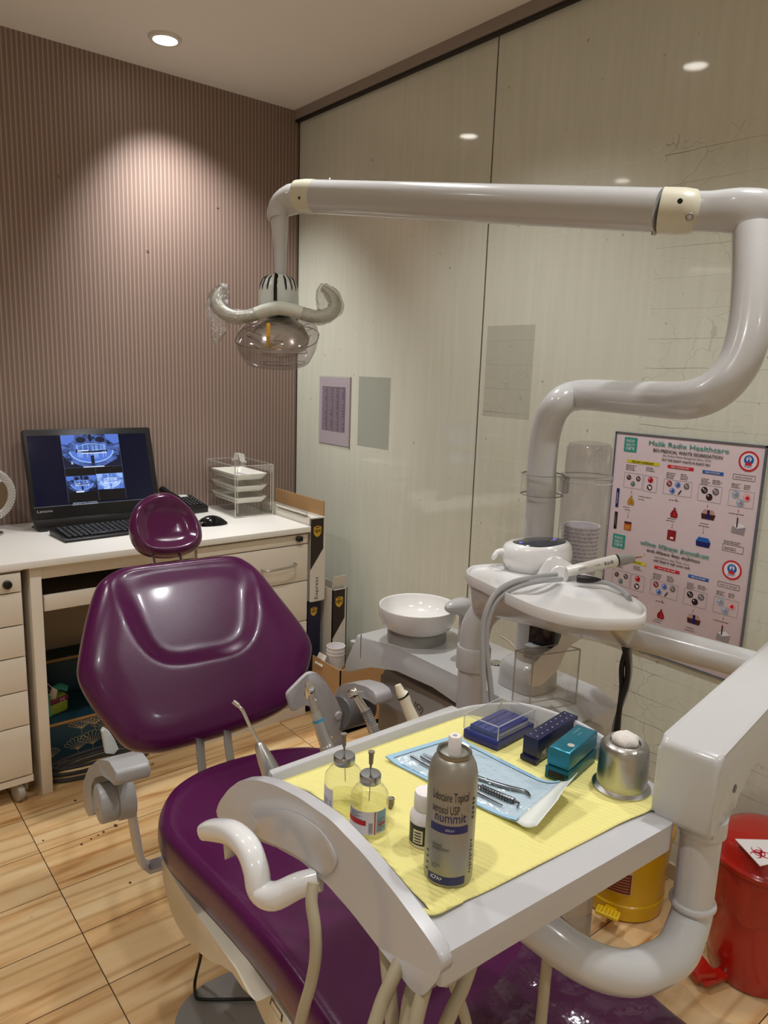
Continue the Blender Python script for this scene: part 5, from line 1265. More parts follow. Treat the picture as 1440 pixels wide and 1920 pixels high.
b = MB(); b.tube([P(937, 1192, d=1.50), P(955, 1203, d=1.49), P(966, 1215, d=1.47), P(972, 1228, d=1.46)], [.0022, .0016, .0018, .0018], 8, smooth=4); tag(b.build('saliva_ejector', mat('ejector_white', rgb(224, 214, 196), .4)), 'thin white bent suction tip beside the pole above the spittoon', 'suction tip')

# ------------------------------------------------------------------ instrument delivery unit: post, side tray, pipe, arm, instrument tray
TZ = .90
PO = Vector((1.0, .935, 0))
t = thing('delivery_unit', 'white instrument delivery unit with big tray, side tray and jointed arm across the foreground', 'instrument delivery unit', (PO.x, PO.y, .66)); UNIT = t
pa = PO+Z*.93
pdir = Vector((1.344-1.0, .55-.935, 0)).normalized()
b = MB(); pts = [PO+Z*.651, PO+Z*.78, PO+Z*.85, PO+pdir*.012+Z*.895, PO+pdir*.05+Z*.925, PO+pdir*.11+Z*.925, PO+pdir*.2+Z*.905, PO+pdir*.29+Z*.884]
b.tube(pts, .0285, 24, smooth=5, up=pdir); post = b.build('post', UNITW, t)
cz_ = P(882, 1243, x=PO.x-.03).z
b = MB(); b.lathe([(.0285, -.024), (.0325, -.023), (.0335, -.018), (.0335, .017), (.032, .022), (.0285, .023)], PO+Z*cz_, seg=28, cap0=False, cap1=False); b.build('post_collar', UNITW, post)
b = MB(); b.lathe([(.040, .650), (.040, .660), (.034, .668), (.028, .69)], PO, seg=28); b.build('post_foot', UNITW, post)
pe = P(1215, 1190, d=1.37); pq = PO+pdir*.29+Z*.884
pend = P(1447, 1258, d=1.345)
b = MB(); b.tube([pq-(pend-pq).normalized()*.06, pq, (pq+pend)/2, pend, pend+(pend-pq).normalized()*.10], .0275, 24); b.build('swing_pipe', UNITW, t)
b = MB(); jp = pend+(pend-pq).normalized()*.10; b.lathe([(.036, -.05), (.038, -.045), (.038, .10), (.036, .105)], jp, seg=28); b.build('swing_joint', UNITW, t)
# side tray
SZ_ = .985
so = [P(*p, z=SZ_) for p in [(874, 1076), (879, 1064), (900, 1059), (960, 1057), (1030, 1060), (1085, 1072), (1140, 1093), (1200, 1128), (1214, 1145), (1207, 1158), (1180, 1162), (1120, 1161), (1060, 1153), (1000, 1136), (950, 1114), (905, 1092)]]
sc_ = sum(so, Vector((0, 0, 0)))/len(so)
so2 = [Vector((v.x, v.y)) for v in catmull([(v.x, v.y, 0) for v in so], 4, True)]
cx2 = Vector((sc_.x, sc_.y))
def sr(s_, z_, sh=(0, 0)): return [Vector((cx2.x+(p.x-cx2.x)*s_+sh[0], cx2.y+(p.y-cx2.y)*s_+sh[1], z_)) for p in so2]
b = MB(); b.grid([sr(.0001, SZ_-.004), sr(.5, SZ_-.004), sr(.90, SZ_-.004), sr(.935, SZ_-.004), sr(.94, SZ_-.0038), sr(.955, SZ_-.002), sr(.965, SZ_+.001), sr(.99, SZ_+.001), sr(1.0, SZ_-.003), sr(1.0, SZ_-.012), sr(.985, SZ_-.018), sr(.93, SZ_-.019), sr(.0001, SZ_-.019)], True, False, False); b.build('side_tray', mat('side_tray_white', rgb(228, 227, 226), .15, coat=.5), t)
# hull under the side tray tapering into the pipe
def hull(f):
    r = []
    for p in so2:
        q0 = Vector((cx2.x+(p.x-cx2.x)*.95, cx2.y+(p.y-cx2.y)*.95, SZ_-.019))
        rel = Vector((q0.x-PO.x, q0.y-PO.y, 0)); s_ = min(max(rel.dot(pdir), -.0), .30)
        side = rel-pdir*rel.dot(pdir); sl = side.length; side = side/max(sl, 1e-6)*min(sl, .026)
        zc = .925-.0 if s_ < .11 else .925-(s_-.11)*.228
        q1 = PO+pdir*s_+side+Z*(zc-.020)
        r.append(q0*(1-f)+q1*f + Z*(-.016*math.sin(PI*f)))
    return r
b = MB(); b.grid([hull(f) for f in (0, .15, .35, .6, .85, 1.0)], True, True, True); b.build('side_tray_hull', UNITW, t)

# instrument tray
TX0, TX1, TY0, TY1 = .363, .690, .353, .640
TRM = mat('tray_white_enamel', rgb(192, 192, 194), .2, coat=.35)
deck = [(TX0, TY0), (.675, .338), (.725, .36), (.735, .44), (.745, .50), (.735, .56), (.705, .602), (.672, .620), (.60, .634), (.47, .642), (TX0, .650)]
b = MB(); b.prism(round_poly(deck, [.002, .006, .03, .03, .03, .03, .03, .03, .05, .02, .005], 4), (0, 0, TZ), (1, 0, 0), (0, 1, 0), -.030, 0, .0015); b.build('deck', TRM, t)
# raised rim: low along the back, higher round the right rear corner
rim = [P(*p, z=TZ+.012) for p in [(508, 1450), (580, 1424), (650, 1400), (730, 1372), (800, 1348), (870, 1327)]]+[P(905, 1321, z=TZ+.018), P(945, 1318, z=TZ+.026), P(985, 1320, z=TZ+.029), P(1030, 1332, z=TZ+.030), P(1080, 1351, z=TZ+.030), P(1120, 1374, z=TZ+.030), P(1160, 1401, z=TZ+.029), P(1200, 1434, z=TZ+.026)]
rp_ = catmull(rim, 4); b = MB(); rings = []
n = len(rp_)
for i, p_ in enumerate(rp_):
    tg = (rp_[min(i+1, n-1)]-rp_[max(i-1, 0)]); tg.z = 0; tg.normalize(); nn = Vector((tg.y, -tg.x, 0))   # towards the inside
    th = .0035; z0 = TZ-.012
    rings.append([Vector((p_.x, p_.y, z0))-nn*th, Vector((p_.x, p_.y, z0))+nn*(th+.004), Vector((p_.x, p_.y, p_.z-.002))+nn*th, Vector((p_.x, p_.y, p_.z))+nn*th*.5, Vector((p_.x, p_.y, p_.z))-nn*th*.5, Vector((p_.x, p_.y, p_.z-.002))-nn*th])
b.grid(rings); b.build('rim', TRM, t)
# arched left cheek
SX = .360
def sd(px, py):
    q = P(px, py, x=SX); return (q.y, q.z)
ol = [sd(*p) for p in [(410, 1505), (428, 1480), (450, 1463), (480, 1462), (515, 1472), (560, 1495), (620, 1537), (680, 1600), (740, 1674), (790, 1742), (832, 1803), (822, 1835), (800, 1862), (788, 1868), (772, 1858), (720, 1790), (660, 1712), (610, 1655), (565, 1615), (520, 1590), (470, 1570), (430, 1560), (404, 1526)]]
ol = round_poly(ol, [.01]*19+[.004]*4, 4)
b = MB(); b.prism(ol, (SX, 0, 0), (0, 1, 0), (0, 0, 1), 0, .013, .003, 3); ck = b.build('cheek', TRM, t)
rc = [sd(*p) for p in [(478, 1560), (492, 1530), (520, 1518), (560, 1527), (600, 1555), (628, 1595), (632, 1622), (610, 1640), (590, 1625), (550, 1598), (510, 1580)]]
b = MB(); b.prism([(p.x, p.y) for p in catmull([(a_, c_, 0) for a_, c_ in rc], 4, True)], (SX-.0015, 0, 0), (0, 1, 0), (0, 0, 1), 0, .0016, .0006); b.build('cheek_inset', TRM, ck)
# front skirt under the deck edge
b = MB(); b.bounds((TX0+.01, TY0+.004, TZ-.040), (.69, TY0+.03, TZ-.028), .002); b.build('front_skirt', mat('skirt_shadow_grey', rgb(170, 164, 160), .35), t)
# handle
hx_ = SX-.030
b = MB(); pts = [P(600, 1648, x=SX+.004), P(560, 1660, x=SX-.012), P(515, 1680, x=SX-.030), P(488, 1668, x=SX-.036), P(480, 1630, x=SX-.036), P(465, 1590, x=SX-.035), P(435, 1562, x=SX-.034), P(400, 1556, x=SX-.034), P(386, 1558, x=SX-.034)]
b.tube(pts, [.0105, .0115, .0125, .0125, .0125, .0125, .0122, .0115, .010], 16, smooth=5, ex=2.6, up=(0, 0, 1)); hnd = b.build('handle', mat('handle_gloss_white', rgb(226, 226, 224), .12, coat=.5), t)
b = MB(); a_ = P(432, 1598, x=SX-.034); b.prism([(-.006, .012), (.012, .012), (-.002, -.008)], a_, (0, -1, 0), (0, 0, 1), -.006, .006, .001); b.build('latch_tip', UNITW, hnd)
# vertical knee tube, U-bend and block
vx = P(1310, 1600, d=.785); vt = Vector((vx.x, vx.y, 0))
ub = [Vector((.50, .47, .845)), P(1010, 1740, d=.735), P(1062, 1780, d=.728), P(1118, 1811, d=.728), P(1178, 1824, d=.738), P(1230, 1810, d=.752), P(1270, 1782, d=.768), Vector((vt.x, vt.y, P(1300, 1690, x=vt.x).z-.020)), Vector((vt.x, vt.y, P(1300, 1690, x=vt.x).z))]
b = MB(); b.tube(ub, [.0205, .0208, .0210, .0212, .0214, .0214, .0213, .0211, .0211], 28, smooth=6); kt = b.build('knee_tube', UNITW, t)
zc_ = ub[-1].z
b = MB(); b.lathe([(.0208, -.004), (.0236, -.0028), (.0246, .0), (.0236, .0028), (.0208, .004)], vt+Z*zc_, seg=32, cap0=False, cap1=False); b.build('knee_ring', UNITW, kt)
ztop = P(1320, 1545, x=vt.x).z
b = MB(); b.lathe([(.0208, zc_-.01), (.0208, ztop+.02)], vt, seg=28); b.build('riser_tube', UNITW, t)
b = MB(); b.lathe([(.0208, ztop-.008), (.0245, ztop-.007), (.0245, ztop+.012)], vt, seg=28); b.build('riser_collar', UNITW, t)
# parallelogram arm with its end block
pA = P(1297, 1462, d=.765); pB = P(1480, 1268, d=1.02)
ad = (pB-pA).normalized(); side = Vector((ad.y, -ad.x, 0)).normalized(); upv = side.cross(ad).normalized()
if upv.z < 0: upv = -upv
AW_ = .031
oB = [( -.045, -.052), (.030, -.058), (.060, -.030)]
# side profile in the plane of the arm: block front, arm top, arm bottom
adh = Vector((ad.x, ad.y, 0)).normalized()
def ap(px, py, off): 
    O_ = pA+side*off; q = Pp(px, py, O_, side)-pA; return (q.dot(adh), q.z)
pr_o = [ap(*p, AW_) for p in [(1352, 1425), (1352, 1558), (1368, 1540), (1446, 1432), (1446, 1330)]]
L_ = (pB-pA).dot(adh)
slope = ad.z/max(ad.dot(adh), 1e-6)
f0 = pr_o[0][0]; zt0 = pr_o[0][1]; zb0 = pr_o[1][1]
prof = [(f0, zb0), (f0, zt0), (f0+.55, zt0+.55*slope), (f0+.55, zt0+.55*slope-.062), (f0+.092, zb0+.036), (f0+.066, zb0)]
prof = round_poly(prof, [.010, .012, .01, .01, .02, .01], 4)
b = MB(); b.prism(prof, pA, adh, Z, -AW_, AW_, .007, 3)
arm = b.build('spring_arm', UNITW, t)
b = MB(); b.lathe([(.0045, -.003), (.0045, .001)], pA+Vector((adh.x*(f0+.06), adh.y*(f0+.06), (zt0+zb0)/2-.01))+side*(AW_*(1 if side.dot(CC-pA) > 0 else -1)), side*(1 if side.dot(CC-pA) > 0 else -1), 14); b.build('arm_hole', DGREY, arm)
# chips in the enamel on the block's top edge
b = MB()
for (px, py, s_) in ((1300, 1390, .006), (1312, 1397, .004), (1290, 1386, .004), (1342, 1365, .003)):
    b.box(P(px, py, d=.757), (s_*1.6, s_*.8, .0015), Matrix.Rotation(.4, 3, 'X'), .0005)
# hoses
def hose(pts, r=.0062):
    b = MB(); b.tube(pts, r, 10, smooth=6); b.build('hose', HOSE, UNIT)
hose([P(588, 1655, d=.66), P(584, 1690, d=.655), P(591, 1740, d=.65), P(592, 1790, d=.65), P(584, 1840, d=.655), P(570, 1890, d=.66), P(556, 1950, d=.67)], .0055)
hose([P(722, 1770, d=.66), P(728, 1830, d=.65), P(733, 1880, d=.645), P(736, 1960, d=.64)])
hose([P(760, 1780, d=.63), P(738, 1830, d=.62), P(716, 1880, d=.615), P(694, 1950, d=.61)])
hose([P(775, 1840, d=.64), P(765, 1880, d=.635), P(756, 1950, d=.63)], .0055)
hose([P(800, 1840, d=.61), P(787, 1885, d=.605), P(770, 1960, d=.60)])
hose([P(885, 1800, d=.64), P(868, 1850, d=.635), P(845, 1900, d=.63), P(820, 1960, d=.63)])
hose([P(838, 1815, d=.68), P(852, 1850, d=.68), P(870, 1900, d=.68), P(884, 1960, d=.68)], .005)
hose([P(1030, 1765, d=.73), P(1025, 1810, d=.73), P(1020, 1860, d=.73), P(1010, 1960, d=.73)], .0058)
# holder rail behind the deck for the handpieces
b = MB(); b.bounds((.40, .655, TZ-.035), (.70, .69, TZ-.012), .004); b.build('handpiece_rail', UNITW, t)
b = MB(); b.bounds((.47, .63, TZ-.034), (.66, .66, TZ-.020)); b.build('rail_bracket', UNITW, t)

# black cables hanging from the pipe
cable('power_cable', 'black cable hanging in a loop from the swing pipe', [P(1176, 1212, d=1.40), P(1166, 1250, d=1.40), P(1166, 1290, d=1.40), P(1162, 1325, d=1.40), P(1156, 1370, d=1.40), P(1150, 1440, d=1.41), P(1150, 1520, d=1.42)], .0052, RUBBER)
cable('power_cable', 'second black cable twisted round the loop hanging from the swing pipe', [P(1170, 1212, d=1.395), P(1177, 1250, d=1.395), P(1174, 1285, d=1.39), P(1163, 1320, d=1.385), P(1158, 1370, d=1.39), P(1154, 1440, d=1.40), P(1152, 1520, d=1.41)], .0052, RUBBER)
cable('grey_cable', 'grey cable beside the black cables hanging below the swing pipe', [P(1180, 1212, d=1.405), P(1181, 1260, d=1.405), P(1173, 1300, d=1.408), P(1160, 1335, d=1.408), P(1151, 1370, d=1.408), P(1147, 1440, d=1.415), P(1146, 1520, d=1.42)], .0045, GREY)

# ------------------------------------------------------------------ ultrasonic scaler on the side tray
sz = SZ_-.0035
gl, gr = P(948, 1095, z=sz), P(1075, 1103, z=sz)
scx = P(1005, 1070, z=sz); sc0 = Vector((scx.x, scx.y, sz)); sdir = (gr-gl); sdir.z = 0; sdir.normalize(); sbk = Z.cross(sdir)
ang = math.atan2(sdir.y, sdir.x)
t = thing('ultrasonic_scaler', 'white ultrasonic scaler with dark oval display on the side tray', 'scaler', sc0, ang)
ks = (sc0-CC).dot(CF)/FPX
def us(a, c, z): return sc0+sdir*a+sbk*c+Z*z
SCW = mat('scaler_white', rgb(226, 225, 224), .15, coat=.5)
b = MB(); rings = []
hwid = 66*ks
for (sx, sy, z_, ox) in ((.84, .80, .0, 0), (.88, .85, .008, 0), (.97, .98, .018, 0), (1.0, 1.0, .027, 0), (.99, .98, .037, 0), (.96, .93, .046, .0), (.90, .86, .052, 0), (.76, .72, .056, 0), (.0001, .0001, .0585, 0)):
    r = []
    for i in range(40):
        a_ = 2*PI*i/40; cx3 = math.copysign(abs(math.cos(a_))**.8, math.cos(a_)); sy3 = math.copysign(abs(math.sin(a_))**.85, math.sin(a_))
        z2 = z_*(1.0 + .10*cx3*sx)         # the top rises slightly to the right
        r.append(us(cx3*sx*hwid+ox, sy3*sy*.050+.012, z2))
    rings.append(r)
b.grid(rings, True, True, False); b.build('body', SCW, t)
b = MB(); rings = []
for (s_, dz) in ((1.0, -.003), (1.0, .0005), (.96, .0018), (.0001, .0032)):
    rings.append([us(math.cos(2*PI*i/36)*s_*hwid*.76+.002, math.sin(2*PI*i/36)*s_*.037+.008, .0560+.0060*math.cos(2*PI*i/36)*s_*.78+dz-.001*abs(s_)) for i in range(36)])
b.grid(rings, True, True, False); dsp = b.build('display', mat('dark_display_glass', rgb(58, 62, 70), .12), t)
for sx in (-.60, .60):
    b = MB(); b.box(us(hwid*.76*sx*1.05, -.004 if sx < 0 else .018, .0575+.0060*sx*.8), (.006, .0012, .0012), Matrix.Rotation(ang, 3, 'Z')); b.build('blue_led', mat('blue_led', rgb(60, 60, 200), .3, emit=rgb(90, 90, 255), es=3), dsp)
b = MB(); b.tube([us(-hwid*.98, -.0, .034), us(-hwid*1.12, -.006, .034), us(-hwid*1.20, -.010, .026), us(-hwid*1.25, -.010, .020)], [.007, .005, .0055, .003], 10, smooth=4); b.build('hook', SCW, t)
# handpiece rest at the right front
hb0 = P(1040, 1085, d=(us(.035, -.05, 0)-CC).dot(CF)); 
b = MB(); o2 = [P(*p, d=(us(.03, -.055, 0)-CC).dot(CF)) for p in [(1002, 1092), (1020, 1060), (1030, 1046), (1048, 1043), (1062, 1052), (1080, 1062), (1080, 1110), (1040, 1104), (1010, 1099)]]
cO = o2[0]; fl2 = [((p-cO).dot(CR), (p-cO).dot(-CD)) for p in o2]
b.prism(round_poly(fl2, .006, 3), cO, CR, -CD, -.026, 0, .004, 3); rest = b.build('handpiece_rest', SCW, t)
b = MB(); pc_ = P(1049, 1080, d=(us(.03, -.060, 0)-CC).dot(CF)); nv = (CC-pc_).normalized(); b.lathe([(.0135, -.004), (.0165, -.003), (.0170, .002), (.0150, .004)], pc_+Z*.002, nv, 28); b.build('rest_disc', SCW, rest)
b = MB(); b.lathe([(.006, .0035), (.006, .0046)], pc_+Z*-.004+CR*.006, nv, 20); b.build('cable_slot', BLACK, rest)
# handpiece
hd_ = (us(.03, -.066, 0)-CC).dot(CF)
hp_ = [P(1062, 1072, d=hd_), None, P(1155, 1051, d=hd_+.01)]; hp_[1] = (hp_[0]+hp_[2])/2; t0, t1 = P(1156, 1051, d=hd_+.01), P(1186, 1047, d=hd_+.015)
t = thing('scaler_handpiece', 'white scaler handpiece with grey nose resting against the scaler', 'handpiece', hp_[0])
b = MB(); b.tube(hp_, [.0095, .0105, .0115], 24); hb = b.build('barrel', mat('handpiece_ivory', rgb(228, 226, 218), .2), t)
b = MB(); dvv = (t1-t0).normalized(); b.tube([t0-dvv*.0015, t0+dvv*.0012], .0118, 24); b.build('black_ring', BLACK, t)
b = MB(); b.tube([t0, t0+(t1-t0)*.5, t1, t1+(t1-t0)*.12], [.0115, .0105, .0075, .004], 24, smooth=3); b.build('nose', GREY, t)
b = MB(); b.tube([P(1186, 1047, d=hd_+.015), P(1196, 1045, d=hd_+.015), P(1203, 1044, d=hd_+.015), P(1209, 1038, d=hd_+.015)], [.0022, .0016, .0012, .0006], 8, smooth=3); b.build('scaler_tip', mat('brass_tip', rgb(150, 120, 80), .3, 1), t)
ha = (hp_[2]-hp_[0]).normalized(); hn = (CC-hp_[1]).normalized(); hn = (hn-ha*hn.dot(ha)).normalized(); hv = ha.cross(hn)
q = Print(lambda x, y, l: hp_[0]+ha*x+hn*(math.cos(y/.011)*(.0098+.0022*x/.088+l))+hv*(-math.sin(y/.011)*(.0098+.0022*x/.088+l)))
HL = (hp_[2]-hp_[0]).length
q.text('DTE', HL*.80, -.001, BLACK, w=.017, h=.0045, lift=.0004, rot=PI, center=True, bold=.02); q.text('HD-7L', HL*.58, -.001, INK, w=.011, h=.0026, lift=.0004, rot=PI, center=True)
q.text('CE 0197', HL*.28, -.001, INK, w=.015, h=.0036, lift=.0004, rot=PI, center=True); q.build('marking', hb)
# grey tubes of the scaler looping over the tray edge
def dd(px, py, d): return P(px, py, d=d)
cable('scaler_tube', 'upper grey tube curling from the scaler over the side tray edge and down', [dd(1042, 1077, hd_-.012), dd(1000, 1083, 1.27), dd(962, 1092, 1.26), dd(932, 1110, 1.255), dd(914, 1140, 1.25), dd(905, 1180, 1.25), dd(905, 1230, 1.25), dd(907, 1290, 1.25), dd(908, 1345, 1.25)], .0050, GREY)
cable('scaler_tube', 'lower grey tube curling from the scaler rest down beside the post', [dd(1052, 1086, hd_-.014), dd(1020, 1088, 1.265), dd(985, 1095, 1.262), dd(950, 1110, 1.26), dd(926, 1135, 1.257), dd(914, 1170, 1.255), dd(912, 1215, 1.255), dd(918, 1270, 1.255), dd(925, 1345, 1.255)], .0052, GREY)
cable('power_cable', 'black plug and grey cable lying on the side tray behind the scaler', [P(1085, 1088, z=SZ_+.006), P(1100, 1090, z=SZ_+.006), P(1130, 1092, z=SZ_+.007), P(1150, 1098, z=SZ_+.008), P(1168, 1108, z=SZ_+.006), P(1180, 1120, z=SZ_+.003)], .0042, GREY)
a_, c_ = P(1082, 1085, z=SZ_+.010), P(1112, 1087, z=SZ_+.010)
b = MB(); b.tube([a_, a_*.5+c_*.5, c_, c_+(c_-a_)*.5], [.007, .0075, .006, .003], 10); tag(b.build('plug', RUBBER), 'black plug at the back of the scaler on the side tray', 'plug')

# ------------------------------------------------------------------ waste bins
RED = mat('red_plastic', rgb(172, 28, 16), .22, coat=.3); REDBAG = mat('red_bin_bag', rgb(168, 50, 34), .28, bump=(38, 1.0))
rc_ = Vector((1.648, .598, 0)); 
t = thing('waste_bin', 'tall red plastic waste bin with biohazard sign on its lid', 'waste bin', rc_)
b = MB(); b.lathe([(0.0918, .003), (0.0951, .008), (0.1000, .06), (0.1099, .27), (0.1115, .285)], rc_, seg=48); b.build('bin_body', RED, t)
b = MB(); rings = []; rnd = random.Random(2)
for (r_, z_) in ((0.1128, .300), (0.1152, .275), (0.1144, .235), (0.1136, .205), (0.1119, .186), (0.1074, .19)):
    rings.append([rc_+Vector((math.cos(2*PI*i/64)*(r_+.004*math.sin(i*1.9+z_*90)*math.sin(i*.37)), math.sin(2*PI*i/64)*(r_+.003*math.sin(i*1.3+z_*60)), z_+(.010*math.sin(i*.7) if z_ < .2 else 0))) for i in range(64)])
b.grid(rings, True, False, False); b.build('bin_bag', REDBAG, t)
zl_ = .290
b = MB(); b.lathe([(0.1148, zl_), (0.1193, zl_+.002), (0.1201, zl_+.012), (0.1164, zl_+.016), (0.1115, zl_+.020), (0.1074, zl_+.034), (0.0968, zl_+.050), (0.0738, zl_+.060), (0.0410, zl_+.066), (.001, zl_+.068)], rc_, seg=56); b.build('bin_lid', RED, t)
pd = P(1310, 1815, z=.03); pcx = rc_+Vector((-.135, .02, 0)); b = MB(); b.box((pd.x, pd.y, .03), (.05, .06, .022), rz(-.5), .004); b.box(((pd.x+rc_.x-.1)/2, (pd.y+rc_.y)/2, .02), (.08, .03, .012), rz(-.3), .003); b.build('pedal', RED, t)
# biohazard sign on the lid
sg = [P(*p, z=zl_+.064) for p in [(1378, 1575), (1450, 1577), (1450, 1620), (1425, 1626)]]
b = MB(); n_ = [Vector((v.x, v.y)) for v in sg]; sgn = MB(); sgn.prism([(v.x, v.y) for v in n_], (0, 0, zl_+.0655), (1, 0, 0), (0, 1, 0), 0, .0015); so_ = sgn.build('biohazard_sign', mat('sign_white', rgb(228, 224, 222), .4), t)
cb_ = P(1424, 1600, z=zl_+.067); BIO = mat('biohazard_red', rgb(190, 20, 50), .4)
q = Print(planemap((cb_.x, cb_.y, zl_+.067), CR.cross(Z).cross(Z)*-1 if False else Vector((CR.x, CR.y, 0)), Vector((-CR.y, CR.x, 0))))
R_b = .019
for k in range(3):
    a_ = PI/2+2*PI*k/3; cx3, cy3 = R_b*.62*math.cos(a_), R_b*.62*math.sin(a_)
    for i in range(26):                    # open crescents: thick at the root, pointed at the tips
        a0 = a_+PI*.16+(2*PI-PI*.32)*i/26; a1 = a_+PI*.16+(2*PI-PI*.32)*(i+1)/26
        w0 = .0042*math.sin(PI*i/26)+.0003; w1 = .0042*math.sin(PI*(i+1)/26)+.0003; ro = R_b*.60
        q.poly([(cx3+ro*math.cos(a0), cy3+ro*math.sin(a0)), (cx3+(ro-w0)*math.cos(a0), cy3+(ro-w0)*math.sin(a0)), (cx3+(ro-w1)*math.cos(a1), cy3+(ro-w1)*math.sin(a1)), (cx3+ro*math.cos(a1), cy3+ro*math.sin(a1))], BIO, .0006)
q.ring(0, 0, R_b*.50, R_b*.62, BIO, .0009); q.build('biohazard_symbol', so_)
YEL = mat('yellow_plastic', rgb(214, 170, 12), .3, coat=.2); YELP = mat('yellow_pedal', rgb(238, 200, 40), .35)
yc = Vector((1.612, .925, 0))
t = thing('pedal_bin', 'yellow pedal bin on the floor beneath the instrument tray', 'waste bin', yc)
b = MB(); b.lathe([(.100, .003), (.104, .006), (.106, .045), (.103, .048), (.110, .20), (.112, .215)], yc, seg=44); b.build('bin_body', YEL, t)
b = MB(); b.lathe([(.114, .213), (.116, .216), (.116, .228), (.108, .240), (.08, .252), (.04, .258), (.001, .259)], yc, seg=44); b.build('bin_lid', YEL, t)
a_ = P(1140, 1707, z=.052); dp = (yc-Vector((a_.x, a_.y, 0))).normalized(); ra = math.atan2(dp.y, dp.x)
b = MB(); b.box((a_.x, a_.y, .045), (.030, .058, .011), rz(ra), .004, 3); ped = b.build('pedal', YELP, t)
b = MB()
for k in range(6): b.box(Vector((a_.x, a_.y, .0512))+rz(ra) @ Vector((0, -.022+k*.0088, 0)), (.022, .0025, .002), rz(ra))
b.build('pedal_grip', YEL, ped)
b = MB(); b.box(Vector((a_.x, a_.y, .032))+dp*.035, (.055, .030, .014), rz(ra), .003); b.build('pedal_lever', YEL, t)
lt = math.atan2(-dp.y, -dp.x)+.18
q = Print(cylmap((yc.x, yc.y, 0), .1105, lt, 0)); LBR = mat('sticker_maroon', rgb(110, 34, 26), .5); LBW = mat('sticker_cream', rgb(206, 186, 120), .5)
q.rect(-.040, .085, .024, .165, LBW, .0006, 10); q.rect(-.038, .087, .022, .142, LBR, .001, 10)
for k in range(6): q.rect(-.034, .093+k*.0078, .018, .0955+k*.0078, mat('sticker_print', rgb(176, 120, 90), .5), .0013, 8)
q.text('!', -.02, .154, LBR, h=.014, lift=.0012, center=True, bold=.03); q.text('BIO-HAZARD', -.004, .154, LBR, w=.026, h=.006, lift=.0012, center=True)
q.build('warning_sticker', t)

# ------------------------------------------------------------------ on the instrument tray
TZ2 = TZ+.0022
m = mat('yellow_tissue', rgb(230, 221, 140), .8); nt, bs, N, L = nodes(m)
tc = N('ShaderNodeTexCoord'); wv = N('ShaderNodeTexWave'); wv.wave_type = 'BANDS'; wv.bands_direction = 'DIAGONAL'; wv.inputs['Scale'].default_value = 72; wv.inputs['Distortion'].default_value = .6
mpn = N('ShaderNodeMapping'); mpn.inputs['Rotation'].default_value = (0, 0, .5); mpn.inputs['Scale'].default_value = (1, 1, 0); L(tc.outputs['Object'], mpn.inputs['Vector'])
L(mpn.outputs[0], wv.inputs['Vector']); bp_ = N('ShaderNodeBump'); bp_.inputs['Strength'].default_value = .55; bp_.inputs['Distance'].default_value = .0012; L(wv.outputs['Fac'], bp_.inputs['Height']); L(bp_.outputs['Normal'], bs.inputs['Normal'])
YT = m
po = [P(*p, z=TZ2) for p in [(520, 1450), (700, 1388), (860, 1338), (935, 1326), (985, 1334), (1060, 1372), (1130, 1418), (1180, 1460), (1232, 1508), (1160, 1545), (1040, 1606), (930, 1662), (870, 1690), (815, 1718), (788, 1690), (740, 1632), (690, 1578), (640, 1530), (580, 1484)]]
# sheet with gentle rumples, built as a fan grid
b = MB(); pr2 = catmull([(v.x, v.y, 0) for v in po], 4, True); cpt = sum((Vector((v.x, v.y, 0)) for v in pr2), Vector((0, 0, 0)))/len(pr2)
def rump(x, y, e):
    z = TZ+.0010+.0007*(math.sin(x*38+y*21)+math.sin(y*47-x*13)+2)*.5
    cr_ = (x-.585)+(y-.40)*.4; z += .0016*math.exp(-(cr_/.004)**2)
    ed = math.hypot(x-.395, y-.395); z += .006*math.exp(-(ed/.022)**2)*(.6+.4*math.sin(x*300))
    return z+.0004*e
for zoff in (0,):
    rings = []
    for s_ in (.0001, .12, .25, .38, .5, .62, .74, .84, .92, .97, 1.0):
        rings.append([Vector((cpt.x+(v.x-cpt.x)*s_, cpt.y+(v.y-cpt.y)*s_, 0)) for v in pr2])
    for r in rings:
        for v in r: v.z = rump(v.x, v.y, 0)
    b.grid(rings, True, False, False)
o = b.build('tray_liner', YT); md = o.modifiers.new('thickness', 'SOLIDIFY'); md.thickness = .0006; md.offset = 1
tag(o, 'yellow ribbed paper liner covering the instrument tray', 'paper liner')
# folded near corner of the liner
cf_ = P(812, 1700, z=TZ2); b = MB()
b.tube([P(868, 1690, z=TZ+.003), P(842, 1700, z=TZ+.0035), P(822, 1708, z=TZ+.004), P(806, 1711, z=TZ+.004), P(794, 1704, z=TZ+.003)], [.0008, .0020, .0028, .0026, .0008], 10, sec=(.8, 1.2), smooth=4, up=(0, 0, 1)); fold = b.build('folded_corner', YT, None)
fold.parent = o; 

def tz(px, py, h=0): return P(px, py, z=TZ2+h)
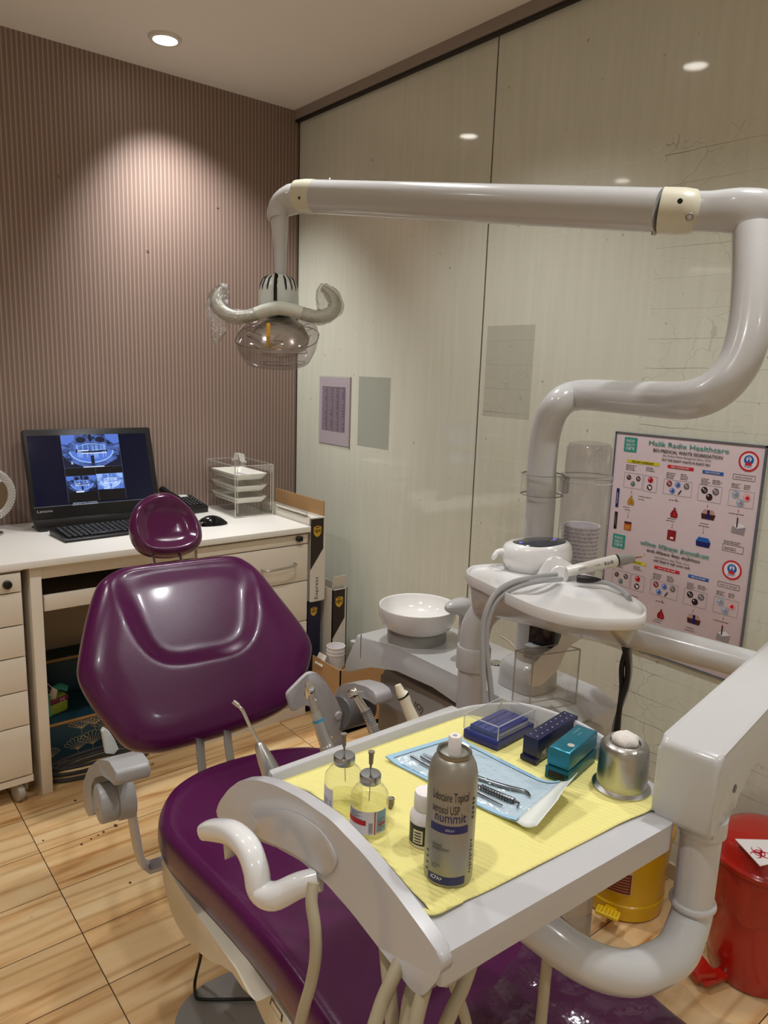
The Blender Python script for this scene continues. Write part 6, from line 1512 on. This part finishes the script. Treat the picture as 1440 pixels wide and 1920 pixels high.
# spray can
cb_ = (tz(790, 1640)+tz(888, 1636))/2; rcan = .0222
cc = Vector((cb_.x, cb_.y, TZ2+.0004)); 
ztop_ = P(857, 1412, x=cc.x).z
zs_ = lambda py: P(850, py, x=cc.x).z-cc.z
CANM = mat('can_silver', rgb(158, 154, 144), .38, .55)
t = thing('spray_can', 'silver lidocaine spray can standing on the yellow tray liner', 'spray can', cc)
Hc = zs_(1408)
b = MB(); b.lathe([(rcan*.93, 0), (rcan*.99, .0025), (rcan, .005), (rcan, Hc*.80), (rcan*.985, Hc*.85), (rcan*.92, Hc*.91), (rcan*.80, Hc*.955), (rcan*.66, Hc*.985), (rcan*.60, Hc*.99)], cc, seg=48); cbody = b.build('body', CANM, t)
b = MB(); b.lathe([(rcan*.58, Hc*.985), (rcan*.68, Hc*.985), (rcan*.71, Hc+.000), (rcan*.68, Hc+.0025), (rcan*.60, Hc+.002), (rcan*.55, Hc-.004), (rcan*.2, Hc-.005)], cc, seg=40, cap0=False); b.build('top_rim', mat('rim_metal', rgb(150, 148, 140), .28, 1), t)
b = MB(); hn_ = .0155; b.lathe([(.0058, Hc-.005), (.0058, Hc+hn_-.0015), (.0050, Hc+hn_), (.0022, Hc+hn_), (.0020, Hc+hn_-.004)], cc, seg=24); b.build('nozzle', mat('nozzle_white', rgb(232, 228, 226), .35), t)
thc = math.atan2(-cc.y, -cc.x); thc_l = thc
q = Print(cylmap((cc.x, cc.y, cc.z), rcan, thc_l, 0)); CNB = mat('can_navy_print', rgb(32, 34, 96), .4); CBK = mat('can_black_print', rgb(34, 32, 36), .45)
kx_ = rcan
xl = -.0178
H_ = Hc
def fr_(f): return H_*f
q.text('Lidocaine Topical', xl, fr_(.683), CBK, w=.0340, h=.0112, lift=.0004)
q.text('aerosol USP', xl, fr_(.605), CBK, w=.0255, h=.0082, lift=.0004)
q.text('nummit', xl+.0035, fr_(.538), CNB, w=.0285, h=.0086, lift=.0004, bold=.0)
q.rect(xl-.001, fr_(.452), xl+.0345, fr_(.512), CNB, .0003, 10)
q.text('SPRAY', .000, fr_(.480), mat('can_pale_print', rgb(190, 190, 205), .4), w=.0080, h=.0024, lift=.0006, center=True)
q.text('SURFACE', xl+.002, fr_(.335), CBK, w=.0095, h=.0025, lift=.0004); q.text('ANAESTHETIC', xl+.002, fr_(.308), CBK, w=.0160, h=.0025, lift=.0004)
q.text('Fresh Mint', xl+.002, fr_(.178), CBK, w=.0085, h=.0019, lift=.0004); q.text('Flavour', xl+.002, fr_(.157), CBK, w=.0060, h=.0019, lift=.0004)
q.rect(xl-.002, fr_(.035), xl+.0340, fr_(.100), CNB, .0003, 10); q.text('iCPA>', xl+.0025, fr_(.068), mat('can_white_print', rgb(216, 216, 226), .4), w=.0105, h=.0038, lift=.0006, bold=.02)
for k in range(11): q.rect(.0215, fr_(.10)+k*.0031, .0235+.003*((k*7) % 3)/3, fr_(.10)+.0014+k*.0031, CBK, .0003, 2)
for k in range(5): q.rect(.0215, fr_(.54)+k*.0045, .0245, fr_(.54)+.0026+k*.0045, CBK, .0003, 2)
for k in range(4): q.rect(-.0235, fr_(.10)+k*.006, -.0205, fr_(.10)+.0016+k*.006, CBK, .0003, 2)
q.build('label_print', cbody)

# glass vials
LIQ = clear('pale_yellow_liquid', (.98, .975, .90, 1), .03, .8, .04); STOP = mat('crimp_aluminium', rgb(176, 178, 180), .25, 1)
NEED = mat('needle_hub_brown', rgb(122, 112, 96), .4); LBLW = mat('vial_label_white', rgb(224, 218, 222), .5)
def vial(label, pl, pr3, top_py, tilt, liquid, full_label):
    a_, c_ = tz(*pl), tz(*pr3); v = (a_+c_)/2; r_ = (c_-a_).length/2; v = Vector((v.x, v.y, TZ2+.0004))
    Hh = P((pl[0]+pr3[0])/2, top_py, x=v.x).z-v.z
    t = thing('glass_vial', label, 'vial', v)
    b = MB(); b.lathe([(r_*.85, 0), (r_*.97, .002), (r_, .005), (r_, Hh*.58), (r_*.96, Hh*.66), (r_*.78, Hh*.745), (r_*.55, Hh*.79), (r_*.44, Hh*.82), (r_*.43, Hh*.90)], v, seg=40, cap1=False); b.build('bottle', GLASSV, t)
    b = MB(); b.lathe([(r_*.84, .0022), (r_*.92, .004), (r_*.95, .006), (r_*.95, Hh*liquid)], v, seg=36); b.build('liquid', LIQ, t)
    b = MB(); b.lathe([(r_*.46, Hh*.845), (r_*.54, Hh*.85), (r_*.565, Hh*.86), (r_*.565, Hh*.975), (r_*.52, Hh*.995), (r_*.2, Hh*.997)], v, seg=32); b.build('crimp_cap', STOP, t)
    n0 = v+Z*Hh; nd = Vector((tilt[0], tilt[1], 1)).normalized()
    b = MB(); b.tube([n0-nd*.030, n0+nd*.012], .0005, 6); nn = b.build('needle', STEEL, t)
    b = MB(); b.tube([n0+nd*.004, n0+nd*.009, n0+nd*.0095, n0+nd*.020, n0+nd*.021, n0+nd*.0225], [.0009, .0013, .0021, .0026, .0033, .0033], 14); b.build('needle_hub', NEED, nn)
    th = math.atan2(-v.y, -v.x); q = Print(cylmap(v, r_, th, 0)); z0, z1 = Hh*.10, Hh*.50
    RD = mat('vial_red_print', rgb(186, 26, 36), .5); GR_ = mat('vial_grey_print', rgb(140, 140, 150), .5); BLp = mat('vial_blue_print', rgb(140, 180, 200), .5)
    if full_label:
        q.rect(-r_*1.35, z0, r_*1.0, z1, LBLW, .0003, 24); q.rect(-r_*1.35, z0+(z1-z0)*.40, -r_*.15, z0+(z1-z0)*.62, RD, .0005, 12)
        q.rect(r_*.28, z0, r_*.34, z1, RD, .0005, 2); q.rect(r_*.40, z0+.002, r_*.98, z1, BLp, .0005, 8); q.rect(r_*.50, z0+(z1-z0)*.38, r_*.92, z0+(z1-z0)*.50, RD, .0007, 4)
        for k in range(7): q.rect(-r_*1.25, z1-.0018-k*.0012, -r_*(.35+.3*(k % 3)/2), z1-.0012-k*.0012, GR_, .0006, 8)
        for k in range(6): q.rect(-r_*.02, z0+.002+k*.0019, r_*.2, z0+.003+k*.0019, GR_, .0006, 3)
        for k in range(6): q.rect(r_*.46, z0+.0035+k*.0024, r_*(.7+.2*(k % 2)), z0+.0045+k*.0024, GR_, .0008, 3)
    else:
        q.rect(-r_*1.5, z0, -r_*.55, z1*1.04, LBLW, .0003, 14)
        for k in range(4): q.rect(-r_*.75, z0+.003+k*.003, -r_*.66, z0+.005+k*.003, GR_, .0006, 2)
        for k in range(6): q.rect(-r_*1.4, z0+.003+k*.0022, -r_*.85, z0+.0038+k*.0022, GR_, .0006, 6)
    q.build('label', t)
vial('half-empty glass vial with a needle in its cap, nearer the tray cheek', (608, 1524), (678, 1515), 1412, (-.03, .05), .26, False)
vial('glass vial with red-striped label and upright needle, beside the white bottle', (656, 1558), (726, 1552), 1446, (.02, .0), .50, True)
# grey needle connector lying by the vial
p_ = tz(732, 1506, .006); b = MB(); b.tube([p_+Z*-.004, p_+Z*.0, p_+Z*.006], [.003, .0042, .0035], 8); b.box(p_+Vector((.002, 0, .004)), (.005, .004, .004), None, .001); o = b.build('needle_cap', NEED); tag(o, 'small brown-grey needle cap standing behind the red-striped vial', 'needle cap')
# white bottle behind the can
a_, c_ = tz(768, 1580), tz(822, 1575); v = (a_+c_)/2; v = Vector((v.x, v.y, TZ2+.0004)); r_ = .0150
Hh = P(800, 1483, x=v.x).z-v.z
t = thing('pill_bottle', 'small white screw-cap bottle with black label half behind the spray can', 'bottle', v)
b = MB(); b.lathe([(r_*.9, 0), (r_, .0025), (r_, Hh*.52), (r_*.93, Hh*.60), (r_*.72, Hh*.67), (r_*.66, Hh*.70)], v, seg=36); bb = b.build('body', mat('bottle_white', rgb(232, 226, 226), .35), t)
b = MB(); b.lathe([(r_*.74, Hh*.685), (r_*.77, Hh*.70), (r_*.77, Hh*.95), (r_*.70, Hh), (r_*.3, Hh)], v, seg=36); b.build('cap', mat('cap_white', rgb(236, 230, 230), .35, bump=(900, .2)), t)
q = Print(cylmap(v, r_, math.atan2(-v.y, -v.x), 0)); q.rect(-r_*1.2, Hh*.08, r_*1.2, Hh*.46, BLACK, .0003, 20); q.rect(-r_*.75, Hh*.12, -r_*.1, Hh*.38, mat('bottle_cream_print', rgb(222, 212, 188), .5), .0006, 8)
for k in range(4): q.rect(-r_*.65, Hh*.15+k*.003, -r_*.2, Hh*.15+.0012+k*.003, INK, .0009, 4)
q.build('label', bb)

# blue burs case with clear lid
def tbox(name_pts, h):                    # tray footprint from three picture points: near corner, left corner, right corner
    n, l, r = (tz(*p, h) for p in name_pts); return n, (l-n), (r-n)
BLUE = mat('royal_blue_plastic', rgb(34, 42, 120), .35); NAVY = mat('navy_plastic', rgb(20, 22, 62), .35)
n_, el, er = tbox([(932, 1408), (868, 1382), (1000, 1372)], .001)
t = thing('endo_file_case', 'royal blue case with raised clear lid at the back of the tray', 'case', n_)
ul, ur = el.normalized(), er.normalized(); Ll, Lr = el.length*.99, er.length
def qb(b, O, x0, x1, y0, y1, z0, z1, bv=.001):   # along ur (x) and ul (y)
    b.prism([(x0, y0), (x1, y0), (x1, y1), (x0, y1)], O, ur, ul, z0, z1, bv)
b = MB(); qb(b, n_, 0, Lr, 0, Ll, 0, .012); b.build('base', BLUE, t)
b = MB(); qb(b, n_, Lr*.06, Lr*.94, Ll*.12, Ll*.88, .012, .019); bl_ = b.build('insert', BLUE, t)
b = MB(); qb(b, n_, Lr*.10, Lr*.90, Ll*.02, Ll*.10, .012, .0165); b.build('front_step', mat('blue_grey_plastic', rgb(84, 92, 140), .3), t)
b = MB()
for k in range(3): qb(b, n_, Lr*.08, Lr*.92, Ll*(.28+.2*k), Ll*(.30+.2*k), .019, .0196, 0)
b.build('file_slots', NAVY, bl_)
b = MB(); h_ = .031; th = .0012
for (x0, x1, y0, y1) in ((0, Lr, 0, th), (0, Lr, Ll-th, Ll), (0, th, 0, Ll), (Lr-th, Lr, 0, Ll)): qb(b, n_, x0, x1, y0, y1, .0125, h_, 0)
qb(b, n_, 0, Lr, 0, Ll, h_-th, h_, 0); ld = b.build('clear_lid', CLEAR, t)
b = MB(); cs = [n_+Z*h_, n_+ur*Lr+Z*h_, n_+ur*Lr+ul*Ll+Z*h_, n_+ul*Ll+Z*h_]
b.tube(cs+[cs[0]], .0008, 6)
for c in cs: b.tube([c, c-Z*(h_-.013)], .0008, 6)
b.build('lid_edges', frosted('lid_edge', rgb(214, 214, 208), .5), ld)
# navy bur block
n_, el, er = tbox([(1006, 1434), (982, 1428), (1080, 1385)], .001)
t = thing('bur_block', 'dark navy bur block with two rows of holes on the tray', 'bur block', n_)
ul, ur = el.normalized(), er.normalized(); ul = Z.cross(ur); Ll, Lr = .020, er.length*1.0; h_ = P(1010, 1388, x=n_.x).z-n_.z
def qb2(b, x0, x1, y0, y1, z0, z1, bv=.0012): b.prism([(x0, y0), (x1, y0), (x1, y1), (x0, y1)], n_, ur, ul, z0, z1, bv)
b = MB(); qb2(b, 0, Lr, 0, Ll, 0, h_); b.build('block', NAVY, t)
for fx_ in (-.003, Lr-.004):
    b = MB(); qb2(b, fx_, fx_+.007, -.001, Ll+.001, 0, .007); b.build('foot', NAVY, t)
q = Print(planemap(n_+Z*h_, ur, ul)); HM = mat('bur_shank_pale', rgb(190, 192, 200), .3, .5)
for i in range(8):
    for j in (.28, .72): q.disc(Lr*(.07+.122*i), Ll*j, .0011, HM, .0005, 8)
q.build('bur_holes', t)
q = Print(planemap(n_, ur, Z)); q.text('MK', Lr*.10, h_*.24, mat('mk_print', rgb(206, 206, 216), .4), w=.010, h=.0072, lift=.0006, bold=.02); q.text('MK-DENT', Lr*.10, h_*.12, HM, w=.012, h=.002, lift=.0006); q.build('mark', t)
# teal box
n_, el, er = tbox([(1062, 1478), (1022, 1458), (1112, 1432)], .001)
n_ = tz(1064, 1476, 0); 
t = thing('bur_box', 'metallic teal bur box with slotted end on the tray', 'box', n_)
ur = Vector((er.x, er.y, 0)).normalized(); ul = Z.cross(ur); Lr = .075; Ll = (tz(1023, 1457)-n_).dot(ul); h_ = P(1066, 1413, x=n_.x).z-n_.z
TEA = mat('teal_anodised', rgb(40, 120, 140), .3, .55); TEAD = mat('teal_anodised_dark', rgb(30, 104, 116), .3, .5)
b = MB(); b.prism([(0, 0), (Lr, 0), (Lr, Ll), (0, Ll)], n_, ur, ul, .001, h_*.42, .0012); b.build('base', TEAD, t)
b = MB(); b.prism([(.0016, .0008), (Lr, .0008), (Lr, Ll-.0008), (.0016, Ll-.0008)], n_, ur, ul, h_*.42, h_, .003, 3); lid = b.build('lid', TEA, t)
q = Print(planemap(n_+ul*Ll, -ul, Z)); q.rect(Ll*.14, h_*.10, Ll*.84, h_*.32, BLACK, .0005); q.disc(Ll*.93, h_*.30, .0012, BLACK, .0005, 10); q.build('end_slot', t)
q = Print(planemap(n_+Z*h_, ur, ul)); q.disc(Lr*.26, Ll*.30, .0042, mat('sticker_silver', rgb(176, 176, 168), .35), .0004, 20); q.text('STAINLESS', Lr*.62, Ll*.62, mat('faint_teal_print', rgb(110, 168, 180), .4), w=.018, h=.0022, rot=PI/2*0, lift=.0005); q.text('STEEL', Lr*.62, Ll*.42, mat('faint_teal_print', rgb(110, 168, 180), .4), w=.010, h=.0022, lift=.0005); q.build('lid_print', lid)
# aluminium cotton dispenser
a_, c_ = tz(1108, 1470), tz(1221, 1478); v = (a_+c_)/2; v = Vector((v.x, v.y, TZ2+.0004)); r_ = (c_-a_).length/2*.96
zT = P(1166, 1385, x=v.x).z-v.z; rt = r_*.84
t = thing('cotton_dispenser', 'worn aluminium cotton dispenser on the right of the tray', 'cotton dispenser', v)
b = MB(); b.lathe([(r_, 0), (r_, .0018), (r_*.93, .003), (rt*1.02, .0045), (rt, zT*.80), (rt*.97, zT*.90), (rt*.88, zT*.965), (rt*.76, zT), (rt*.62, zT-.001), (rt*.58, zT-.004), (rt*.02, zT-.0045)], v, seg=48); b.build('body', ALU, t)
b = MB(); rnd = random.Random(8); rings = []
for i in range(1, 12):
    th = PI*i/12; r = []
    for k in range(24):
        a2 = 2*PI*k/24; w_ = 1+.07*math.sin(a2*5+i*.6)*math.sin(th)+.03*math.sin(a2*9+i)
        r.append(v+Vector((rt*.54*w_*math.sin(th)*math.cos(a2), rt*.54*w_*math.sin(th)*math.sin(a2), zT+.001-.0085*math.cos(th)*w_)))
    rings.append(r)
b.grid(rings); o = b.build('cotton_ball', mat('cotton_white', rgb(232, 226, 218), .95, bump=(900, .8))); tag(o, 'tuft of white cotton bulging from the top of the aluminium dispenser', 'cotton')

# sterilisation pouch with instruments
PFILM = clear('pouch_film', (.93, .96, .98, 1), .10, .8, .08, bump=(40, .6))
PBACK = mat('pouch_blue_paper', rgb(200, 216, 224), .5)
cor = [tz(722, 1424, .003), tz(858, 1384, .002), tz(1050, 1478, .004), tz(968, 1534, .010)]
def pq_(u, v_):
    a_ = cor[0]*(1-u)+cor[3]*u; c_ = cor[1]*(1-u)+cor[2]*u; return a_*(1-v_)+c_*v_
def psurf(u, v_, k):
    p_ = pq_(u, v_); lift = .0015+.010*max(0, (u-.80)/.2)**2*(.4+.6*v_)+.004*max(0, (.10-u)/.10)+.0022*math.sin(u*9)*math.sin(PI*v_)*.5
    if k: lift += .0055*math.sin(PI*min(max((v_-.03)/.94, 0), 1))**.7*math.sin(PI*min(max((u-.02)/.96, 0), 1))**.5
    return Vector((p_.x, p_.y, TZ2+.001+lift))
t = thing('sterile_pouch', 'pale blue sterilisation pouch with steel instruments lying across the tray', 'pouch', pq_(.5, .5))
for k, nm, mt in ((0, 'paper_back', PBACK), (1, 'clear_front', PFILM)):
    b = MB(); b.grid([[psurf(i/24, j/14, k) for j in range(15)] for i in range(25)], False); o = b.build(nm, mt, t)
    if k == 0:
        md = o.modifiers.new('thickness', 'SOLIDIFY'); md.thickness = .0005
b = MB()
for v0, v1 in ((0, .055), (.945, 1)): b.grid([[psurf(i/24, v0+(v1-v0)*j/2, 0)+Z*.0011 for j in range(3)] for i in range(25)], False)
b.grid([[psurf(.0+.035*i/2, j/10, 0)+Z*.0011 for j in range(11)] for i in range(3)], False)
b.build('heat_seal', mat('seal_pale_blue', rgb(158, 196, 218), .3), t)
# lifted end flap
b = MB(); rings = []
for i in range(7):
    f = i/6; rings.append([Vector((pq_(1+.13*f, j/10).x, pq_(1+.13*f, j/10).y, psurf(1, j/10, 0).z+(.016*f if j > 5 else .012*f)*(.5+j/14)-.004*math.sin(PI*f))) for j in range(11)])
b.grid(rings, False); o = b.build('end_flap', mat('pouch_white_paper', rgb(214, 218, 212), .45), t); md = o.modifiers.new('thickness', 'SOLIDIFY'); md.thickness = .0005
q = Print(lambda x, y, l: psurf(x, y, 0)+Z*(.0013+l)); q.text('STEAM STERILIZATION - DIRECTION OF OPENING', .45, .965, mat('pouch_blue_print', rgb(80, 140, 190), .5), w=.34, h=.022, lift=.0004); q.text('SELF SEAL POUCH', .12, .03, mat('pouch_blue_print', rgb(80, 140, 190), .5), w=.3, h=.022, lift=.0004); q.build('printing', t)
INST = mat('instrument_steel', rgb(120, 124, 128), .28, 1)
def pin(u, v_, h=.0030): return psurf(u, v_, 0)+Z*h
b = MB(); b.tube([pin(.10, .36), pin(.3, .40), pin(.55, .46), pin(.75, .52), pin(.86, .58), pin(.93, .50)], [.0012, .0016, .0024, .0026, .0018, .0008], 10, sec=(.6, 1.3), smooth=3); tag(b.build('tweezers', INST), 'steel tweezers with bent tips inside the sterile pouch', 'tweezers')
b = MB(); b.tube([pin(.12, .30), pin(.4, .30), pin(.62, .30), pin(.64, .30), pin(.88, .31)], [.0016, .0018, .0019, .0030, .0032], 12)
for k in range(12):
    b.lathe([(.0030, -.0006), (.0038, 0), (.0030, .0006)], pin(.64+.02*k, .30), (pin(.9, .3)-pin(.6, .3)), 12)
b.tube([pin(.88, .31), pin(.92, .30), pin(.94, .20)], [.002, .001, .0008], 8); tag(b.build('mouth_mirror_handle', INST), 'knurled steel instrument handle at the open end of the sterile pouch', 'dental instrument')
b = MB(); b.tube([pin(.08, .22), pin(.4, .20), pin(.7, .18), pin(.85, .16)], [.0015, .0017, .0017, .0010], 10); tag(b.build('dental_probe', INST), 'plain thin steel probe along the near edge of the sterile pouch', 'dental probe')

# ------------------------------------------------------------------ handpieces standing behind the tray
def dpt(px, py, d): return P(px, py, d=d)
D1 = .915
t = thing('air_water_syringe', 'steel air-water syringe with bent tip standing behind the tray by the chair seat', 'syringe', dpt(508, 1450, D1-.01))
b = MB(); b.tube([dpt(485, 1392, D1), dpt(488, 1402, D1), dpt(497, 1422, D1), dpt(508, 1448, D1), dpt(514, 1475, D1)], [.0035, .0068, .0098, .0118, .0115], 20, smooth=4); b.build('body', SATIN, t)
b = MB(); b.tube([dpt(438, 1316, D1), dpt(447, 1323, D1), dpt(456, 1334, D1), dpt(468, 1360, D1), dpt(486, 1394, D1)], [.0021, .0022, .0022, .0022, .0024], 10, smooth=4); b.build('tip', CHROME, t)
b = MB(); b.tube([dpt(437, 1315, D1), dpt(447, 1323, D1)], [.0028, .0029], 10); b.build('tip_sleeve', STEEL, t)
D2 = .955
t = thing('contra_angle_handpiece', 'silver contra-angle handpiece with blue ring standing behind the tray', 'handpiece', dpt(618, 1420, D2))
b = MB(); b.tube([dpt(592, 1334, D2), dpt(597, 1350, D2), dpt(604, 1374, D2), dpt(612, 1394, D2), dpt(614, 1400, D2), dpt(620, 1425, D2)], [.0072, .0076, .0082, .0092, .0104, .0106], 20, smooth=3); b.build('barrel', SATIN, t)
b = MB(); b.tube([dpt(583, 1300, D2), dpt(588, 1318, D2), dpt(592, 1334, D2)], [.0050, .0055, .0066], 18); b.build('neck', STEEL, t)
b = MB(); b.lathe([(.0062, -.012), (.0068, -.010), (.0068, .009), (.0055, .0115)], dpt(581, 1294, D2), (CC-dpt(581, 1294, D2)).normalized()*.5+Z*.8, 18); hd3 = b.build('head', CHROME, t)
b = MB(); b.tube([dpt(588, 1310, D2-.008), dpt(594, 1314, D2-.012)], .0012, 6); b.build('spray_pin', CHROME, hd3)
a_, c_ = dpt(596.3, 1348, D2), dpt(598, 1353, D2); b = MB(); b.tube([a_, c_], .0081, 20); b.build('blue_ring', mat('blue_ring', rgb(60, 140, 170), .3), t)
D3 = 1.0
t = thing('turbine_handpiece', 'chrome turbine handpiece with knurled grip standing behind the tray', 'handpiece', dpt(706, 1400, D3))
b = MB(); b.tube([dpt(668, 1305, D3), dpt(682, 1328, D3), dpt(694, 1352, D3), dpt(704, 1380, D3), dpt(710, 1405, D3)], [.0048, .0058, .0068, .0074, .0076], 18, smooth=4); gb = b.build('barrel', CHROME, t)
b = MB()
path = catmull([dpt(682, 1328, D3), dpt(694, 1352, D3), dpt(704, 1380, D3), dpt(708, 1395, D3)], 8)
for i in range(2, len(path)-1): b.lathe([(.0066, -.0008), (.0079, 0), (.0066, .0008)], path[i], path[i+1]-path[i-1], 16)
b.build('knurling', DGREY, gb)
b = MB(); hd4 = dpt(662, 1299, D3); b.lathe([(.0050, -.0065), (.0062, -.005), (.0062, .005), (.0050, .0065)], hd4, CR*.8+Z*.4, 18); b.build('head', CHROME, t)
b = MB(); b.tube([hd4, dpt(682, 1296, D3)], [.0012, .0007], 6); b.build('bur', STEEL, t)
D4 = 1.06
t = thing('suction_handpiece', 'ivory suction handpiece with black ring standing behind the tray', 'handpiece', dpt(785, 1365, D4))
IV = mat('ivory_handpiece', rgb(222, 214, 190), .35)
b = MB(); b.tube([dpt(746, 1284, D4), dpt(751, 1298, D4), dpt(757, 1304, D4)], [.0048, .0068, .0088], 18); b.build('nozzle', IV, t)
b = MB(); b.tube([dpt(755.5, 1304.5, D4), dpt(757, 1307, D4)], .0090, 18); b.build('black_ring', BLACK, t)
b = MB(); b.tube([dpt(757, 1306, D4), dpt(764, 1325, D4), dpt(775, 1350, D4), dpt(788, 1380, D4)], [.0086, .0080, .0092, .0095], 18, smooth=3); b.build('barrel', IV, t)

# small marks of the place: wall plugs in the wallpaper, dark drips on the floor
for (px, py), lab in (((112, 331), 'small grey wall plug high on the left of the striped wall'), ((277, 470), 'small torn screw hole in the middle of the striped wall'), ((408, 388), 'small dark screw hole in the striped wall left of the lamp arm')):
    p_ = P(px, py, y=YB); b = MB(); b.lathe([(.006, 0), (.0055, .002), (.003, .0025), (.002, .0005)], p_, (0, -1, 0), 12); tag(b.build('wall_plug', mat('plug_grey', rgb(132, 116, 104), .5)), lab, 'wall plug')
b = MB(); rnd = random.Random(3)
for (px, py, r_) in ((141, 1501, 4), (172, 1497, 3), (217, 1548, 6), (194, 1560, 4), (184, 1566, 3), (171, 1573, 3), (153, 1583, 4), (81, 1576, 3), (244, 1655, 4)):
    c_ = P(px, py, z=.0004); rr3 = .6*r_/FPX*(c_-CC).dot(CF); b.lathe([(rr3, 0), (rr3*.9, .0004)], c_, seg=10, sq=1.5)
o = b.build('drip_spots', mat('dark_drips', rgb(92, 62, 38), .5)); tag(o, 'scatter of small dark drips on the wood floor below the left armrest', 'stain'); o['kind'] = 'stuff'
